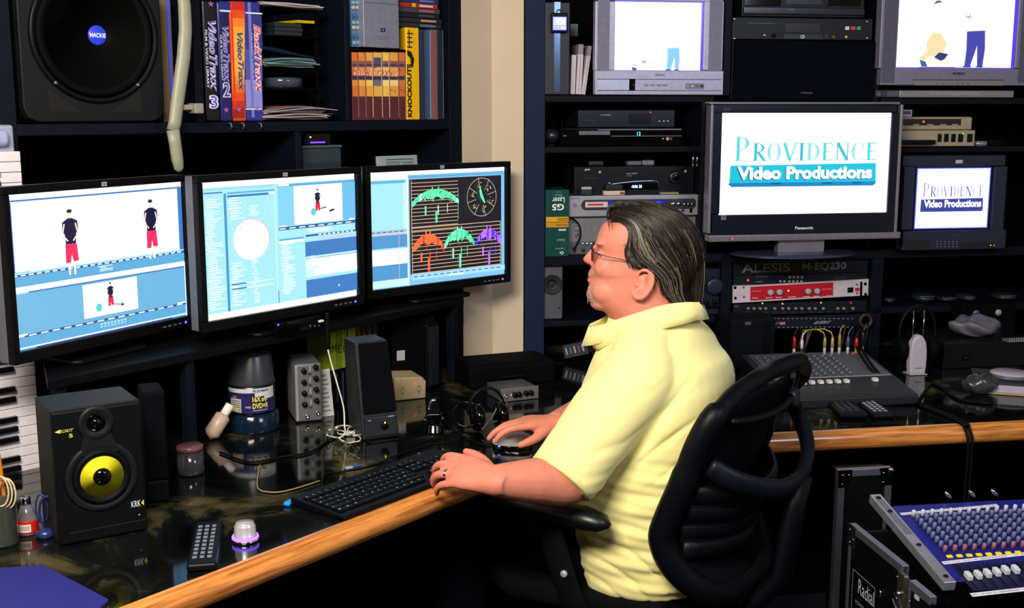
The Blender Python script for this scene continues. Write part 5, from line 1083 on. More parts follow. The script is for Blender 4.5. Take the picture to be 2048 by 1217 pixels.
g = smoothg(); g.ell((P.w / 2, .03, P.h * .6), (P.w * .5, .03, P.h * .42), 18, 10); obj('body', g, mat('webcam_black', '#14181e', .35), P.root); g = smoothg(); g.lathe([(P.w * .3, 0), (P.w * .26, .006), (.0001, .008)], (P.w / 2, .03, .0), 'z', 18); obj('foot', g, black, P.root)
for i, x in enumerate((1098, 1106, 1118)):
    a = FR.P(FR.hit(x, 215, RO + .2)[0], RO + .2, Z1 - .03); b = Vector((a.x, a.y, Z2 + .01)); cable('hanging_cable', ['leftmost thin cable hanging in the recorder compartment', 'middle thin cable hanging in the recorder compartment', 'right thin cable hanging in the recorder compartment'][i], [a, (a + b) / 2 + Vector((.01 * (i - 1), 0, 0)), b], .0028, rubber)

# silver recorder, JVC recorder, metal case
sl = DEV(1136, 432, 1394, 509, 'metal_equipment_case', 'grey metal equipment case with rear sockets below the silver recorder', 'equipment', Z3 + .001, off=.04)
sl.body('case', mat('metal_case_grey', '#7b7a80', .45, .4, bump=(80, .2)), .3, .002)
g = G(); sl.r(g, 1140, 483, 1200, 508, '#55565c'); sl.r(g, 1148, 452, 1160, 462, '#4a4a50'); sl.r(g, 1149.5, 453.5, 1158.5, 460.5, '#7e7d84', y=-.0013); obj('panel_print', g, PRINT, sl.root)
for x, y in ((1146, 445), (1152, 445), (1156, 470), (1152, 473)): knob(sl, x, y, 1.6, black, .001, 'vent_hole')
for x in (1166, 1174, 1182): knob(sl, x, 488, 3, chrome, .004, 'jack_socket')
for x, c in ((1147, 497), (1166, 500), (1186, 498)): knob(sl, x, c, 4, mat('jack_dark', '#2a2a30', .3), .004, 'jack_socket')
sr = DEV(1137, 391, 1396, 431, 'disc_recorder', 'silver disc recorder with red lit tray behind the head', 'recorder', sl.zb + sl.h + .001, off=.02)
sr.body('case', mat('recorder_silver', '#b0aebd', .3, .45), .3, .003)
x0, z0 = sr.xz(1162, 421); x1, z1 = sr.xz(1392, 397); hh = (z1 - z0) / 2
g = G(); g.prism([(x0 + hh - hh * math.sin(u), z0 + hh + hh * math.cos(u)) for u in [i * math.pi / 10 for i in range(11)]] + [(x1 - .01, z0), (x1, z0 + .008), (x1, z1 - .006), (x1 - .008, z1)], -.002, 0); obj('display_bezel', g, mat('bezel_chrome', '#6f7080', .15, .8), sr.root, .001)
obj('disc_tray', sr.r(G(), 1170, 404, 1215, 415, y=-.002, d=.003), mat('tray_white', '#c8c4cc', .3), sr.root, .001); g = G(); sr.r(g, 1175, 407.5, 1206, 411, '#d02028', y=-.0058); obj('tray_label', g, PRINT, sr.root)
g = G(); sr.r(g, 1216, 402, 1330, 414, '#1018a8', y=-.0024); sr.r(g, 1222, 404, 1320, 410, '#5060ff', y=-.0027); obj('display', g, SCREEN, sr.root, label='blue lit display strip')
g = G(); x, z = sr.xz(1149, 411); g.ring(x, z, .0045, .0062, -.001, 20, '#2a2838'); g.quad(x - .0006, z - .001, x + .0006, z + .004, -.0012, '#2a2838'); sr.tx(g, 'MAGNAVOX', 1142, 395, 1160, 398, '#5a586a'); obj('power_mark', g, PRINT, sr.root)
for x in (1346, 1357): knob(sr, x, 409, 4.5, chrome, .005, 'jack_socket')
for x in (1369, 1377, 1385): knob(sr, x, 409, 3, chrome, .004, 'jack_socket')
for x in (1352, 1365): knob(sr, x, 421, 3, mat('jack_dark', '#2a2a30', .3), .004, 'jack_socket')
btns(sr, [(1379, 417, 1384, 425)], black)
jv = DEV(1148, 333, 1388, 388, 'video_recorder', 'black recorder with round dial and lit counter above the silver recorder', 'recorder', sr.zb + sr.h + .001, off=.05)
jv.body('case', mat('jvc_black', '#0a0d14', .35, spec=.3), .3, .003)
g = G(); jv.tx(g, 'JVC', 1169, 338, 1180, 342, '#e0e4ec', fat=.04); jv.tx(g, 'Super VHS ET', 1253, 346, 1275, 349, '#b8c0b8', fat=.01); jv.r(g, 1254, 351, 1264, 352.5, '#5c6470'); jv.r(g, 1197, 342, 1202, 347, '#8a909c'); jv.r(g, 1168, 356, 1195, 357, '#343a46'); jv.r(g, 1368, 340, 1373, 345, '#8a909c'); obj('front_print', g, PRINT, jv.root)
a, b = jv.xz(1212, 366); c, d = jv.xz(1316, 362); g = smoothg(); g.tube([(a, -.004, b + .003), (a + .02, -.005, b - .004), ((a + c) / 2, -.006, b + .004), (c - .015, -.005, b + .006), (c, -.004, b + .002), (c, -.004, b - .012)], .0022, 8); obj('display_hood_trim', g, chrome, jv.root)
obj('display_window', jv.r(G(), 1212, 366, 1316, 380, y=0, d=.003), gloss, jv.root, .001); g = G(); jv.tx(g, '-0:06 28', 1262, 370, 1283, 376, '#90c8ff', y=-.0045, fat=.01); obj('digits', g, LED, jv.root, label='glowing blue counter digits')
knob(jv, 1350, 355, 13, mat('jog_black', '#11151e', .3), .01, 'jog_dial'); knob(jv, 1350, 355, 7, gloss, .014, 'jog_dial_centre')
ztj = jv.zb
for i, (x0, y0, x1, y1, c, l, nm) in enumerate(((1162, 374, 1184, 389, '#1c222c', 'small dark adapter with pale label on the silver recorder', 'adapter'), (1208, 382, 1250, 390, '#c8b8a8', 'small cream box with red end on the silver recorder', 'battery'), (1212, 370, 1245, 382, '#0c0f16', 'small black box stacked on the cream box', 'adapter'), (1322, 385, 1358, 389, '#8c8460', 'thin yellowish case lying on the silver recorder', 'flat_case'))):
    z = sr.zb + sr.h + .001 if i != 2 else z_c
    P = DEV(x0, y0, x1, y1, nm, l, 'box', z, off=.022); P.body('case', mat('ad' + c, c, .4), .025, .002)
    if i == 1: z_c = P.zb + P.h + .001; obj('end_label', P.r(G(), 1240, 384, 1249, 389, '#a03838', y=0, d=.0005), PRINT, P.root)
    if i == 0: obj('paper_label', P.r(G(), 1163, 374, 1183, 379, '#a8a49c', y=0, d=.0005), PRINT, P.root)
ztop = jv.zb + jv.h + .001
for x0, y0, x1, l, c in ((1255, 322, 1284, 'grey folded cable adapter lying on the black dial recorder', '#585c66'), (1285, 320, 1309, 'pale grey adapter box on top of the black dial recorder', '#6c7078'), (1178, 322, 1208, 'dark round adapter lying on the black dial recorder', '#14181e')):
    P = DEV(x0, y0, x1, 333, 'power_adapter', l, 'adapter', ztop, off=.09); P.body('case', mat('pa' + c, c, .5), .04, .004)
    obj('lead', G().tube([(P.w * .5, .04, P.h * .5), (P.w * .5 + .01, .07, P.h * .6), (P.w * .5 + .03, .1, .004)], .002, 6), rubber, P.root)
for i, x in enumerate((1386, 1394)):
    o_ = FR.P(FR.hit(x, 322, RO - .004)[0], RO - .006, FR.hit(x, 332, RO)[1]); o = thing('phono_plug', ['left', 'right'][i] + ' one of two small chrome and gold plugs hanging from the upright', 'plug', o_, FR.rot, 'plugs hanging beside the flat television')
    g = smoothg(); g.lathe([(.002, 0), (.002, .008), (.0045, .009), (.0045, .022), (.003, .034), (.0012, .036)], (0, 0, 0), 'z', 12); obj('barrel', g, chrome, o); g = smoothg(); g.lathe([(.0035, -.002), (.0035, .006)], n=12); obj('gold_tip', g, mat('gold', '#c89a50', .2, .9), o, label='gold coloured tip')
    g = G(); g.tube([(0, 0, .036), (.001, .004, .05), (0, .008, .06)], .0015, 6); obj('lead', g, rubber, o)
cable('draped_cable', 'black cable looping over the grey metal case', [FR.P(FR.hit(q[0], q[1], RO + .03)[0], RO + .03, FR.hit(q[0], q[1], RO + .03)[1]) for q in ((1143, 436), (1158, 450), (1160, 475), (1152, 492), (1148, 505))], .0028, rubber)

# green boxed mouse, upside down
P = DEV(1091, 380, 1138, 513, 'software_box', 'dark green box with a yellow band standing upside down by the silver recorder', 'box', Z3 + .001, off=-.005)
P.body('case', mat('box_green', '#06423e', .3), .14, .002); g = G()
P.tx(g, 'G5', 1104, 408, 1128, 421, '#e8eee8', rot=180, fat=.03); P.tx(g, 'Laser', 1104, 395, 1129, 406, '#e8eee8', rot=180, fat=.01); P.tx(g, 'Mouse', 1110, 389, 1124, 393, '#a8b4b0', rot=180)
P.tx(g, 'for PC', 1112, 383, 1122, 386, '#8c9894', rot=180); P.r(g, 1092, 434, 1137, 444, '#d8a010'); P.r(g, 1092, 445, 1137, 455, '#c88c18'); P.tx(g, '2000', 1115, 436, 1136, 442, '#302808', y=-.002, rot=180); P.tx(g, 'Full Speed', 1112, 447, 1135, 453, '#302808', y=-.002, rot=180)
P.r(g, 1117, 458, 1132, 462, '#b8c0bc'); P.tx(g, 'Gamer', 1113, 478, 1130, 484, '#9aa8a4', rot=180); P.tx(g, 'Logitech', 1110, 495, 1130, 500, '#8a9894', rot=180)
x, z = P.xz(1124, 506); g.ring(x, z, .003, .0055, -.0012, 16, '#d8e0dc'); g.disc(x - .006, z + .001, .0025, y=-.0012, col='#d8e0dc'); obj('box_print', g, PRINT, P.root)

# small grey speaker lower left, tangle of stuff below
P = DEV(1086, 527, 1126, 607, 'bookshelf_speaker', 'grey faced small speaker with black cone at the lower left', 'speaker', Z4 + .03, off=.01); P.root.location.z = Z4 + .001; P.zb = Z4 + .001; P.h = FR.hit(1106, 527, RO + .01)[1] - P.zb
P.root.location = FR.P(P.t0 + .002, RO + .02, Z4 + .001)
P.body('cabinet', mat('speaker_face_grey', '#494c58', .5), .16, .006); cx, cz = P.w * .45, P.h * .62
g = smoothg(); g.lathe([(.034, 0), (.034, .002), (.031, .001), (.012, -.0005), (.0001, .003)], (cx, -.0015, cz), 'y', 30); obj('cone', g, mat('cone_black', '#040507', .6), P.root); g = G(); g.disc(P.w * .82, P.h * .2, .003, y=-.001, col='#101218'); obj('port_hole', g, PRINT, P.root)
P = DEV(1130, 700, 1178, 742, 'disc_case', 'stack of clear disc cases tilting at the lower left, by the shirt', 'case', DESKZ + .001, off=-.05)
P.root.rotation_euler = (0, math.radians(-14), FR.rot - .3); P.root.location.z += .012
for k in range(3): obj('case', G().box(0, P.w, k * .011, k * .011 + .009, 0, P.h), mat('jewel_case', '#3c3f4c', .15, .2), P.root, .0008)
g = G()
for k in range(5): g.quad(P.w * (.1 + .17 * k), P.h * .3, P.w * (.17 + .17 * k), P.h * .85, -.0008, ['#8890a0', '#5c6070', '#a09890', '#704868', '#90a0b0'][k])
obj('cover_print', g, PRINT, P.root)
P = DEV(1405, 538, 1456, 622, 'amplifier', 'dark amplifier with a big round knob just behind the neck', 'amplifier', Z4 + .001, off=.02)
P.body('case', mat('amp_dark', '#141c2c', .5, spec=.2), .3, .003); knob(P, 1427, 572, 17, mat('amp_knob', '#1b2436', .35), .02, 'volume_knob')
for x in (1412, 1428, 1442): knob(P, x, 605, 5, black, .01)
P.r(G(), 0, 0, 0, 0); obj('slot', P.r(G(), 1408, 612, 1454, 618, y=0, d=.001), dark, P.root)
P = DEV(1462, 700, 1546, 780, 'equipment_bag', 'dark padded case standing behind the chair top', 'case', DESKZ + .001, off=-.3); P.root.location = FR.P(FR.hit(1460, 740, .72)[0], .72, DESKZ + .001)
obj('body', G().box(0, .155, 0, .12, 0, .17), mat('bag_dark', '#0b0f18', .8, spec=.1), P.root, .015); obj('strap', G().box(.112, .130, -.004, 0, .01, .16), rubber, P.root, .001); g = G(); g.box(.045, .065, -.003, 0, .148, .158); obj('buckle', g, alu, P.root)

# flat television
P = DEV(1418, 204, 1800, 481, 'flat_television', 'large flat television on a stand showing a teal company logo', 'television', off=-.14)
zf = P.zb
bz = mat('tv_bezel_dark', '#0a1122', .3, spec=.3)
obj('bezel', frame_px(P, (1424, 210, 1794, 468), (1442, 226, 1780, 428), 0, .03), bz, P.root, .002)
g = frame_px(P, (1418, 204, 1800, 481), (1424, 209, 1794, 467.5), -.004, .045); obj('silver_rim', g, mat('rim_silver', '#8d8898', .3, .6), P.root, .003)
obj('rear_shell', G().box(.01, P.w - .01, .031, .09, .01, P.h - .01), black, P.root, .01)
# hand-drawn serif capitals
def serif(q, s, x0, y0, x1, y1, cols, cap1=1.35):
    n = len(s); ws = {'I': .45, 'M': 1.3, 'P': .95, 'E': .85, 'R': .95}; tot = sum(ws.get(ch, 1) for ch in s) + .12 * (n - 1) + .25; x = x0; sc = (x1 - x0) / tot
    for i, ch in enumerate(s):
        w = ws.get(ch, 1) * sc * (1.25 if i == 0 else 1); h = (y1 - y0) * (cap1 if i == 0 else 1); c = cols[i % len(cols)]; T = .20 * sc; t = .075 * sc; e = (y1 - y0) * .05
        def V(u, th=T, a=0, b=1, sf=True):
            q.r(x + u * w - th / 2, y0 + a * h, x + u * w + th / 2, y0 + b * h, c)
            if sf: q.r(x + u * w - th, y0 + a * h, x + u * w + th, y0 + a * h + e * .6, c); q.r(x + u * w - th, y0 + b * h - e * .6, x + u * w + th, y0 + b * h, c)
        def D(u0, v0, u1, v1, th): q.line(x + u0 * w, y0 + v0 * h, x + u1 * w, y0 + v1 * h, th, c)
        def A(cu, cv, ru, rv, a0, a1, tk, th):
            N = 14; pts = []; inn = []
            for k in range(N + 1):
                a = math.radians(a0 + (a1 - a0) * k / N); d = th + (tk - th) * abs(math.cos(a))
                pts.append((x + cu * w + ru * w * math.cos(a), y0 + cv * h + rv * h * math.sin(a))); inn.append((x + cu * w + (ru * w - d) * math.cos(a), y0 + cv * h + (rv * h - e * .7) * math.sin(a)))
            for k in range(N): q.p([pts[k], pts[k + 1], inn[k + 1], inn[k]], c)
        if ch in 'PR': V(.28); A(.3, .74, .62, .27, -90, 90, T * .9, t)
        if ch == 'R': D(.45, .5, .95, 0, T * .9)
        if ch == 'O': A(.5, .5, .48, .52, 0, 360, T, t)
        if ch == 'C': A(.55, .5, .5, .52, 50, 310, T, t); V(.9, t, .68, .95, False)
        if ch == 'D': V(.22); A(.25, .5, .7, .5, -90, 90, T, t)
        if ch == 'I': V(.5)
        if ch == 'V': D(.1, 1, .52, 0, T); D(.92, 1, .52, 0, t); q.r(x - .02 * w, y0 + h - e, x + .25 * w, y0 + h, c); q.r(x + .8 * w, y0 + h - e, x + 1.03 * w, y0 + h, c)
        if ch == 'N': V(.14, t); V(.88, t); D(.14, 1, .88, 0, T)
        if ch == 'E': V(.22); q.r(x + .22 * w, y0 + h - e, x + .85 * w, y0 + h, c); q.r(x + .22 * w, y0, x + .9 * w, y0 + e, c); q.r(x + .22 * w, y0 + h * .5 - e / 2, x + .65 * w, y0 + h * .5 + e / 2, c); q.r(x + .82 * w, y0 + h * .78, x + .86 * w, y0 + h, c); q.r(x + .87 * w, y0, x + .91 * w, y0 + h * .22, c)
        x += w + .12 * sc
def pic_logo(c1, c2, c3, c4):
    def f(q):
        q.r(0, 0, 1, 1, '#fffffe'); serif(q, 'PROVIDENCE', .075, .53, .93, .705, c1)
        q.p([(.055, .31), (.06, .485), (.92, .5), (.925, .31)], c2); q.p([(.05, .3), (.055, .315), (.925, .315), (.925, .3), (.91, .275), (.07, .275)], c3)
        for a in (.3, .6, .78): q.r(a, .298, a + .06, .312, c4)
        q.t('Video Productions', .094, .338, .895, .468, c4, fat=.035); q.t('Video Productions', .1, .345, .9, .475, '#ffffff', fat=.045)
    return f
SCR = (1442, 226, 1780, 428)
tvpic(P, *SCR, pic_logo(['#48c8d0', '#2fb2c4', '#7fd4da'], '#0fb4cc', '#0c78b8', '#0a4a88'))
g = G(); P.tx(g, 'Panasonic', 1590, 453, 1626, 459, '#d8d8e4', fat=.03); P.tx(g, '26LX60', 1447, 217, 1460, 221, '#54597a'); P.r(g, 1442, 431, 1452, 440, '#7c80a0'); P.r(g, 1443.5, 432.5, 1450.5, 438.5, '#2a3050', y=-.0014); P.tx(g, '26', 1444.5, 434, 1449.5, 438, '#9aa0c0', y=-.0018); obj('front_lettering', g, PRINT, P.root)
g = G(); x, z = P.xz(1464, 477); g.disc(x, z, .003, y=-.0045, col='#ff2040'); obj('power_light', g, LED, P.root, label='red standby light')
a, b = P.xz(1562, 484); c, d = P.xz(1655, 484); z_b = Z3 + .0012 - P.zb
obj('neck', G().box(a, c, .02, .06, z_b + .01, 0.01), mat('rim_silver', '#8d8898', .3, .6), P.root, .004)
x0 = P.xz(1478, 512)[0]; x1 = P.xz(1728, 512)[0]; xm = (x0 + x1) / 2; rx = (x1 - x0) / 2
g = smoothg(); N = 40; v = []; prof = [(1.0, .0), (1.0, .004), (.9, .009), (.5, .013), (.05, .014)]
for s_, zz in prof:
    for k in range(N): u = 2 * math.pi * k / N; v.append((xm + rx * s_ * math.cos(u), .08 + .15 * s_ * math.sin(u) * (1 if math.sin(u) < 0 else .9), z_b + zz))
f = [(i * N + k, i * N + (k + 1) % N, (i + 1) * N + (k + 1) % N, (i + 1) * N + k) for i in range(len(prof) - 1) for k in range(N)] + [tuple(range(N))[::-1], tuple((len(prof) - 1) * N + k for k in range(N))]
g.add(v, f); obj('base', g, mat('tv_base_blue', '#3c3e5c', .3, .5), P.root)

# small broadcast monitor at the right
P = DEV(1822, 311, 2012, 503, 'broadcast_monitor', 'small dark tube monitor at the right showing the same logo', 'monitor', Z3 + .001, off=-.06)
mg = mat('monitor_dark_grey', '#20263a', .45, spec=.3)
obj('front_frame', frame_px(P, (1806, 311, 2012, 500), (1828, 333, 1986, 461), 0, .03), mg, P.root, .004)
g = G(); a = P.xz(1806, 400)[0]; g.box(a + .002, P.w - .002, .03, .30, .002, P.h - .003); obj('rear_shell', g, mg, P.root, .006)
g = G(); x0, z0 = P.xz(1828, 461); x1, z1 = P.xz(1986, 333); g.quad(x0, z0, x1, z1, .012); obj('tube_mask', g, gloss, P.root)
tvpic(P, 1834, 336, 1982, 458, lambda q: (q.r(0, 0, 1, 1, '#4a60f0'), q.r(.02, .02, .98, .98, '#ffffff'), q.r(.02, .84, .98, .86, '#a8b8e8')), y=.0105)
tvpic(P, 1836, 338, 1980, 456, lambda q: (pic_logo(['#8890b8', '#5c6a98', '#a8b0d0'], '#2c3c90', '#303c94', '#24306c')(q)), y=.0100)
g = G(); P.r(g, 1911, 320, 1925, 327, '#b8b4c0'); P.tx(g, 'SONY', 1902, 469, 1924, 473, '#4a4860'); P.r(g, 1814, 480, 1860, 500, '#10151f'); P.r(g, 1918, 486, 1985, 495, '#0c1018'); obj('front_marks', g, PRINT, P.root)
leds(P, [(1981, 491, 2.2, '#a0e040'), (1988, 491, 1.5, '#70a030')]); sp = []
for i in range(3):
    for j in range(6): x, z = P.xz(1872 + 8 * j, 485 + 5 * i); sp.append((x, 0, z))
pieces('button', G().box(0, .005, -.002, 0, 0, .004), mat('tiny_button', '#5a5e70', .4), P.root, sp)

# beige boxes on the middle right shelf
P = DEV(1790, 261, 1950, 289, 'audio_switcher', 'cream box with black rocker switches on the right middle shelf', 'switch box', ZR2 + .001, off=-.02)
P.body('case', mat('old_cream', '#9c9078', .5), .2, .003); btns(P, [(1875, 268, 1882, 284), (1888, 268, 1896, 284), (1902, 268, 1910, 284), (1916, 268, 1925, 284), (1934, 268, 1944, 284)], black, 'rocker_switch', .004)
leds(P, [(1926, 268, 2.5, '#60ff20')]); obj('dark_front', P.r(G(), 1792, 280, 1866, 289, y=0, d=.02), black, P.root, .003); zz = P.zb + P.h
P2 = DEV(1790, 234, 1945, 260, 'modem', 'cream modem with red light stacked on the switch box', 'modem', zz + .001, off=-.01)
P2.body('case', mat('old_cream', '#9c9078', .5), .2, .006); obj('dark_window', P2.r(G(), 1800, 238, 1922, 251, y=0, d=.001), mat('window_dark', '#181216', .3), P2.root, .0005); leds(P2, [(1847, 243.5, 5, '#ff3a10')])
g = G()
for x in (1826, 1854, 1880, 1904): P2.r(g, x, 248.5, x + 12, 250, '#b0a890', y=-.0016)
obj('label_marks', g, PRINT, P2.root)
P = DEV(1800, 220, 1824, 236, 'price_tag', 'small white label standing on the modem beside the flat television', 'tag', P2.zb + P2.h + .001, off=.0); P.body('card', mat('tag_white', '#9c94a8', .6), .004, 0); obj('stripe', P.r(G(), 1801, 222, 1822, 229, '#3a3850', y=0, d=.0004), PRINT, P.root)
P = DEV(1951, 275, 1982, 286, 'tape_roll', 'silver ring of tape lying right of the cream boxes', 'tape', ZR2 + .001, off=-.005)
g = smoothg(); r_ = P.w / 2; g.lathe([(r_ * .6, 0), (r_, 0), (r_, .016), (r_ * .6, .016), (r_ * .6, 0)], (P.w / 2, r_, 0), n=28); obj('roll', g, mat('tape_silver', '#8a8a96', .3, .4), P.root)
P = DEV(1985, 272, 2040, 288, 'cable_coil', 'dark coil of cable at the right end of the shelf', 'cable', ZR2 + .001, off=.01)
for k in range(3):
    g = smoothg(); g.tube([(P.w / 2 + (.04 + .003 * k) * math.cos(u), .06 + .035 * math.sin(u), .004 + .006 * k) for u in [i * 2 * math.pi / 24 for i in range(25)]], .003, 6); obj('loop', g, rubber, P.root)

# rack units
RKF = .03
def rack(y0, y1, name, label, m, z_snap=None, x0=1467, x1=1735, d=.2, off=RKF):
    P = DEV(x0, y0, x1, y1, name, label, 'rack unit', z_snap, off=off); P.body('front_panel', m, .012, .001); obj('chassis', G().box(.02, P.w - .02, .012, d, .002, P.h - .002), black, P.root, .001); return P
rk = mat('rack_face_dark', '#101724', .45, spec=.25)
P = rack(520, 548, 'graphic_equalizer', 'black rack unit with large pale letters across its front, topmost in the rack', rk); x_ = []
g = G(); P.tx(g, 'ALESIS', 1483, 527, 1580, 545, '#a4b2b8', fat=.02); P.tx(g, 'M-EQ230', 1604, 525, 1692, 542, '#a4b2b8', fat=.02)
for k in range(48): P.r(g, 1481 + 4.5 * k + (8 if k > 22 else 0), 525, 1482 + 4.5 * k + (8 if k > 22 else 0), 545, '#101826', y=-.0022)
for k in range(11): P.r(g, 1481, 526 + 1.8 * k, 1700, 526.6 + 1.8 * k, '#101826', y=-.0024)
obj('slider_lettering', g, PRINT, P.root)
pos = [(P.xz(1481 + 7.2 * k, 536)[0], 0, P.h * .25) for k in range(30)]; pieces('slider_slot', G().box(0, .0012, -.0008, 0, 0, P.h * .6), black, P.root, pos)
P = rack(549, 569, 'signal_processor', 'dark rack unit with a red square light and small white buttons', rk)
leds(P, [(1496, 561, 5, '#ff2010')]); btns(P, [(1577 + 8 * k, 552, 1581.5 + 8 * k, 557) for k in range(4)] + [(1558, 561, 1562.5, 565), (1566, 561, 1570.5, 565)] + [(1576 + 8 * k, 561, 1580.5 + 8 * k, 565) for k in range(4)], mat('small_white_button', '#9a9890', .4))
g = G(); P.tx(g, 'Symetrix', 1511, 551, 1537, 555.5, '#606c78', shear=.2); P.r(g, 1511, 563, 1525, 564.5, '#707884'); P.r(g, 1668, 553, 1693, 561, '#30141c'); P.r(g, 1463, 567.6, 1738, 568.8, '#9aa0a8', y=-.002); obj('front_print', g, PRINT, P.root)
P = rack(570, 603, 'compressor', 'white rack unit with a bright red front panel and four knobs', mat('rack_white', '#c9bcc8', .4), x0=1466, x1=1737, off=.02)
P.root.rotation_euler = (0, math.radians(-1.6), FR.rot)
obj('red_plate', P.r(G(), 1501, 573, 1666, 600, y=0, d=.0015), mat('plate_red', '#b80c24', .4), P.root)
for x in (1540, 1558, 1615, 1633): knob(P, x, 587, 6, mat('knob_grey', '#a6a6ae', .35), .012)
leds(P, [(1577, 585, 4, '#c8ff20')]); btns(P, [(1695, 582, 1706, 592)], black, 'power_switch'); obj('strap', P.r(G(), 1720, 571, 1723.5, 602, y=0, d=.004), rubber, P.root)
for x, y in ((1471, 576), (1471, 597), (1731, 576), (1731, 597)): knob(P, x, y, 3, dark, .0005, 'mounting_slot')
for x, y in ((1488, 576), (1488, 595), (1714, 577), (1714, 594)): knob(P, x, y, 2.2, grey, .001, 'screw')
g = G(); P.r(g, 1710, 583, 1719, 590, '#c02030')
for x in (1504, 1514, 1645, 1655): 
    for k in range(3): P.r(g, x + 3 * k, 583, x + 1.5 + 3 * k, 585, '#e0a0a0', y=-.0022)
for x, w_ in ((1504, 12), (1531, 14), (1551, 12), (1576, 15), (1606, 14), (1626, 12), (1651, 13)): P.r(g, x, 597, x + w_, 598.2, '#f0d0d0', y=-.0022)
obj('front_print', g, PRINT, P.root)
P = rack(605, 628, 'effects_unit', 'dark rack unit with a row of pale knobs and coloured lights', rk)
for x in (1495, 1507, 1519, 1530, 1548, 1564, 1576, 1590, 1602, 1617, 1629, 1645, 1674, 1686, 1704): knob(P, x, 617, 3.2, mat('knob_pale', '#7c7468' if x not in (1548, 1576) else '#94605c', .4), .01)
leds(P, [(1525, 607, 2.8, '#a0ff20'), (1565, 608, 2.8, '#ffa020'), (1642, 606, 2.8, '#ffa020'), (1702, 606, 3, '#ff1030')])
g = G(); P.tx(g, 'MXC', 1465 + 3, 611, 1478, 616, '#66707e')
for k in range(12): P.r(g, 1492 + 18 * k, 624, 1500 + 18 * k, 625, '#48525e')
obj('front_print', g, PRINT, P.root)
P = rack(633, 657, 'level_display', 'dark rack unit with dashed rows, lowest in the rack', rk); g = G()
for k in range(23):
    for y in (637, 654): P.r(g, 1500 + 9.2 * k, y, 1504.5 + 9.2 * k, y + 1.2, '#8c98a4')
P.tx(g, 'American DJ', 1528, 645, 1556, 650, '#a08890', shear=.25, fat=.01); P.r(g, 1559, 644.5, 1570, 650, '#b87884'); P.tx(g, 'dB DISPLAY', 1629, 642, 1660, 648, '#a8a0a8', shear=.2, fat=.02); P.r(g, 1474, 640, 1490, 641.5, '#8890a0'); P.r(g, 1492, 643, 1498, 644.5, '#8890a0'); P.r(g, 1492, 653, 1498, 654.5, '#8890a0'); obj('front_print', g, PRINT, P.root)
for x, y in ((1469, 552), (1469, 572), (1469, 607), (1469, 624), (1469, 641)): pass
zrk = P.zb
obj('rack_rail', G().box(rt(1463, 600), rt(1468, 600), RKF + .002, RKF + .02, DESKZ, Z3 - .03), black, ur); obj('rack_rail', G().box(rt(1736, 600), rt(1741, 600), RKF + .002, RKF + .02, DESKZ, Z3 - .03), black, ur)
rbox('shelf', rt(1462, 660), rt(1742, 660), zrk - .012, zrk - .001, navy, RKF + .022, .44)
P = DEV(1716, 629, 1744, 656, 'headphones_pad', 'dull red round ear pad hung beside the rack', 'pad', off=-.03); g = smoothg(); r_ = P.w / 2
g.lathe([(r_ * .55, 0), (r_ * .6, .008), (r_ * .85, .012), (r_, .006), (r_, 0)], (r_, .0, r_), 'y', 28); obj('pad', g, mat('pad_red', '#3c1820', .6), P.root); g = smoothg(); g.lathe([(r_ * .6, .004), (.0001, .004)], (r_, 0, r_), 'y', 20); obj('pad_centre', g, matte, P.root)
obj('hanger', G().box(r_ - .002, r_ + .002, .002, .035, r_ * 2 - .01, r_ * 2 - .006), black, P.root)

# things on the right counter
def dkR(px, py, z=.0): return on_z(px, py, DESKZ + z)
mA = dkR(1590, 801, .03); mB = dkR(1840, 791, .03); d = mB - mA; ang = math.atan2(d.y, d.x)
mw = d.length + .03; o = thing('mixing_console', 'grey audio mixing console with white fader caps on the right counter', 'mixer', (mA.x - .03, mA.y, DESKZ + .001), ang)
MD = .36; zf_, zr_ = .03, .085
g = G(); g.add([(0, 0, 0), (mw, 0, 0), (mw, MD, 0), (0, MD, 0), (0, 0, zf_), (mw, 0, zf_), (mw, MD, zr_), (0, MD, zr_)], [(3, 2, 1, 0), (4, 5, 6, 7), (0, 1, 5, 4), (1, 2, 6, 5), (2, 3, 7, 6), (3, 0, 4, 7)])
obj('case', g, mat('mixer_dark', '#1a1e26', .45, spec=.3), o, .006)
def mz(y): return zf_ + (zr_ - zf_) * y / MD
def slab_on(x0, x1, y0, y1, h, m, nm, c=None):
    g = G(); g.add([(x0, y0, mz(y0)), (x1, y0, mz(y0)), (x1, y1, mz(y1)), (x0, y1, mz(y1)), (x0, y0, mz(y0) + h), (x1, y0, mz(y0) + h), (x1, y1, mz(y1) + h), (x0, y1, mz(y1) + h)], [(3, 2, 1, 0), (4, 5, 6, 7), (0, 1, 5, 4), (1, 2, 6, 5), (2, 3, 7, 6), (3, 0, 4, 7)], c); return obj(nm, g, m, o)
slab_on(.02, mw - .012, .155, MD - .01, .001, mat('mixer_face', '#4a4c58', .5), 'knob_panel'); slab_on(.02, mw - .012, .015, .15, .0008, mat('mixer_face_dark', '#0d1016', .5), 'fader_panel'); slab_on(.02, mw - .012, .148, .152, .0015, silver, 'divider_line')
sp = [(.032 + .0265 * i, .165 + .0235 * j, mz(.165 + .0235 * j) + .001) for i in range(10) for j in range(7)]
g = smoothg(); g.lathe([(.0055, 0), (.005, .009), (.0001, .010)], n=12); pieces('knob', g, mat('mixer_knob', '#5c5e6a', .4), o, sp)
g = G(); g.box(-.0065, .0065, -.009, .009, 0, .009); g.box(-.0065, .0065, -.002, .002, .009, .0095); sp = [(.046 + .0265 * i, .105, mz(.105) + .001) for i in range(8)] + [(.046 + .0265 * 10.4, .108, mz(.108) + .001)]; pieces('fader_cap', g, mat('fader_white', '#d8d4d8', .4), o, sp, .001)
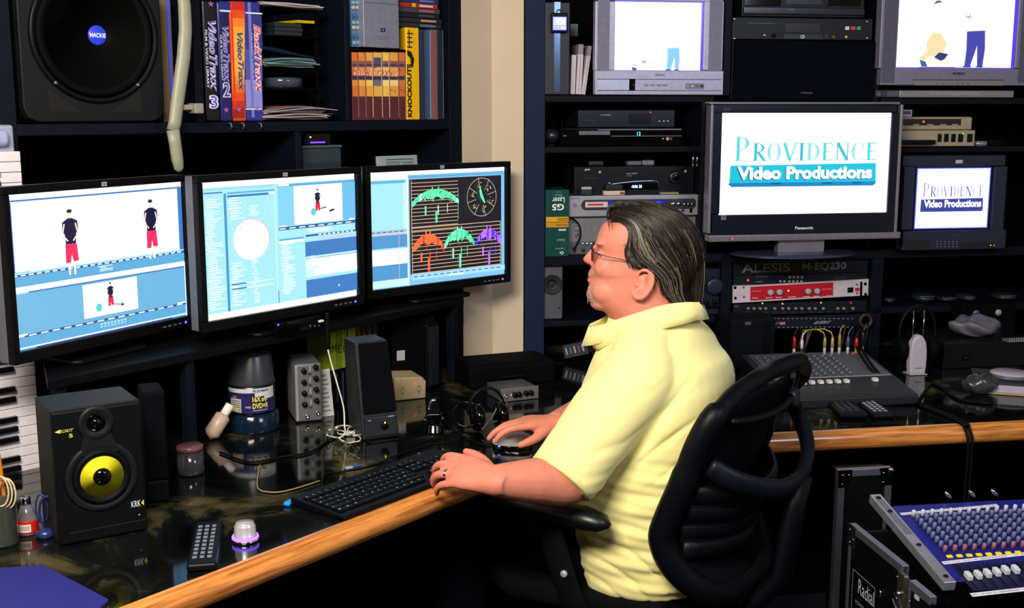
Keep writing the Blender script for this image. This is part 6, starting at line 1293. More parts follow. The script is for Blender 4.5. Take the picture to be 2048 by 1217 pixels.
sp = [(.046 + .0265 * i, .02, mz(.02) + .001) for i in range(9)]; pieces('fader_slot', G().box(-.001, .001, 0, .12, 0, .0005), black, o, sp)
g = G(); g.lathe([(.0022, 0), (.0001, .003)], (mw - .05, MD - .03, mz(MD - .03) + .002), n=10, col='#ff2030'); obj('indicator_light', g, LED, o)
MM = o.matrix_world if False else Matrix.Translation(o.location) @ Matrix.Rotation(ang, 4, 'Z')
# plugs standing in the console
for i, (px, c1, c2, lab, zt_) in enumerate(((1572, '#c01818', '#d0d0d4', 'red plug at the left end of the console', .06), (1588, '#d8d8dc', '#303038', 'white curved plug beside the red one', .05), (1636, '#a8903c', '#c0c0c4', 'first gold coloured plug in the console', .055), (1652, '#b09c5c', '#c0c0c4', 'second gold coloured plug in the console', .055), (1667, '#988040', '#c0c0c4', 'tallest gold coloured plug standing in the console', .065), (1685, '#3c5878', '#c0c0c4', 'blue lead plug in the middle of the console', .055), (1703, '#c8201c', '#b89c40', 'fat red and yellow plug in the console', .05), (1734, '#14161c', '#c8c8d0', 'black plug with chrome tip in the console', .07), (1748, '#606470', '#c8c8d0', 'grey plug at the right of the console', .06))):
    b = on_z(px, 702, DESKZ + .085); lb = MM.inverted() @ b; lb = Vector((min(max(lb.x, .015), mw - .02), MD - .03, mz(MD - .03) + .0015))
    b = MM @ lb; r = thing('audio_plug', lab, 'plug', b, ang, 'plugs standing in the mixing console')
    g = smoothg(); g.lathe([(.0045, 0), (.0045, .022), (.003, .024)], n=12, col=c2); obj('barrel', g, PLAST, r); g = smoothg(); g.lathe([(.0055, .022), (.005, zt_ - .012), (.003, zt_)], n=12, col=c1); obj('sleeve', g, PLAST, r)
    g = smoothg(); s_ = -1 if i in (2, 3) else 1; g.tube([(0, 0, zt_), (.004 * s_, .004, zt_ + .014), (.02 * s_, .02, zt_ + .022), (.045 * s_, .06, zt_ + .012), (.05 * s_, .1, -.02)], .0022, 6, c1 if i not in (0, 6) else '#301414'); obj('lead', g, PLAST, r)
# headphones stand: white device with chrome rods
c = dkR(1836, 751); o = thing('white_speaker_device', 'white rounded upright device with a red light and two chrome rods', 'device', (c.x, c.y, DESKZ + .001), FR.rot)
pf = [(-.026, 0), (.026, 0), (.029, .03), (.029, .075), (.024, .105), (.013, .124), (0, .13), (-.013, .124), (-.024, .105), (-.029, .075), (-.029, .03)]
g = G(); g.prism(pf, 0, .03); obj('body', g, mat('device_white', '#b0aab8', .4), o, .008, seg=3); g = G(); g.disc(0, .092, .0022, y=-.0012, col='#ff2040'); obj('indicator_light', g, LED, o)
g = G(); g.text('SENNHEISER', -.012, .02, .014, .024, -.0012, '#5a5668'); obj('lettering', g, PRINT, o)
for x in (-.018, .018): g = smoothg(); g.cyl((x, .016, .10), (x, .016, .205), .0017, n=8); obj('chrome_rod', g, chrome, o)
g = G(); g.box(-.03, .03, -.005, .05, 0, .003); obj('foot', g, silver, o, .001)
o2 = thing('headphones', 'black headphones hanging around the white upright device', 'headphones', (c.x + .005, c.y + .045, DESKZ + .001), FR.rot)
g = smoothg(); g.tube([(.062 * math.sin(u), .0, .13 + .085 * math.cos(u)) for u in [-1.9 + i * 3.8 / 24 for i in range(25)]], .006, 10, flat=.6); obj('headband', g, black, o2)
for sx in (-1, 1): g = smoothg(); g.lathe([(.0001, -.015), (.032, -.015), (.038, -.006), (.038, .006), (.03, .014), (.0001, .016)], (sx * .052, 0, .075), 'x', 28); obj('ear_cup', g, matte, o2); 
obj('stand_peg', G().box(-.06, .06, .0, .01, 0, .05), dark, o2)
# remotes
remote([dkR(1678, 842), dkR(1738, 838), dkR(1682, 797), dkR(1640, 800)], .017, 'remote_control', 'black remote control pointing away, left of the pair on the counter', 8, 3, btn='#2b3140')
remote([dkR(1748, 842), dkR(1790, 838), dkR(1728, 796), dkR(1692, 798)], .015, 'remote_control', 'dark remote with pale buttons, right of the pair on counter', 9, 3, btn='#8e96a4')
# cables over the edge
def ce(px, py, z): return on_z(px, py, z)
for i, dx in enumerate((0, 9)):
    c_ = [at_depth(1700 + dx, 672, 3.66), on_z(1738 + dx, 735, DESKZ + .07), on_z(1790 + dx, 782, DESKZ + .012), on_z(1850 + dx, 815, DESKZ + .006), on_z(1900 + dx, 835, DESKZ + .006)]
    e_ = on_z(1928 + dx, 852, DESKZ + .005); c_ += [e_]
    fr_, off_ = FR.inv(e_); 
    c_ += [FR.P(fr_ + .004, -.025, DESKZ + .004), FR.P(fr_ + .008, -.045, DESKZ - .03), FR.P(fr_ + .01, -.045, DESKZ - .12), FR.P(fr_ + .012, -.04, .3), FR.P(fr_ + .05, -.02, .005)]
    cable('draped_cable', ['left', 'right'][i] + ' one of two black cables running over the oak edge', c_, .0042, rubber, grp='black cables over the right counter edge')
cable('counter_cable', 'thick black cable lying on the counter right of the console', [dkR(1838, 800, .004), dkR(1862, 770, .004), dkR(1880, 775, .004), dkR(1920, 800, .004), dkR(1985, 808, .004)], .004, rubber)
# stack at far right: boxes, bag, papers
c = dkR(1985, 812); o = thing('equipment_box', 'low black equipment box on the counter under the plastic bag', 'box', FR.P(FR.hit(1885, 760, .62)[0], .62, DESKZ + .001), FR.rot)
obj('case', G().box(0, .34, 0, .25, 0, .085), mat('eq_black', '#06080a', .4, spec=.3), o, .003); g = smoothg(); g.lathe([(.008, 0), (.007, .01), (.0001, .011)], (.075, 0, .035), 'y', 16); obj('knob', g, black, o)
def blob(name, label, cat, loc, R3, m, seed, amp=.25, n=26):
    R = random.Random(seed); g = smoothg(); g.ell((0, 0, R3[2]), R3, n, 14); ph = [(R.random() * 6, R.random() * 6, 2 + R.random() * 5) for _ in range(7)]
    vs = []
    for v in g.v:
        d = sum(math.sin(p0 + k * (v[0] / R3[0]) + p1 + k * .8 * (v[2] / R3[2])) * math.cos(p1 + k * v[1] / R3[1]) for p0, p1, k in ph) / 7 * amp
        vs.append((v[0] * (1 + d), v[1] * (1 + d), max(0.001, v[2] * (1 + d * .8))))
    g.v = vs; o = obj(name, g, m); o.location = loc; return tag(o, label, cat)
cb = mat('plastic_bag_clear', '#8c889c', .25, trans=.6, bump=(60, .8), noise=(30, .3))
b_ = FR.P(FR.hit(1962, 720, .66)[0], .66 + .05, DESKZ + .087); blob('plastic_bag', 'crumpled clear plastic bag on the black equipment box', 'bag', b_, (.075, .06, .033), cb, 4, .5)
b2 = dkR(1952, 797); blob('plastic_bag', 'crumpled clear plastic bag lying on the counter before the equipment box', 'bag', b2 + Vector((.03, .05, .001)), (.05, .035, .03), mat('plastic_bag_dim', '#4c4a50', .25, trans=.6, bump=(60, .8), noise=(30, .3)), 9, .5)
o = thing('wire_rack', 'ridged grey plastic strip lying at the right end of the equipment box', 'strip', FR.P(FR.hit(2012, 720, .6)[0], .60, DESKZ + .087), FR.rot)
obj('strip', G().box(0, .12, .0, .03, 0, .008), grey, o); pieces('ridge', G().box(0, .003, -.002, 0, 0, .014), mat('ridge_grey', '#7c8090', .4), o, [(.006 + .008 * k, 0, -.002 + .002) for k in range(14)])
b3 = dkR(2060, 800); o = thing('binder', 'stack of binders with tan edge at the far right of counter', 'binder', (b3.x - .02, b3.y + .04, DESKZ + .001), FR.rot + math.radians(-28))
obj('lower_cover', G().box(-.12, .15, 0, .2, 0, .006), mat('tan_card', '#9c8a64', .6), o, .001); obj('pages', G().box(-.115, .15, .004, .2, .006, .03), mat('page_lilac', '#a8a0b4', .7), o, .001); obj('upper_cover', G().box(-.12, .15, 0, .2, .03, .034), mat('dark_card', '#2a2a34', .5), o, .001)
o = thing('disc_spindle', 'pale disc stack with dark rim at the far right edge', 'spindle', (b3.x + .0, b3.y + .14, DESKZ + .036)); g = smoothg(); g.lathe([(.0001, 0), (.06, 0), (.062, .003), (.06, .012)], n=36); obj('rim', g, mat('rim_grey', '#4c5668', .4), o); g = smoothg(); g.lathe([(.06, .012), (.058, .014), (.0001, .0142)], n=36); obj('top_disc', g, mat('disc_pale', '#b4acb8', .3), o)
# lower right shelf clutter
for i, (x0, y0, x1, y1, c_, l_) in enumerate(((1770, 596, 1800, 612, '#0e141c', 'black small case on the low right shelf'), (1838, 590, 1880, 611, '#1a2028', 'dark rounded pouch on the low right shelf'), (1884, 594, 1925, 611, '#14181f', 'dark pouch in the middle of the low right shelf'), (1932, 592, 1960, 611, '#222836', 'glossy dark pouch with highlight on the low right shelf'), (2000, 590, 2045, 611, '#24222a', 'brownish dark pouch at the right end of the low shelf'))):
    P = DEV(x0, y0, x1, y1, 'pouch', l_, 'pouch', ZR4 + .001, off=.04); w_, h_ = P.w, P.h; g = smoothg(); g.ell((w_ / 2, .05, h_ / 2), (w_ / 2, .05, h_ / 2), 18, 10); obj('body', g, mat('pouch' + c_, c_, .35, bump=(40, .8)), P.root)
    obj('zip', G().tube([(w_ * .15, .018, h_ * .72), (w_ * .5, .004, h_ * .78), (w_ * .85, .018, h_ * .72)], .0014, 6), grey, P.root)
P = DEV(1940, 676, 1961, 700, 'round_dial', 'pale blue oval dial glinting behind the equipment box', 'dial', off=-.1)
P.root.location = FR.P(FR.hit(1945, 684, .9)[0], .9, DESKZ + .001); obj('block', G().box(-.05, .16, 0, .06, 0, .16), matte, P.root, .003)
for x, m_ in ((.005, mat('dial_blue', '#3a5c88', .3)), (.09, mat('dial_pale', '#8c94a4', .3))): g = smoothg(); g.lathe([(.012, 0), (.011, .006), (.0001, .008)], (x, 0, .128), 'y', 20); obj('dial', g, m_, P.root)

# ================================================================== office chair
cf = Vector((-.848, .53, 0)); cl = Vector((-.53, -.848, 0)); CS = Vector((.25, 2.83, 0)); crot = math.atan2(.53, -.848)
ch = thing('office_chair', 'black mesh-backed office chair the man sits in', 'chair', CS, crot)
cfab = mat('chair_fabric_black', '#05070c', .85, bump=(500, .5), spec=.1); cpl = mat('chair_plastic', '#05070e', .45, spec=.16)
near = [(-.402, 0, .984), (-.398, .08, .980), (-.377, .15, .957), (-.369, .195, .938), (-.353, .228, .912), (-.324, .24, .846), (-.297, .243, .762), (-.263, .245, .675), (-.252, .243, .626), (-.275, .23, .565), (-.316, .195, .514), (-.350, .13, .480), (-.36, 0, .468)]
loop = near + [(x - (.038 if z > .9 else 0), -y * (1.12 if z > .9 else 1), z + (.016 if z > .9 else 0)) for x, y, z in near[-2:0:-1]]
def smoothloop(pts, closed=True, k=4):
    n = len(pts); P_ = [Vector(p_) for p_ in pts]; out = []
    for i in range(n if closed else n - 1):
        g4 = [P_[(i + j) % n] if closed else P_[min(max(i + j, 0), n - 1)] for j in (-1, 0, 1, 2)]
        for s in range(k):
            t = s / k; p0, p1, p2, p3 = g4; out.append(.5 * ((2 * p1) + (-p0 + p2) * t + (2 * p0 - 5 * p1 + 4 * p2 - p3) * t * t + (-p0 + 3 * p1 - 3 * p2 + p3) * t ** 3))
    out.append(P_[0] if closed else P_[-1]); return out
lp = smoothloop(loop)
rad = [.021 if p_.z > .93 else (.027 if p_.z > .8 else .031) for p_ in lp]
g = smoothg(); g.tube(lp, rad, 14, cap=False); obj('back_frame', g, cpl, ch)
# mesh web: columns between the two sides of the loop
g = smoothg(); NZ = 26; NY = 12; sd = smoothloop(near, False, 6); v = []
for i in range(NZ + 1):
    z = .49 + (.965 - .49) * i / NZ
    c_ = min(sd[3:], key=lambda p_: abs(p_.z - z) + (0 if p_.y > .1 or z > .94 or z < .5 else 1))
    for j in range(NY + 1):
        u = -1 + 2 * j / NY; v.append((c_.x - .012 - .03 * (1 - u * u) * (1 if z > .55 else .5), c_.y * u, z))
g.add(v, [(i * (NY + 1) + j, i * (NY + 1) + j + 1, (i + 1) * (NY + 1) + j + 1, (i + 1) * (NY + 1) + j) for i in range(NZ) for j in range(NY)])
o = obj('back_mesh', g, meshfab, ch); so = o.modifiers.new('t', 'SOLIDIFY'); so.thickness = .006
def bandp(z, dx, y=.215, n=12):
    c_ = min(sd, key=lambda p_: abs(p_.z - z) + (0 if p_.y > .1 else 1)); return [(c_.x - dx * (1 - (2 * k / n - 1) ** 2) - .03, y * (2 * k / n - 1), z - .02 * (1 - (2 * k / n - 1) ** 2)) for k in range(n + 1)]
for z, dx in ((.735, .09), (.69, .085), (.645, .08), (.60, .07)):
    g = smoothg(); g.tube(bandp(z, dx), .011, 10, flat=2.0, up=(0, 0, 1)); obj('lumbar_band', g, cpl, ch)
g = smoothg(); v = []; zs = [.60, .645, .69, .735]
for z, dx in zip(zs, (.07, .08, .085, .09)): v += [(x + .004, y, zz) for x, y, zz in bandp(z, dx)]
g.add(v, [(i * 13 + j, i * 13 + j + 1, (i + 1) * 13 + j + 1, (i + 1) * 13 + j) for i in range(3) for j in range(12)]); o = obj('lumbar_pad', g, mat('chair_pad_navy', '#070b16', .6, spec=.2), ch); so = o.modifiers.new('t', 'SOLIDIFY'); so.thickness = .008
# rear support loop and spine
g = smoothg(); g.tube(smoothloop([(-.34, .2, .80), (-.40, .17, .765), (-.46, .08, .735), (-.475, -.03, .74), (-.46, -.12, .78), (-.42, -.18, .83), (-.385, -.21, .87)], False), .016, 12, flat=1.6, up=(0, 0, 1)); obj('support_loop', g, mat('chair_loop', '#080d18', .45, spec=.18), ch)
g = smoothg(); g.tube([(-.475, -.03, .74), (-.47, 0, .66), (-.45, 0, .5), (-.36, 0, .38), (-.15, 0, .34)], [.026, .024, .024, .026, .03], 12, flat=1.5, up=(0, 1, 0)); obj('spine', g, cpl, ch)
g = smoothg(); g.lathe([(.0001, -.012), (.02, -.012), (.024, 0), (.02, .012), (.0001, .012)], (-.418, -.12, .90), 'x', 20); obj('tension_knob', g, mat('chair_knob', '#141a2c', .4), ch)
g = smoothg(); g.tube(smoothloop([(-.385, .19, .905), (-.42, .1, .90), (-.43, 0, .9), (-.42, -.1, .905), (-.40, -.2, .93)], False), .008, 8); obj('top_brace', g, cpl, ch)
# seat, arms, base
g = G(); sp_ = [(-.24, -.2), (-.24, .2), (-.1, .24), (.16, .245), (.24, .2), (.25, 0), (.24, -.2), (.16, -.245), (-.1, -.24)]; g.prismz(sp_, .395, .455); obj('seat', g, cfab, ch, .022, seg=3)
for s_ in (1, -1):
    g = smoothg(); g.tube([(.17, s_ * .295, .645), (.15, s_ * .295, .655), (.03, s_ * .295, .664), (-.09, s_ * .298, .662), (-.13, s_ * .298, .658), (-.15, s_ * .298, .655)], [.012, .029, .033, .034, .028, .008], 16, flat=.78, up=(0, 0, 1)); obj('arm_pad', g, mat('arm_pad_black', '#06070a', .38, spec=.45), ch)
    g = smoothg(); g.tube([(.02, s_ * .296, .645), (-.01, s_ * .298, .57), (-.05, s_ * .295, .46), (-.08, s_ * .27, .40), (-.06, s_ * .16, .385)], [.034, .032, .030, .028, .026], 14, flat=.45, up=(0, 1, 0)); obj('arm_support', g, cfab, ch)
    g = smoothg(); g.lathe([(.0085, 0), (.0085, .006), (.007, .008), (.0001, .0085)], (-.032, s_ * .313, .535), 'y', 20) if s_ < 0 else g.lathe([(.0085, 0), (.0085, -.006), (.007, -.008), (.0001, -.0085)], (-.042, s_ * .311, .525), 'y', 20); obj('bolt', g, silver, ch, label='round silver bolt')
g = smoothg(); g.cyl((0, 0, .10), (0, 0, .395), .028); obj('gas_column', g, cpl, ch)
g = G(); g.box(-.12, .12, -.1, .1, .35, .395); obj('tilt_box', g, cpl, ch, .01)
for k in range(5):
    a = k * 2 * math.pi / 5 + .3; g = smoothg(); g.tube([(0, 0, .11), (.14 * math.cos(a), .14 * math.sin(a), .10), (.29 * math.cos(a), .29 * math.sin(a), .075)], [.03, .024, .016], 10); lg = obj('leg', g, cpl, ch)
    g = smoothg(); g.tube([(.29 * math.cos(a) - .012 * math.sin(a), .29 * math.sin(a) + .012 * math.cos(a), .028), (.29 * math.cos(a) + .012 * math.sin(a), .29 * math.sin(a) - .012 * math.cos(a), .028)], .027, 16); obj('caster', g, black, lg)

# ================================================================== road case and blue console at the lower right
FC = Frame(.837, 2.21, 81.5)
rc = thing('road_case', 'open black road case with aluminium edges holding the blue console', 'case', FC.o, FC.rot)
def wallface(px, py):                       # the left wall's outer face: plane x=0 of the frame
    r = ray(px, py); k = (FC.o - Vector((0, 0, CH))).dot(FC.a) / r.dot(FC.a); w = Vector((0, 0, CH)) + r * k; d = w - FC.o; return d.dot(FC.b), w.z
ZW = .632; yl0, yl1 = wallface(1820, 1150)[0], wallface(1806, 1138)[0]; yf = wallface(1699, 1070)[0]
casem = mat('case_black_laminate', '#030406', .55, spec=.15)
obj('side_panel', G().box(0, .012, yl1, yf, .1, ZW - .002), casem, rc, .001); obj('side_panel', G().box(0, .012, 0.0, yl0, .1, ZW - .03), casem, rc, .001)
obj('rear_panel', G().box(.012, .58, yf - .012, yf, .1, ZW - .02), casem, rc, .001); obj('front_panel', G().box(.012, .58, 0.002, .012, .1, .50), casem, rc, .001); obj('side_panel', G().box(.568, .58, .012, yf - .012, .1, ZW - .03), casem, rc, .001); obj('bottom_panel', G().box(0, .58, 0, yf, .08, .1), casem, rc, .001)
def rail(y0, y1, z0, z1, w=.022, nm='edge_rail'): obj(nm, G().box(-.002, .014, y0, y1, z0, z1), alu, rc, .001)
rail(yl1, yf, ZW - .018, ZW); rail(0, yl0, ZW - .036, ZW - .018); rail(yf - .012, yf + .001, .1, ZW - .018); rail(yl1, yl1 + .008, .3, ZW - .018); rail(yl0 - .008, yl0, .3, ZW - .036)
obj('corner_plate', G().box(-.004, .0, yf - .035, yf + .002, ZW - .05, ZW + .001), mat('plate_dark_steel', '#4a4e5c', .25, .9), rc, .001)
for py_, pz in ((yf - .01, ZW - .012), (yf - .028, ZW - .03), (yf - .01, ZW - .042), (yl1 + .015, ZW - .03), (yl1 + .012, ZW - .1), (yl0 - .012, ZW - .06)):
    g = smoothg(); g.ell((-.004, py_, pz), (.0022, .0035, .0035), 10, 6); obj('rivet', g, chrome, rc)
ym = (yl0 + yl1) / 2
g = G(); g.box(-.012, 0, ym - .016, ym + .016, ZW - .09, ZW - .01); obj('latch_plate', g, mat('latch_steel', '#7c7468', .25, .9), rc, .003)
g = G(); g.obox((-.018, ym + .004, ZW - .10), (0, .022, .018), (.003, 0, 0), (0, -.010, .012)); obj('latch_wing', g, chrome, rc, .002); g = smoothg(); g.lathe([(.010, 0), (.009, -.008), (.0001, -.009)], (-.012, ym, ZW - .055), 'x', 16); obj('latch_boss', g, chrome, rc)
g = G()
def wtext(t, a, b, c, d, col, fat=0):       # y from a (far) to b (near), z from c to d
    vs, fs = text_mesh(t, fat); g.add([(-.0013, a + (b - a) * u, c + (d - c) * w) for u, w in vs], fs, col)
ya, za = wallface(1717, 1187); yb_, zb_ = wallface(1750, 1170); zt2 = wallface(1717, 1157)[1]
wtext('Radial', ya, yb_, za, zt2, '#b8bcc8', .0); ya2, zc2 = wallface(1712, 1200); wtext('POWER PLANTS', ya2, yb_ - .003, zc2 - .008, zc2 + .001, '#8a8e9c')
yq, zq = wallface(1707, 1138); yr = wallface(1752, 1170)[0]
for a, b, c, d in ((yr, yq, zq - .002, zq), (yr, yq, zq - .13, zq - .128), (yr, yr + .002, zq - .13, zq), (yq - .002, yq, zq - .13, zq)): g.add([(-.0012, a, c), (-.0012, b, c), (-.0012, b, d), (-.0012, a, d)], [(0, 1, 2, 3)], '#8a8e9c')
obj('case_lettering', g, PRINT, rc)
g = smoothg(); yk, zk = wallface(1760, 1187); g.ell((-.002, yk, zk), (.004, .011, .011), 16, 8); obj('lock', g, chrome, rc); g = G(); yk, zk = wallface(1835, 1196); g.box(-.003, 0, yk - .008, yk + .008, zk - .004, zk + .004); obj('small_plate', g, mat('label_white', '#a8aab4', .6), rc)
for x in (.05, .53):
    for y in (.05, yf - .05): g = smoothg(); g.tube([(x - .015, y, .04), (x + .015, y, .04)], .039, 18); obj('caster', g, rubber, rc)
# lid standing behind
l0 = FR.hit(1675, 1000, -.16)[0]; l1 = FR.hit(1782, 1000, -.16)[0]; zl = FR.hit(1730, 940, -.16)[1]
ld_ = thing('case_lid', 'tall black case lid with silver edges standing behind the console', 'case lid', FR.P(l0, -.16, .001), FR.rot); lw = l1 - l0
obj('panel', G().box(.004, lw - .004, .004, .05, 0, zl - .004), casem, ld_, .001)
for a, b, c, d in ((0, .018, 0, zl), (lw - .018, lw, 0, zl), (.018, lw - .018, zl - .018, zl)): obj('edge_rail', G().box(a, b, 0, .02, c, d), alu, ld_, .001)
for s_ in (0, 1):
    a = 0 if s_ == 0 else lw - .035; g = G(); g.prism([(a - .001, zl + .001), (a + .036, zl + .001), (a + .036, zl - .02), (a + (.034 if s_ else .02), zl - .045), (a - .001 + (0 if s_ == 0 else .01), zl - .045)], -.002, 0); obj('corner_plate', g, mat('corner_steel_dark', '#20242f', .2, .9), ld_, .001)
    for dx, dz in ((.01, .012), (.026, .012), (.01, .036)): g = smoothg(); g.ell((a + dx, -.003, zl - dz), (.003, .002, .003), 10, 6); obj('rivet', g, chrome, ld_)
g = smoothg(); g.ell((lw - .006, .0, zl - .006), (.009, .008, .009), 14, 8); obj('ball_corner', g, chrome, ld_)
# blue console
FM = Frame(.925, 2.35, 81.5); ML = .415; z0_, z1_ = .586, .669; tilt = math.atan2(z1_ - z0_, ML)
mc = thing('mixing_desk', 'large blue mixing desk with rows of knobs, seated in the road case', 'mixer', FM.P(0, 0, z0_), FM.rot); mc.rotation_euler = (tilt, 0, FM.rot)
mL = math.hypot(ML, z1_ - z0_); MX_ = Matrix.Translation(mc.location) @ Matrix.Rotation(FM.rot, 4, 'Z') @ Matrix.Rotation(tilt, 4, 'X'); MXI = MX_.inverted()
def mh(px, py, h=0.0):
    a = MXI @ Vector((0, 0, CH)); b = MXI.to_3x3() @ ray(px, py); k = (h - a.z) / b.z; p_ = a + b * k; return p_.x, p_.y
blue = mat('console_blue', '#141c78', .4, noise=(30, .12)); wS_ = .46
mT = mh(1800, 1012)[1]; obj('chassis', G().box(.012, wS_, .002, mT - .002, -.07, -.003), matte, mc, .003); obj('top_plate', G().box(.012, wS_, .0, mT, -.003, 0), blue, mc, .001); mR = mh(1748, 992)[1]
obj('side_rail', G().box(-.012, .016, -.006, mR, -.018, .004), mat('rail_alu', '#c0c2d4', .3, .75), mc, .002)
for k in range(5): obj('rail_groove', G().box(-.006 + .0035 * k, -.005 + .0035 * k, mR * .5, mR - .01, .0038, .0046), mat('groove_dark', '#50525e', .4, .6), mc)
for y in (.015, mR * .38, mR * .78, mR * .95): g = smoothg(); g.lathe([(.006, 0), (.005, .003), (.0001, .003)], (.002, y, .0035), n=16); obj('rail_screw', g, mat('screw_dark', '#1c1e26', .3, .7), mc)
def strip(p0, p1, th=.011, nm='label_strip', m=None):
    a = Vector(mh(*p0)); b = Vector(mh(*p1)); g = G(); g.add([(a.x, a.y - th / 2, .0012), (b.x, b.y - th / 2, .0012), (b.x, b.y + th / 2, .0012), (a.x, a.y + th / 2, .0012)], [(0, 1, 2, 3)], '#d0d2dc')
    R = random.Random(5); n = 26
    for i in range(n):
        u = i / n; q = a + (b - a) * (u + .01); 
        if R.random() < .75: g.add([(q.x, q.y - .0012, .0016), (q.x + .006, q.y - .0012, .0016), (q.x + .006, q.y + .0012, .0016), (q.x, q.y + .0012, .0016)], [(0, 1, 2, 3)], '#8c90a4')
    obj(nm, g, PRINT, mc)
strip((1801, 1030), (1996, 1012)); a = mh(1885, 1128); strip((1885, 1128), (2060, 1108), .012); strip((1942, 1192), (2070, 1178), .013)
x0, y0 = mh(1826, 1034); x1, _ = mh(1985, 1018); pit = (x1 - x0) / 9
xb, yb = mh(1887, 1117); rows_ = 9; yk0 = yb + .022; yk1 = y0; stp = (yk1 - yk0) / (rows_ - 1)
g = smoothg(); g.lathe([(.0050, 0), (.0044, .015), (.0035, .016), (.0001, .016)], n=12)
ncol = int((wS_ - .02 - x0) / pit) + 1
sp = [(x0 + pit * i, yk0 + stp * j, .001) for i in range(ncol) for j in range(1, rows_ - 1)]; pieces('knob', g, mat('knob_blue_grey', '#6a7494', .4), mc, sp[:300])
pieces('knob', g, mat('knob_white', '#c8ccdc', .4), mc, [(x0 + pit * i, yk1, .001) for i in range(ncol)])
pieces('knob', g, mat('knob_red_grey', '#a06070', .4), mc, [(x0 + pit * i, yk0, .001) for i in range(ncol)])
pieces('button', G().box(-.0065, .0065, -.0045, .0045, 0, .004), mat('button_yellow', '#f0d820', .35), mc, [(x0 + pit * i, yb, .001) for i in range(ncol)], .001)
xf, yfd = mh(1909, 1152, .01); g = G(); g.box(-.0055, .0055, -.011, .011, 0, .012); g.box(-.0058, .0058, -.002, .002, .008, .0135)
pieces('fader_cap', g, mat('fader_pale', '#c4ccd4', .4), mc, [(x0 + pit * i, yfd + [0, .002, .005, .008, .013, .013, -.01, 0, 0, 0, 0, 0, 0, 0, 0, 0, 0, 0, 0, 0, 0, 0, 0, 0, 0, 0, 0, 0, 0, 0][i], .001) for i in range(ncol)], .0015)
ys, _y = mh(1942, 1180)[1], 0
obj('fader_panel', G().box(x0 - .012, wS_ - .004, ys - .006, a[1] - .008, 0, .0003), mat('fader_panel_dark', '#0c1038', .5), mc)
pieces('fader_slot', G().box(-.0012, .0012, 0, a[1] - ys - .014, 0, .0008), black, mc, [(x0 + pit * i, ys, .0005) for i in range(ncol)])
pieces('slot_track', G().box(-.007, -.006, 0, a[1] - ys - .014, 0, .0006), mat('track_dark', '#0a0e3c', .5), mc, [(x0 + pit * i, ys, .0005) for i in range(ncol)])
for i, px in enumerate((1900, 1950, 1997)):
    b = MX_ @ Vector((mh(px, 1000)[0], mT + .006, -.022)); r = thing('jack_plug', ['leftmost', 'middle', 'rightmost'][i] + ' chrome angled plug behind the blue mixing desk', 'plug', b, FM.rot, 'angled plugs behind the blue desk')
    g = smoothg(); g.tube([(0, 0.006, -.01), (0, .006, .02), (-.004, .0, .032), (-.018, -.004, .045)], [.005, .006, .006, .004], 10); obj('barrel', g, chrome, r); g = smoothg(); g.tube([(0, .006, -.01), (0, .03, -.03), (0, .05, -.1)], .003, 6); obj('lead', g, rubber, r)

# ================================================================== the man
ft = Vector((-.914, .407, 0)).normalized(); lt = Vector((-.407, -.914, 0)).normalized()
fh = Vector((-.9936, .113, 0)).normalized(); lh = Vector((-.113, -.9936, 0)).normalized(); HC = at_depth(1290, 520, 2.75)
def Hp(px, py, y=0.0):
    r = ray(px, py); P0 = Vector((0, 0, CH)); k = (HC - P0).dot(lh) / r.dot(lh); return P0 + r * k + lh * y
HS = [(408, 1285, 1315, .006), (412, 1268, 1330, .020), (418, 1248, 1348, .040), (426, 1230, 1365, .053), (436, 1216, 1377, .063), (450, 1204, 1388, .071), (465, 1197, 1394, .0755), (480, 1192.5, 1397, .0775), (490, 1193, 1398, .0775), (500, 1196, 1398, .077), (512, 1194, 1396, .0765), (525, 1189, 1391, .0765), (536, 1183, 1386, .076), (545, 1180, 1382, .0755), (555, 1180, 1376, .075), (565, 1179, 1372, .0745), (575, 1176, 1370, .074), (585, 1172.5, 1370, .073), (595, 1174, 1370, .0715), (603, 1181, 1371, .071), (612, 1194, 1373, .0715), (622, 1207, 1376, .0725), (634, 1218, 1380, .074), (650, 1230, 1385, .077), (670, 1240, 1392, .080), (700, 1248, 1400, .082)]
def hs(py):
    for a, b in zip(HS, HS[1:]):
        if a[0] <= py <= b[0]:
            u = (py - a[0]) / (b[0] - a[0]); return [a[i] + (b[i] - a[i]) * u for i in range(4)]
    return HS[0] if py < HS[0][0] else HS[-1]
def latw(px, py, e=2.35):
    _, f_, b_, w_ = hs(py); u = (px - (f_ + b_) / 2) / ((b_ - f_) / 2)
    if py > 545 and u < 0: e2 = 2.0
    else: e2 = e
    return w_ * max(0.0, 1 - abs(u) ** e2) ** (1 / e2)
B = G(); N = 40; v = []; rowsH = []
for i in range(len(HS) - 1):
    rowsH += [HS[i][0] + (HS[i + 1][0] - HS[i][0]) * k / 2 for k in range(2)]
rowsH.append(HS[-1][0])
for py in rowsH:
    _, f_, b_, w_ = hs(py)
    for k in range(N):
        a = 2 * math.pi * k / N; ca = math.cos(a); sa = math.sin(a); e = 2.35 if not (py > 545 and ca < 0) else 2.0
        u = math.copysign(abs(ca) ** (2 / e), ca); w = math.copysign(abs(sa) ** (2 / e), sa)
        px = (f_ + b_) / 2 + u * (b_ - f_) / 2; wt = max(min(1, max(0, (px - 1232) / 40)), min(1, max(0, (446 - py) / 20))) * min(1, max(0, (605 - py) / 40)); s2 = 1 - .10 * wt
        v.append(Hp(1300 + (px - 1300) * s2, 505 + (py - 505) * s2, w * w_ * (1 - .05 * wt)))
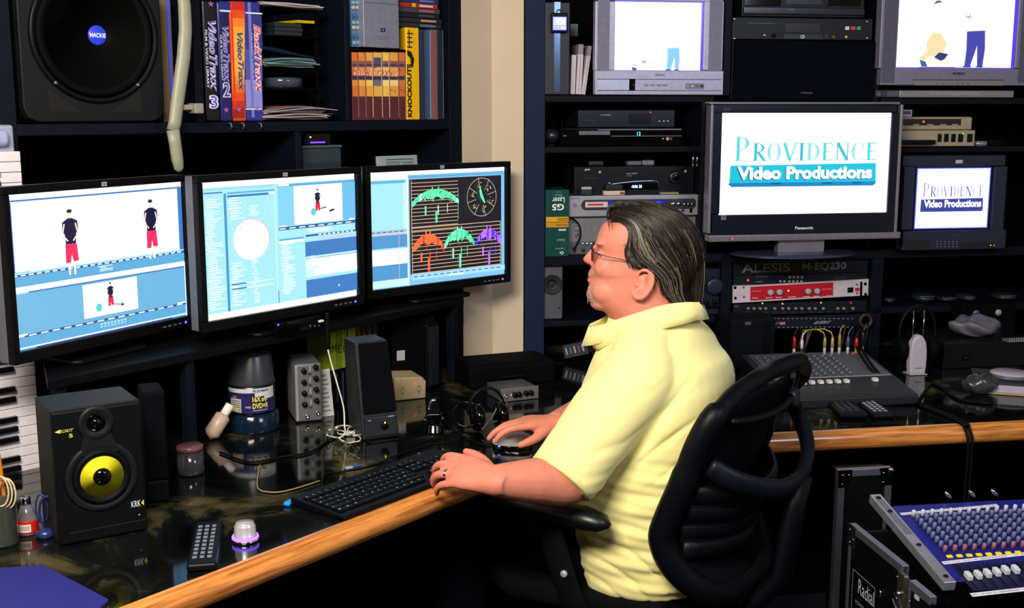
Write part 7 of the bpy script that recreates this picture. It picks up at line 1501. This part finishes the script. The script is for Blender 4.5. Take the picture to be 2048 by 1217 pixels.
n_ = len(rowsH); B.add(v, [(i * N + k, (i + 1) * N + k, (i + 1) * N + (k + 1) % N, i * N + (k + 1) % N) for i in range(n_ - 1) for k in range(N)] + [tuple(range(N)), tuple((n_ - 1) * N + k for k in range(N))[::-1]])
def hell(px, py, y, rx, ry, rz, rot=0):    # ellipsoid in head axes
    M = Matrix((fh, lh, Vector((0, 0, 1)))).transposed()
    if rot: M = M @ Matrix.Rotation(math.radians(rot), 3, 'Y')
    B.ell(Hp(px, py, y), (rx, ry, rz), 18, 12, M)
# nose
B.tube([Hp(1199, 488), Hp(1189, 500), Hp(1181, 511), Hp(1176.5, 518), Hp(1178, 523)], [.0085, .0085, .0098, .0125, .011], 14)
hell(1175.5, 519, 0, .0115, .0115, .0105); hell(1185, 524, .0115, .012, .0075, .0085); hell(1185, 524, -.0115, .012, .0075, .0085); hell(1183, 527, 0, .010, .009, .006)
# brow, cheeks, lips, chin, jowl
for s_ in (1, -1):
    hell(1203, 483, .030 * s_, .013, .026, .0085, -8); hell(1214, 532, .036 * s_, .030, .026, .028); hell(1222, 580, .036 * s_, .046, .030, .032); hell(1204, 517, .033 * s_, .011, .016, .006)
    hell(1205.5, 507, .031 * s_, .0135, .0150, .0105)
hell(1184.5, 550, 0, .0115, .024, .0058, -12); hell(1184, 559.5, 0, .0125, .021, .0065, 10); hell(1186, 543, 0, .010, .02, .008); hell(1184, 589, 0, .014, .024, .016); hell(1203, 606, 0, .028, .045, .018)
# ears
for s_ in (1, -1):
    y_ = .079 * s_
    rim = [(1279, 552), (1275, 543), (1278, 535), (1287, 530), (1298, 532), (1305, 541), (1306, 553), (1301, 566), (1293, 577), (1283, 584), (1274, 585), (1268, 579), (1266, 570)]
    pts = [Hp(px, py, y_ + s_ * (.010 if 3 <= i <= 9 else .004)) for i, (px, py) in enumerate(rim)]
    B.tube(pts, [.003, .0042, .0048, .005, .0052, .0055, .0055, .0055, .0058, .0068, .0078, .007, .004], 10)
    M = Matrix((fh, lh, Vector((0, 0, 1)))).transposed() @ Matrix.Rotation(math.radians(-22), 3, 'Y'); B.ell(Hp(1288, 558, y_ - .001 * s_), (.017, .006, .026), 18, 10, M)
    B.tube([Hp(1296, 540, y_ + .008 * s_), Hp(1297, 553, y_ + .0085 * s_), Hp(1290, 565, y_ + .006 * s_), Hp(1280, 572, y_ + .004 * s_)], [.003, .0038, .0035, .003], 8); hell(1274, 560, y_ + .002 * s_, .004, .004, .006)
# trunk inside the clothes, arms, hands, legs
def ringloft(g, rows, N=36, F_=None, L_=None, e=2.3, cap=True):
    F_ = F_ or ft; L_ = L_ or lt; v = []
    for (z, cx, cy, a, b) in rows:
        for k in range(N):
            t = 2 * math.pi * k / N; c_, s_ = math.cos(t), math.sin(t)
            u = math.copysign(abs(c_) ** (2 / e), c_); w = math.copysign(abs(s_) ** (2 / e), s_); v.append(Vector((cx, cy, z)) + F_ * a * u + L_ * b * w)
    n = len(rows); f = [(i * N + k, i * N + (k + 1) % N, (i + 1) * N + (k + 1) % N, (i + 1) * N + k) for i in range(n - 1) for k in range(N)]
    if cap: f += [tuple(range(N))[::-1], tuple((n - 1) * N + k for k in range(N))]
    return g.add(v, f)
TR_ = [(.45, .345, 2.755, .16, .205), (.55, .347, 2.76, .178, .218), (.66, .355, 2.763, .180, .224), (.77, .358, 2.768, .180, .223), (.86, .352, 2.775, .188, .224), (.93, .360, 2.78, .175, .218), (.985, .362, 2.78, .155, .20), (1.03, .355, 2.78, .132, .165), (1.065, .345, 2.78, .112, .132), (1.09, .338, 2.78, .10, .110), (1.105, .335, 2.78, .088, .092)]
ringloft(B, [(z, cx, cy, a - .02, b - .02) for z, cx, cy, a, b in TR_[:-2]] + [(1.085, .338, 2.78, .075, .075)])
SHL = Vector((.360, 2.78, .965)) + lt * .175; SHR = Vector((.360, 2.78, .965)) - lt * .175
ELL = on_z(1152, 966, .752); WRL = on_z(988, 962, .792); ELR = Vector((.262, 3.10, .79)); WRR = on_z(1110, 850, .812)
def limb(g, pts, rr, n=18, flat=1): g.tube(smoothloop(pts, False, 5), [rr[0] + (rr[-1] - rr[0]) * 0 for _ in range(0)] or interp(rr, (len(pts) - 1) * 5 + 1), n, flat=flat)
def interp(rr, n):
    m = len(rr) - 1; return [rr[min(int(i / (n - 1) * m), m - 1)] * (1 - (i / (n - 1) * m - min(int(i / (n - 1) * m), m - 1))) + rr[min(int(i / (n - 1) * m), m - 1) + 1] * (i / (n - 1) * m - min(int(i / (n - 1) * m), m - 1)) for i in range(n)]
limb(B, [SHL, (SHL + ELL) / 2, ELL + Vector((.0, 0, .01)), ELL * .45 + WRL * .55 + Vector((0, 0, .002)), WRL], [.058, .054, .052, .049, .033], 20)
limb(B, [SHR, (SHR + ELR) / 2, ELR, (ELR + WRR) / 2, WRR], [.058, .052, .046, .042, .031], 18)
def hand(wrist, fwd, across, curl, spread=1, thumb_dir=None, palm_tilt=0, sc=1.0, fl=None, tl=(.042, .032, .024)):
    fwd = fwd.normalized(); across = (across - fwd * across.dot(fwd)).normalized(); up = fwd.cross(across)
    if up.z < 0: up = -up
    v = []; N = 20
    for d, hw, ht, dz in ((-.03, .024, .022, 0), (-.012, .0315, .028, 0), (.01, .0335, .0265, 0), (.035, .038, .0205, .002), (.06, .0425, .018, .003), (.082, .042, .0145, .002), (.092, .036, .010, -.001)):
        for k in range(N):
            t = 2 * math.pi * k / N; v.append(wrist + fwd * d * sc + across * hw * sc * math.copysign(abs(math.cos(t)) ** .8, math.cos(t)) + up * (ht * sc * math.sin(t) + dz))
    B.add(v, [(i * N + k, i * N + (k + 1) % N, (i + 1) * N + (k + 1) % N, (i + 1) * N + k) for i in range(6) for k in range(N)] + [tuple(range(N))[::-1], tuple(6 * N + k for k in range(N))])
    tips = []
    for i in range(4):
        L = [(.040, .026, .021), (.045, .029, .022), (.042, .027, .021), (.033, .021, .018)][i]; base = wrist + fwd * (.080 + (.004, .007, .003, -.005)[i]) * sc + across * (-.032 + .0215 * i) * sc + up * .001
        yaw = math.radians((-5, -1, 4, 9)[i] * spread); d0 = (fwd * math.cos(yaw) + across * math.sin(yaw)).normalized(); p_ = base - d0 * .018; pts = [p_.copy(), base.copy()]; an = 0; q = base.copy()
        cu = curl[i] if isinstance(curl[0], (list, tuple)) else curl
        for k in range(3): an += math.radians(cu[k]); q = q + (d0 * math.cos(an) - up * math.sin(an)) * L[k] * sc; pts.append(q.copy())
        r0 = (.0098, .010, .0097, .0086)[i] * sc; B.tube(smoothloop(pts, False, 3), interp([r0 * 1.02, r0 * 1.08, r0 * .98, r0 * .9, r0 * .72], (len(pts) - 1) * 3 + 1), 12); B.ell(pts[-1], (r0 * .74,) * 3, 10, 8); tips.append(pts)
    tb = wrist + fwd * .022 * sc - across * .024 * sc - up * .004; td = thumb_dir or (fwd * .75 - across * .6 - up * .25); pts = [tb]; q = tb.copy()
    for k in range(3):
        dd = (td.normalized() + fwd * .28 * k + across * .12 * k).normalized(); q = q + dd * tl[k] * sc; pts.append(q.copy())
    B.tube(smoothloop(pts, False, 3), interp([.016 * sc, .0135 * sc, .0115 * sc, .0085 * sc], 10), 12); B.ell(pts[-1], (.0088 * sc,) * 3, 10, 8)
    return tips, up
KNL = on_z(912, 938, .806); fL = (KNL - WRL); fL.z -= .004
acL = fL.cross(Vector((0, 0, 1))); acL = acL if acL.y < 0 else -acL     # little finger side faces the camera
tipsL, upL = hand(WRL, fL, acL - Vector((0, 0, .25)) * .25, [(12, 30, 26), (13, 32, 26), (14, 34, 26), (18, 32, 24)], sc=1.04)
KNR = on_z(1066, 846, .820); fR = (KNR - WRR); fR.z -= .003; fR = (fR.normalized() + Vector((-.5, .02, 0))).normalized()
acR = fR.cross(Vector((0, 0, 1))); acR = acR if acR.y > 0 else -acR      # thumb side faces the camera
hand(WRR, fR, acR, [(12, 20, 20), (10, 20, 20), (12, 24, 24), (18, 28, 26)], thumb_dir=fR * .8 - acR * .5 + Vector((0, 0, -.5)), sc=.95, tl=(.038, .028, .022))
HPS = CS - cf * .06
for s_ in (1, -1):
    hip = HPS + cl * (.10 * s_) + Vector((0, 0, .50)); kn = CS + cf * .37 + cl * (.15 * s_) + Vector((0, 0, .56)); an_ = CS + cf * .36 + cl * (.15 * s_) + Vector((0, 0, .10))
    limb(B, [hip, (hip + kn) / 2, kn, (kn * .6 + an_ * .4), an_], [.085, .075, .055, .052, .036], 18)
    B.tube([an_ - cf * .03 - Vector((0, 0, .035)), an_ + cf * .05 - Vector((0, 0, .045)), an_ + cf * .14 - Vector((0, 0, .06))], [.032, .034, .022], 12)
def remesh(g, name, voxel, smooth_it, fac=.5):
    me = bpy.data.meshes.new(name); me.from_pydata([tuple(v_) for v_ in g.v], [], g.f); me.update()
    o = bpy.data.objects.new(name, me); COL.objects.link(o)
    m = o.modifiers.new('r', 'REMESH'); m.mode = 'VOXEL'; m.voxel_size = voxel
    m = o.modifiers.new('s', 'SMOOTH'); m.iterations = smooth_it; m.factor = fac
    bpy.context.view_layer.update(); dg = bpy.context.evaluated_depsgraph_get(); me2 = bpy.data.meshes.new_from_object(o.evaluated_get(dg)); bpy.data.objects.remove(o); me2.name = name
    me2.polygons.foreach_set('use_smooth', [True] * len(me2.polygons)); return me2
def coords(me): a = np.empty(len(me.vertices) * 3); me.vertices.foreach_get('co', a); return a.reshape(-1, 3)
def setc(me, a): me.vertices.foreach_set('co', a.ravel()); me.update()
def pix(a):                                  # where points fall in the photograph's frame (used to place beard, blush and creases on the body)
    x, y, z = a[:, 0], a[:, 1], a[:, 2] - CH; d = y * C_ - z * S_; return 1024 + FPX * x / d, 608.5 - FPX * (y * S_ + z * C_) / d
def vcol(me, cols):
    at = me.color_attributes.new('Col', 'FLOAT_COLOR', 'POINT'); c = np.ones((len(cols), 4)); c[:, :3] = cols; at.data.foreach_set('color', c.ravel())
bm = remesh(B, 'body', .0034, 7)
co_ = coords(bm); hloc = co_ - np.array(HC); hx = hloc @ np.array(fh); hy = hloc @ np.array(lh); hz = hloc[:, 2]
skin = np.array(lin('#cf8270')); col_ = np.tile(skin, (len(co_), 1))
def blob_w(cx, cz, rx, rz, cy=None, ry=1): d = ((hx - cx) / rx) ** 2 + ((hz - cz) / rz) ** 2; d = d + (0 if cy is None else ((np.abs(hy) - cy) / ry) ** 2); return np.exp(-d)
def mixc(w, c, k=1): global col_; w = np.clip(w * k, 0, 1)[:, None]; col_ = col_ * (1 - w) + np.array(lin(c)) * w
def hxz(px, py): d = Hp(px, py) - HC; return d.dot(fh), d.z
nz = np.sin(hx * 900 + 3 * np.sin(hz * 700)) * np.sin(hz * 1100 + 2 * np.sin(hy * 800)) * .5 + .5
ax_, az_ = hxz(1178, 521); mixc(blob_w(ax_, az_, .016, .014), '#d86a58', .7)
ax_, az_ = hxz(1180, 554); mixc(blob_w(ax_ + .004, az_, .008, .0085, .0, .022), '#b85a58', .9)
ax_, az_ = hxz(1188, 543); mixc(blob_w(ax_, az_, .014, .009, 0, .03), '#9c7c68', .75)
ax_, az_ = hxz(1182, 585); mixc(blob_w(ax_ - .004, az_, .026, .022, 0, .04) * (.55 + .45 * nz), '#b9a094', .8)
ax_, az_ = hxz(1192, 603); mixc(blob_w(ax_, az_, .02, .009, 0, .045) * nz, '#8c7468', .8)
ax_, az_ = hxz(1225, 500); mixc(blob_w(ax_, az_, .03, .012), '#d88068', .4)
ax_, az_ = hxz(1290, 556); mixc(blob_w(ax_, az_, .028, .03, .085, .03), '#e0907c', .8)
mixc(blob_w(ax_ - .004, az_ + .006, .007, .012, .082, .012), '#8c4438', .7)
ax_, az_ = hxz(1250, 560); mixc(blob_w(ax_, az_, .05, .05) * (.3 + .5 * nz), '#cf7458', .35)
arm_ = (co_[:, 2] < .9) & (co_[:, 0] < .25); w_ = arm_ * (.4 + .3 * nz); mixc(w_, '#c87a5c', .5)
hand_ = ((co_ - np.array(KNL)) ** 2).sum(1) < .085 ** 2; mixc(hand_ * .6, '#d8806c')
vcol(bm, col_); man = thing('person', 'heavyset man in a pale yellow polo shirt and glasses, seated in profile at the desk', 'person', (CS.x, CS.y, 0))
def child(me, name, m, label=None, parent=None):
    me.materials.append(m); o = bpy.data.objects.new(name, me); COL.objects.link(o); o.parent = parent or man; o.location = (-man.location) if (parent or man) == man else (0, 0, 0)
    if label: o['label'] = label
    return o
SK = attr_mat('skin', 0, .5, grain=.09, spec=.3); b_ = SK.node_tree.nodes['Principled BSDF']; b_.inputs['Subsurface Weight'].default_value = .12; b_.inputs['Subsurface Radius'].default_value = (.01, .004, .002); b_.inputs['Subsurface Scale'].default_value = 1
_n = SK.node_tree.nodes.new('ShaderNodeTexNoise'); _n.inputs['Scale'].default_value = 260; _n.inputs['Detail'].default_value = 4; _b = SK.node_tree.nodes.new('ShaderNodeBump'); _b.inputs['Strength'].default_value = .25; _b.inputs['Distance'].default_value = .0015
_t = SK.node_tree.nodes.new('ShaderNodeTexCoord'); SK.node_tree.links.new(_t.outputs['Object'], _n.inputs['Vector']); SK.node_tree.links.new(_n.outputs['Fac'], _b.inputs['Height']); SK.node_tree.links.new(_b.outputs[0], b_.inputs['Normal'])
child(bm, 'body', SK)
def cg(name, g, m, label=None, bevel=0):
    o = obj(name, g, m, man, bevel, label); o.location = -man.location; return o
# shirt
SG = G(); ringloft(SG, [(z, cx, cy, a, b) for z, cx, cy, a, b in TR_])
SG.tube([Vector((.36, 2.78, .985)) + lt * .18, Vector((.352, 2.78, 1.035)) + lt * .11, Vector((.345, 2.78, 1.07)) + lt * .04, Vector((.345, 2.78, 1.07)) - lt * .04, Vector((.352, 2.78, 1.035)) - lt * .11, Vector((.36, 2.78, .985)) - lt * .18], [.07, .07, .06, .06, .07, .07], 20)
for s_, sh, el in ((1, SHL, ELL), (-1, SHR, ELR)):
    el2 = sh * .20 + el * .80 if s_ > 0 else sh * .25 + el * .75
    if s_ > 0: el2 = on_z(1122, 958, .765); 
    SG.tube(smoothloop([sh - lt * .05 * s_ + Vector((0, 0, .02)), sh + Vector((0, 0, .0)) - lt * .004 * s_, sh * .6 + el2 * .4 + Vector((-.004, 0, .0)), el2], False, 5), interp([.075, .090, .088, .0765], 16), 24)
shm = remesh(SG, 'polo_shirt', .0055, 14, .5); a = coords(shm)
me_n = np.empty(len(a) * 3); shm.vertices.foreach_get('normal', me_n); me_n = me_n.reshape(-1, 3)
pxs, pys = pix(a); c3 = np.array([.34, 2.77]); rel = a[:, :2] - c3; rf = rel @ np.array(ft.xy); rl_ = rel @ np.array(lt.xy)
zz = a[:, 2]; low = np.clip((.84 - zz) / .12, 0, 1) * np.clip((zz - .42) / .06, 0, 1); back = np.clip((-rf + .06) / .15, 0, 1)
d_ = low * (.35 + .65 * back) * (.0045 * np.sin(zz * 95 + 16 * rf + 2 * np.sin(rl_ * 12)) + .0020 * np.sin(zz * 240 - rf * 30 + rl_ * 15)) + low * .006
side = np.exp(-((pxs - 1335) / 60) ** 2 - ((pys - 880) / 70) ** 2); d_ += side * -.011 * (1 - np.abs(np.sin((pxs * .75 + pys) * .05))) ** 3
slv = np.exp(-((pxs - 1180) / 70) ** 2 - ((pys - 850) / 80) ** 2); d_ += slv * -.006 * (1 - np.abs(np.sin((pxs * .35 + pys) * .038))) ** 3
armpit = np.exp(-(((pxs - 1290) + (pys - 880) * .75) / 9) ** 2) * np.exp(-((pys - 870) / 75) ** 2); d_ -= armpit * .014
fan_ = np.exp(-((pxs - 1290) / 90) ** 2 - ((pys - 1130) / 70) ** 2); d_ += fan_ * -.010 * (1 - np.abs(np.sin((pys - 1030 - (pxs - 1195) * (.25 + .0035 * (pys - 1030))) * .075))) ** 3
shoul = np.exp(-((pys - 700) / 70) ** 2) * np.clip((pxs - 1330) / 60, 0, 1); d_ += shoul * .004 * np.sin((pys * .9 + pxs * .3) * .07)
a = a + me_n * d_[:, None]; setc(shm, a)
shirt_m = mat('shirt_yellow', '#f2ea9e', .85, noise=(400, .04), bump=(1800, .25), sheen=.2)
sh_o = child(shm, 'polo_shirt', shirt_m, 'pale yellow short-sleeved polo shirt')
# sleeve hem
el2 = on_z(1122, 958, .765); sd_ = (el2 - (SHL * .6 + el2 * .4)).normalized()
g = smoothg(); g.tube([el2 - sd_ * .026, el2 - sd_ * .024, el2 + sd_ * .001, el2 + sd_ * .003], [.074, .0785, .0785, .074], 36); cg('sleeve_band', g, shirt_m)
# collar
ci = [(1404, 606, 0), (1392, 602, .035), (1368, 598, .062), (1330, 600, .079), (1288, 612, .082), (1248, 626, .074), (1215, 640, .055), (1194, 648, .034), (1180, 652, .016)]
co2 = [(1409, 630, 0), (1396, 632, .040), (1372, 636, .075), (1330, 642, .099), (1286, 652, .103), (1248, 664, .092), (1216, 680, .072), (1198, 692, .048), (1188, 690, .022)]
g = smoothg(); full_i = ci + [(x, y, -w) for x, y, w in ci[1:]][::1]; 
for s_ in (1, -1):
    v = []; n = len(ci)
    I = smoothloop([Hp(x, y, w * s_) for x, y, w in ci], False, 3); O = smoothloop([Hp(x, y, w * s_) for x, y, w in co2], False, 3); n = len(I)
    for p_, q in zip(I, O): m_ = (p_ + q) / 2 + (q - p_).cross(Vector((0, 0, 1))) * 0; v += [p_, p_ * .9 + q * .1 + Vector((0, 0, .004)), (p_ + q) / 2 + (m_ - HC).normalized() * .006, q]
    g.add(v, [(4 * i + k, 4 * i + k + 1, 4 * i + k + 5, 4 * i + k + 4) for i in range(n - 1) for k in range(3)])
o = cg('collar', g, shirt_m); so = o.modifiers.new('t', 'SOLIDIFY'); so.thickness = .005; so.offset = 0
g = smoothg(); I = [Hp(x, y, w) for x, y, w in ci] + [Hp(x, y, -w) for x, y, w in ci[1:][::-1]]; v = []; n = len(I)
for p_ in I: v += [p_, p_ + Vector((0, 0, -.045)) + (p_ - Hp(1295, 640)) * .12]
g.add(v, [(2 * i, 2 * i + 1, (2 * i + 3) % (2 * n), (2 * i + 2) % (2 * n)) for i in range(n)]); o = cg('collar_band', g, shirt_m); so = o.modifiers.new('t', 'SOLIDIFY'); so.thickness = .003
# trousers and shoes
PG = G(); ringloft(PG, [(.405, .335, 2.76, .16, .195), (.46, .335, 2.76, .17, .20), (.50, .336, 2.76, .16, .19)])
for s_ in (1, -1):
    hip = HPS + cl * (.10 * s_) + Vector((0, 0, .50)); kn = CS + cf * .37 + cl * (.15 * s_) + Vector((0, 0, .56)); an_ = CS + cf * .36 + cl * (.15 * s_) + Vector((0, 0, .13))
    PG.tube(smoothloop([hip, (hip + kn) / 2, kn, (kn * .55 + an_ * .45), an_], False, 5), interp([.095, .097, .082, .08, .07], 21), 22)
pm = remesh(PG, 'trousers', .011, 5); child(pm, 'trousers', mat('trousers_navy', '#070a18', .9, bump=(700, .3), spec=.1), 'dark navy trousers')
for s_ in (1, -1):
    an_ = CS + cf * .36 + cl * (.15 * s_); g = smoothg(); g.tube([an_ - cf * .07 + Vector((0, 0, .045)), an_ + Vector((0, 0, .05)), an_ + cf * .1 + Vector((0, 0, .04)), an_ + cf * .19 + Vector((0, 0, .032))], [.036, .046, .044, .026], 16, flat=.85); cg('shoe', g, black)
# hair: cap and strands
hi = [(1213, 425), (1222, 405.5), (1262, 401), (1304, 403), (1345, 414), (1380, 438), (1402, 472), (1410, 512), (1411, 550), (1408, 585), (1404, 606)]
lo = [(1216, 437), (1228, 434), (1246, 440), (1258, 455), (1256, 478), (1250, 497), (1262, 520), (1290, 531), (1312, 548), (1322, 575), (1345, 600)]
HI = smoothloop([(x, y, 0) for x, y in hi], False, 4); LO = smoothloop([(x, y, 0) for x, y in lo], False, 4); TN = len(HI)
def hairpt(t, q, off, s_):
    i = min(int(t * (TN - 1)), TN - 2); u = t * (TN - 1) - i; a = HI[i].lerp(HI[i + 1], u); b = LO[i].lerp(LO[i + 1], u); qq = 1 - (1 - q) ** 1.25
    p_ = a.lerp(b, qq); px, py = p_.x, p_.y
    px2 = 1300 + (px - 1300) / 1.085; py2 = 505 + (py - 505) / 1.085 if py < 505 else py
    _, f_, bk, w_ = hs(max(py2, 410)); pxc = min(max(px2, f_ + .5), bk - .5)
    lat = latw(pxc, max(py2, 410)); edge = min(1.0, q * 9) ** .5; thick = off * (1 if q < .85 else 1 - .6 * (q - .85) / .15)
    return Hp(px, py, s_ * (lat * (1 if q > .02 else q / .02) + thick * edge))
g = smoothg(); NT, NQ = 40, 14
for s_ in (1, -1):
    v = [hairpt(i / NT, j / NQ, .010, s_) for i in range(NT + 1) for j in range(NQ + 1)]
    g.add(v, [(i * (NQ + 1) + j, i * (NQ + 1) + j + 1, (i + 1) * (NQ + 1) + j + 1, (i + 1) * (NQ + 1) + j) for i in range(NT) for j in range(NQ)], '#17120f')
R = random.Random(12)
def strand(s_, q, t0, t1, off, w, c, drop=0.0):
    n = 9; P_ = []
    wob = R.random() * 6; 
    for k in range(n):
        t = t0 + (t1 - t0) * k / (n - 1); qq = min(.995, max(.004, q + .02 * math.sin(wob + 3 * t) + drop * (k / (n - 1)) ** 2)); P_.append(hairpt(t, qq, off + .002 * math.sin(wob + 5 * t), s_))
    e = P_[-1] - P_[-2]; P_.append(P_[-1] + e * .5 + Vector((0, 0, -.006 * R.random())))
    g.tube(P_, [w * (.35 + .65 * math.sin(math.pi * min(1, .15 + .85 * k / len(P_)))) for k in range(len(P_))], 4, c, flat=.55)
for i in range(1500):
    s_ = 1 if i % 4 else -1; q = R.random() ** .9; t0 = R.random() * .75; L = .25 + .35 * R.random(); t1 = min(1.0, t0 + L)
    grey = (q > .5 and R.random() < .34 and t0 > .2) or R.random() < .05
    c = R.choice(['#6a635a', '#7c756a', '#544e47']) if grey else R.choice(['#120e0c', '#1d1512', '#2a1f1a', '#0c0a0a', '#33271f', '#17120f'])
    strand(s_, q, t0, t1, .0105 + .005 * R.random(), .0011 + .0013 * R.random(), c, .05 * (R.random() - .5))
for i in range(60):                       # long grey streak above the ear and ragged nape
    strand(1, .62 + .05 * R.random(), .22 + .1 * R.random(), .5 + .15 * R.random(), .0165, .0012, R.choice(['#8a826f', '#776f60', '#4c453e']))
for i in range(130):
    px, py = 1345 + 62 * R.random(), 590 + 10 * R.random(); s_ = 1 if R.random() < .7 else -1; lat = latw(min(px, 1368), 590) * (.3 + .7 * R.random()); 
    if px > 1375: lat *= .5
    p0 = Hp(px - 3, py - 22, s_ * (lat + .006)); p1 = Hp(px, py, s_ * (lat + .010)); p2 = Hp(px + 2 + 6 * (R.random() - .5), py + 9 + 9 * R.random(), s_ * (lat + .012)); g.tube([p0, p1, p2], [.0022, .002, .0004], 4, R.choice(['#17120f', '#2a1f1a', '#55493f', '#0c0a0a']))
for i in range(26):                       # loose strands over the forehead
    px = 1214 + 40 * R.random(); y0_ = 412 + 8 * R.random(); p0 = Hp(px + 6, y0_, .03 + .03 * R.random()); w0 = .03 + .035 * R.random(); L = 22 if R.random() < .75 else 38; p1 = Hp(px, y0_ + L * .5, w0 + .006); p2 = Hp(px + 3, y0_ + L, w0 + .004); g.tube([p0, p1, p2], [.0012, .001, .0003], 4, '#17120f')
HM = attr_mat('hair', 0, .38, grain=.1, spec=.45); cg('hair', g, HM, 'dark brown swept-back hair greying at the side')
# sideburn stubble, eyebrow
g = smoothg()
for i in range(260):
    px = 1246 + 20 * R.random(); py = 480 + 40 * R.random(); px += (py - 468) * .12; w0 = latw(px, py); p0 = Hp(px, py, w0 - .001); p1 = Hp(px + 3 + 3 * R.random(), py + 6 + 4 * R.random(), w0 + .003); g.tube([p0, p1], [.0009, .0004], 4, R.choice(['#4a3c34', '#8d8579', '#2a1f1a', '#a39a8c']))
for s_ in (1, -1):
    for i in range(70):
        u = R.random(); px = 1195 + 18 * u; py = 481 + 3 * R.random() + 2 * u; yb_ = (.018 + .026 * u) * s_; p0 = Hp(px, py, yb_); dirv = fh * .004; g.tube([p0 + fh * .003, p0 - fh * .002 + Vector((0, 0, .0015)) + lh * (.004 * s_)], [.0008, .0003], 4, R.choice(['#5c4a40', '#8a7a6c', '#3a2c26']))
for i in range(260):                      # short grey chin and lip stubble
    if R.random() < .9: px = 1176 + 30 * R.random() ** 1.3; py = 572 + 32 * R.random()
    else: px = 1183 + 14 * R.random(); py = 538 + 10 * R.random()
    w0 = latw(max(px, hs(py)[1] + 1), py) * .97; s_ = 1 if R.random() < .7 else -1; p0 = Hp(px, py, s_ * w0); g.tube([p0, p0 + fh * .0015 + lh * (.001 * s_) + Vector((0, 0, -.0035))], [.0006, .0003], 3, R.choice(['#c0b4aa', '#a89888', '#6c5c54', '#8c7c72']))
cg('facial_hair', g, HM, 'short greying stubble')
# eyes
for s_ in (1, -1):
    g = smoothg(); M = Matrix((fh, lh, Vector((0, 0, 1)))).transposed(); g.ell(Hp(1205.2, 507.5, .032 * s_), (.0118,) * 3, 20, 14, M, '#d8d0cc'); p_ = Hp(1205.2, 507.5, .032 * s_) + (fh + Vector((0, 0, -.12))).normalized() * .0075; g.ell(p_, (.0052, .0052, .0052), 14, 10, M, '#3a4038'); cg('eye', g, PLAST)
    g = smoothg(); g.tube([Hp(1196, 506, .020 * s_), Hp(1194.5, 503.5, .030 * s_), Hp(1197, 504.5, .040 * s_), Hp(1204, 508, .047 * s_)], .0013, 6, '#4a2c26'); cg('eyelid_crease', g, PAPER)
# glasses
gl = mat('glasses_metal', '#3c3c48', .2, .9); g = smoothg()
for s_ in (1, -1):
    c_ = Hp(1185.5, 503, .034 * s_); pts = [c_ + (lh * math.cos(u) * .024 + Vector((0, 0, 1)) * math.sin(u) * .0195) for u in [i * 2 * math.pi / 28 for i in range(29)]]; g.tube(pts, .0011, 8)
    g.tube([Hp(1186, 494, .057 * s_), Hp(1190, 498, .066 * s_), Hp(1215, 505, .0775 * s_), Hp(1245, 511, .080 * s_), Hp(1275, 520, .083 * s_)], .0011, 8)
g.tube([Hp(1185.5, 500, .010), Hp(1181, 497, 0), Hp(1185.5, 500, -.010)], .0011, 8); fr = cg('glasses', g, gl, 'thin dark metal-framed glasses')
for s_ in (1, -1):
    c_ = Hp(1185.5, 503, .034 * s_) - man.location * 0; g = smoothg(); M = Matrix((fh, lh, Vector((0, 0, 1)))).transposed(); g.ell(c_, (.0006, .0235, .019), 24, 8, M); L_ = obj('lens', g, mat('lens_glass', '#e8f0ff', .02, trans=1, noise=False), fr)
# ring on the ring finger of the near hand
pts = tipsL[2]; c_ = pts[1].lerp(pts[2], .55); ax = (pts[2] - pts[1]).normalized(); q1 = ax.orthogonal().normalized(); q2 = ax.cross(q1); g = smoothg()
for dx in (-.002, 0, .002): g.tube([c_ + ax * dx + (q1 * math.cos(u) + q2 * math.sin(u)) * (.0106 if dx else .011) for u in [i * 2 * math.pi / 24 for i in range(25)]], .0013, 6)
cg('ring', g, chrome, 'silver ring')
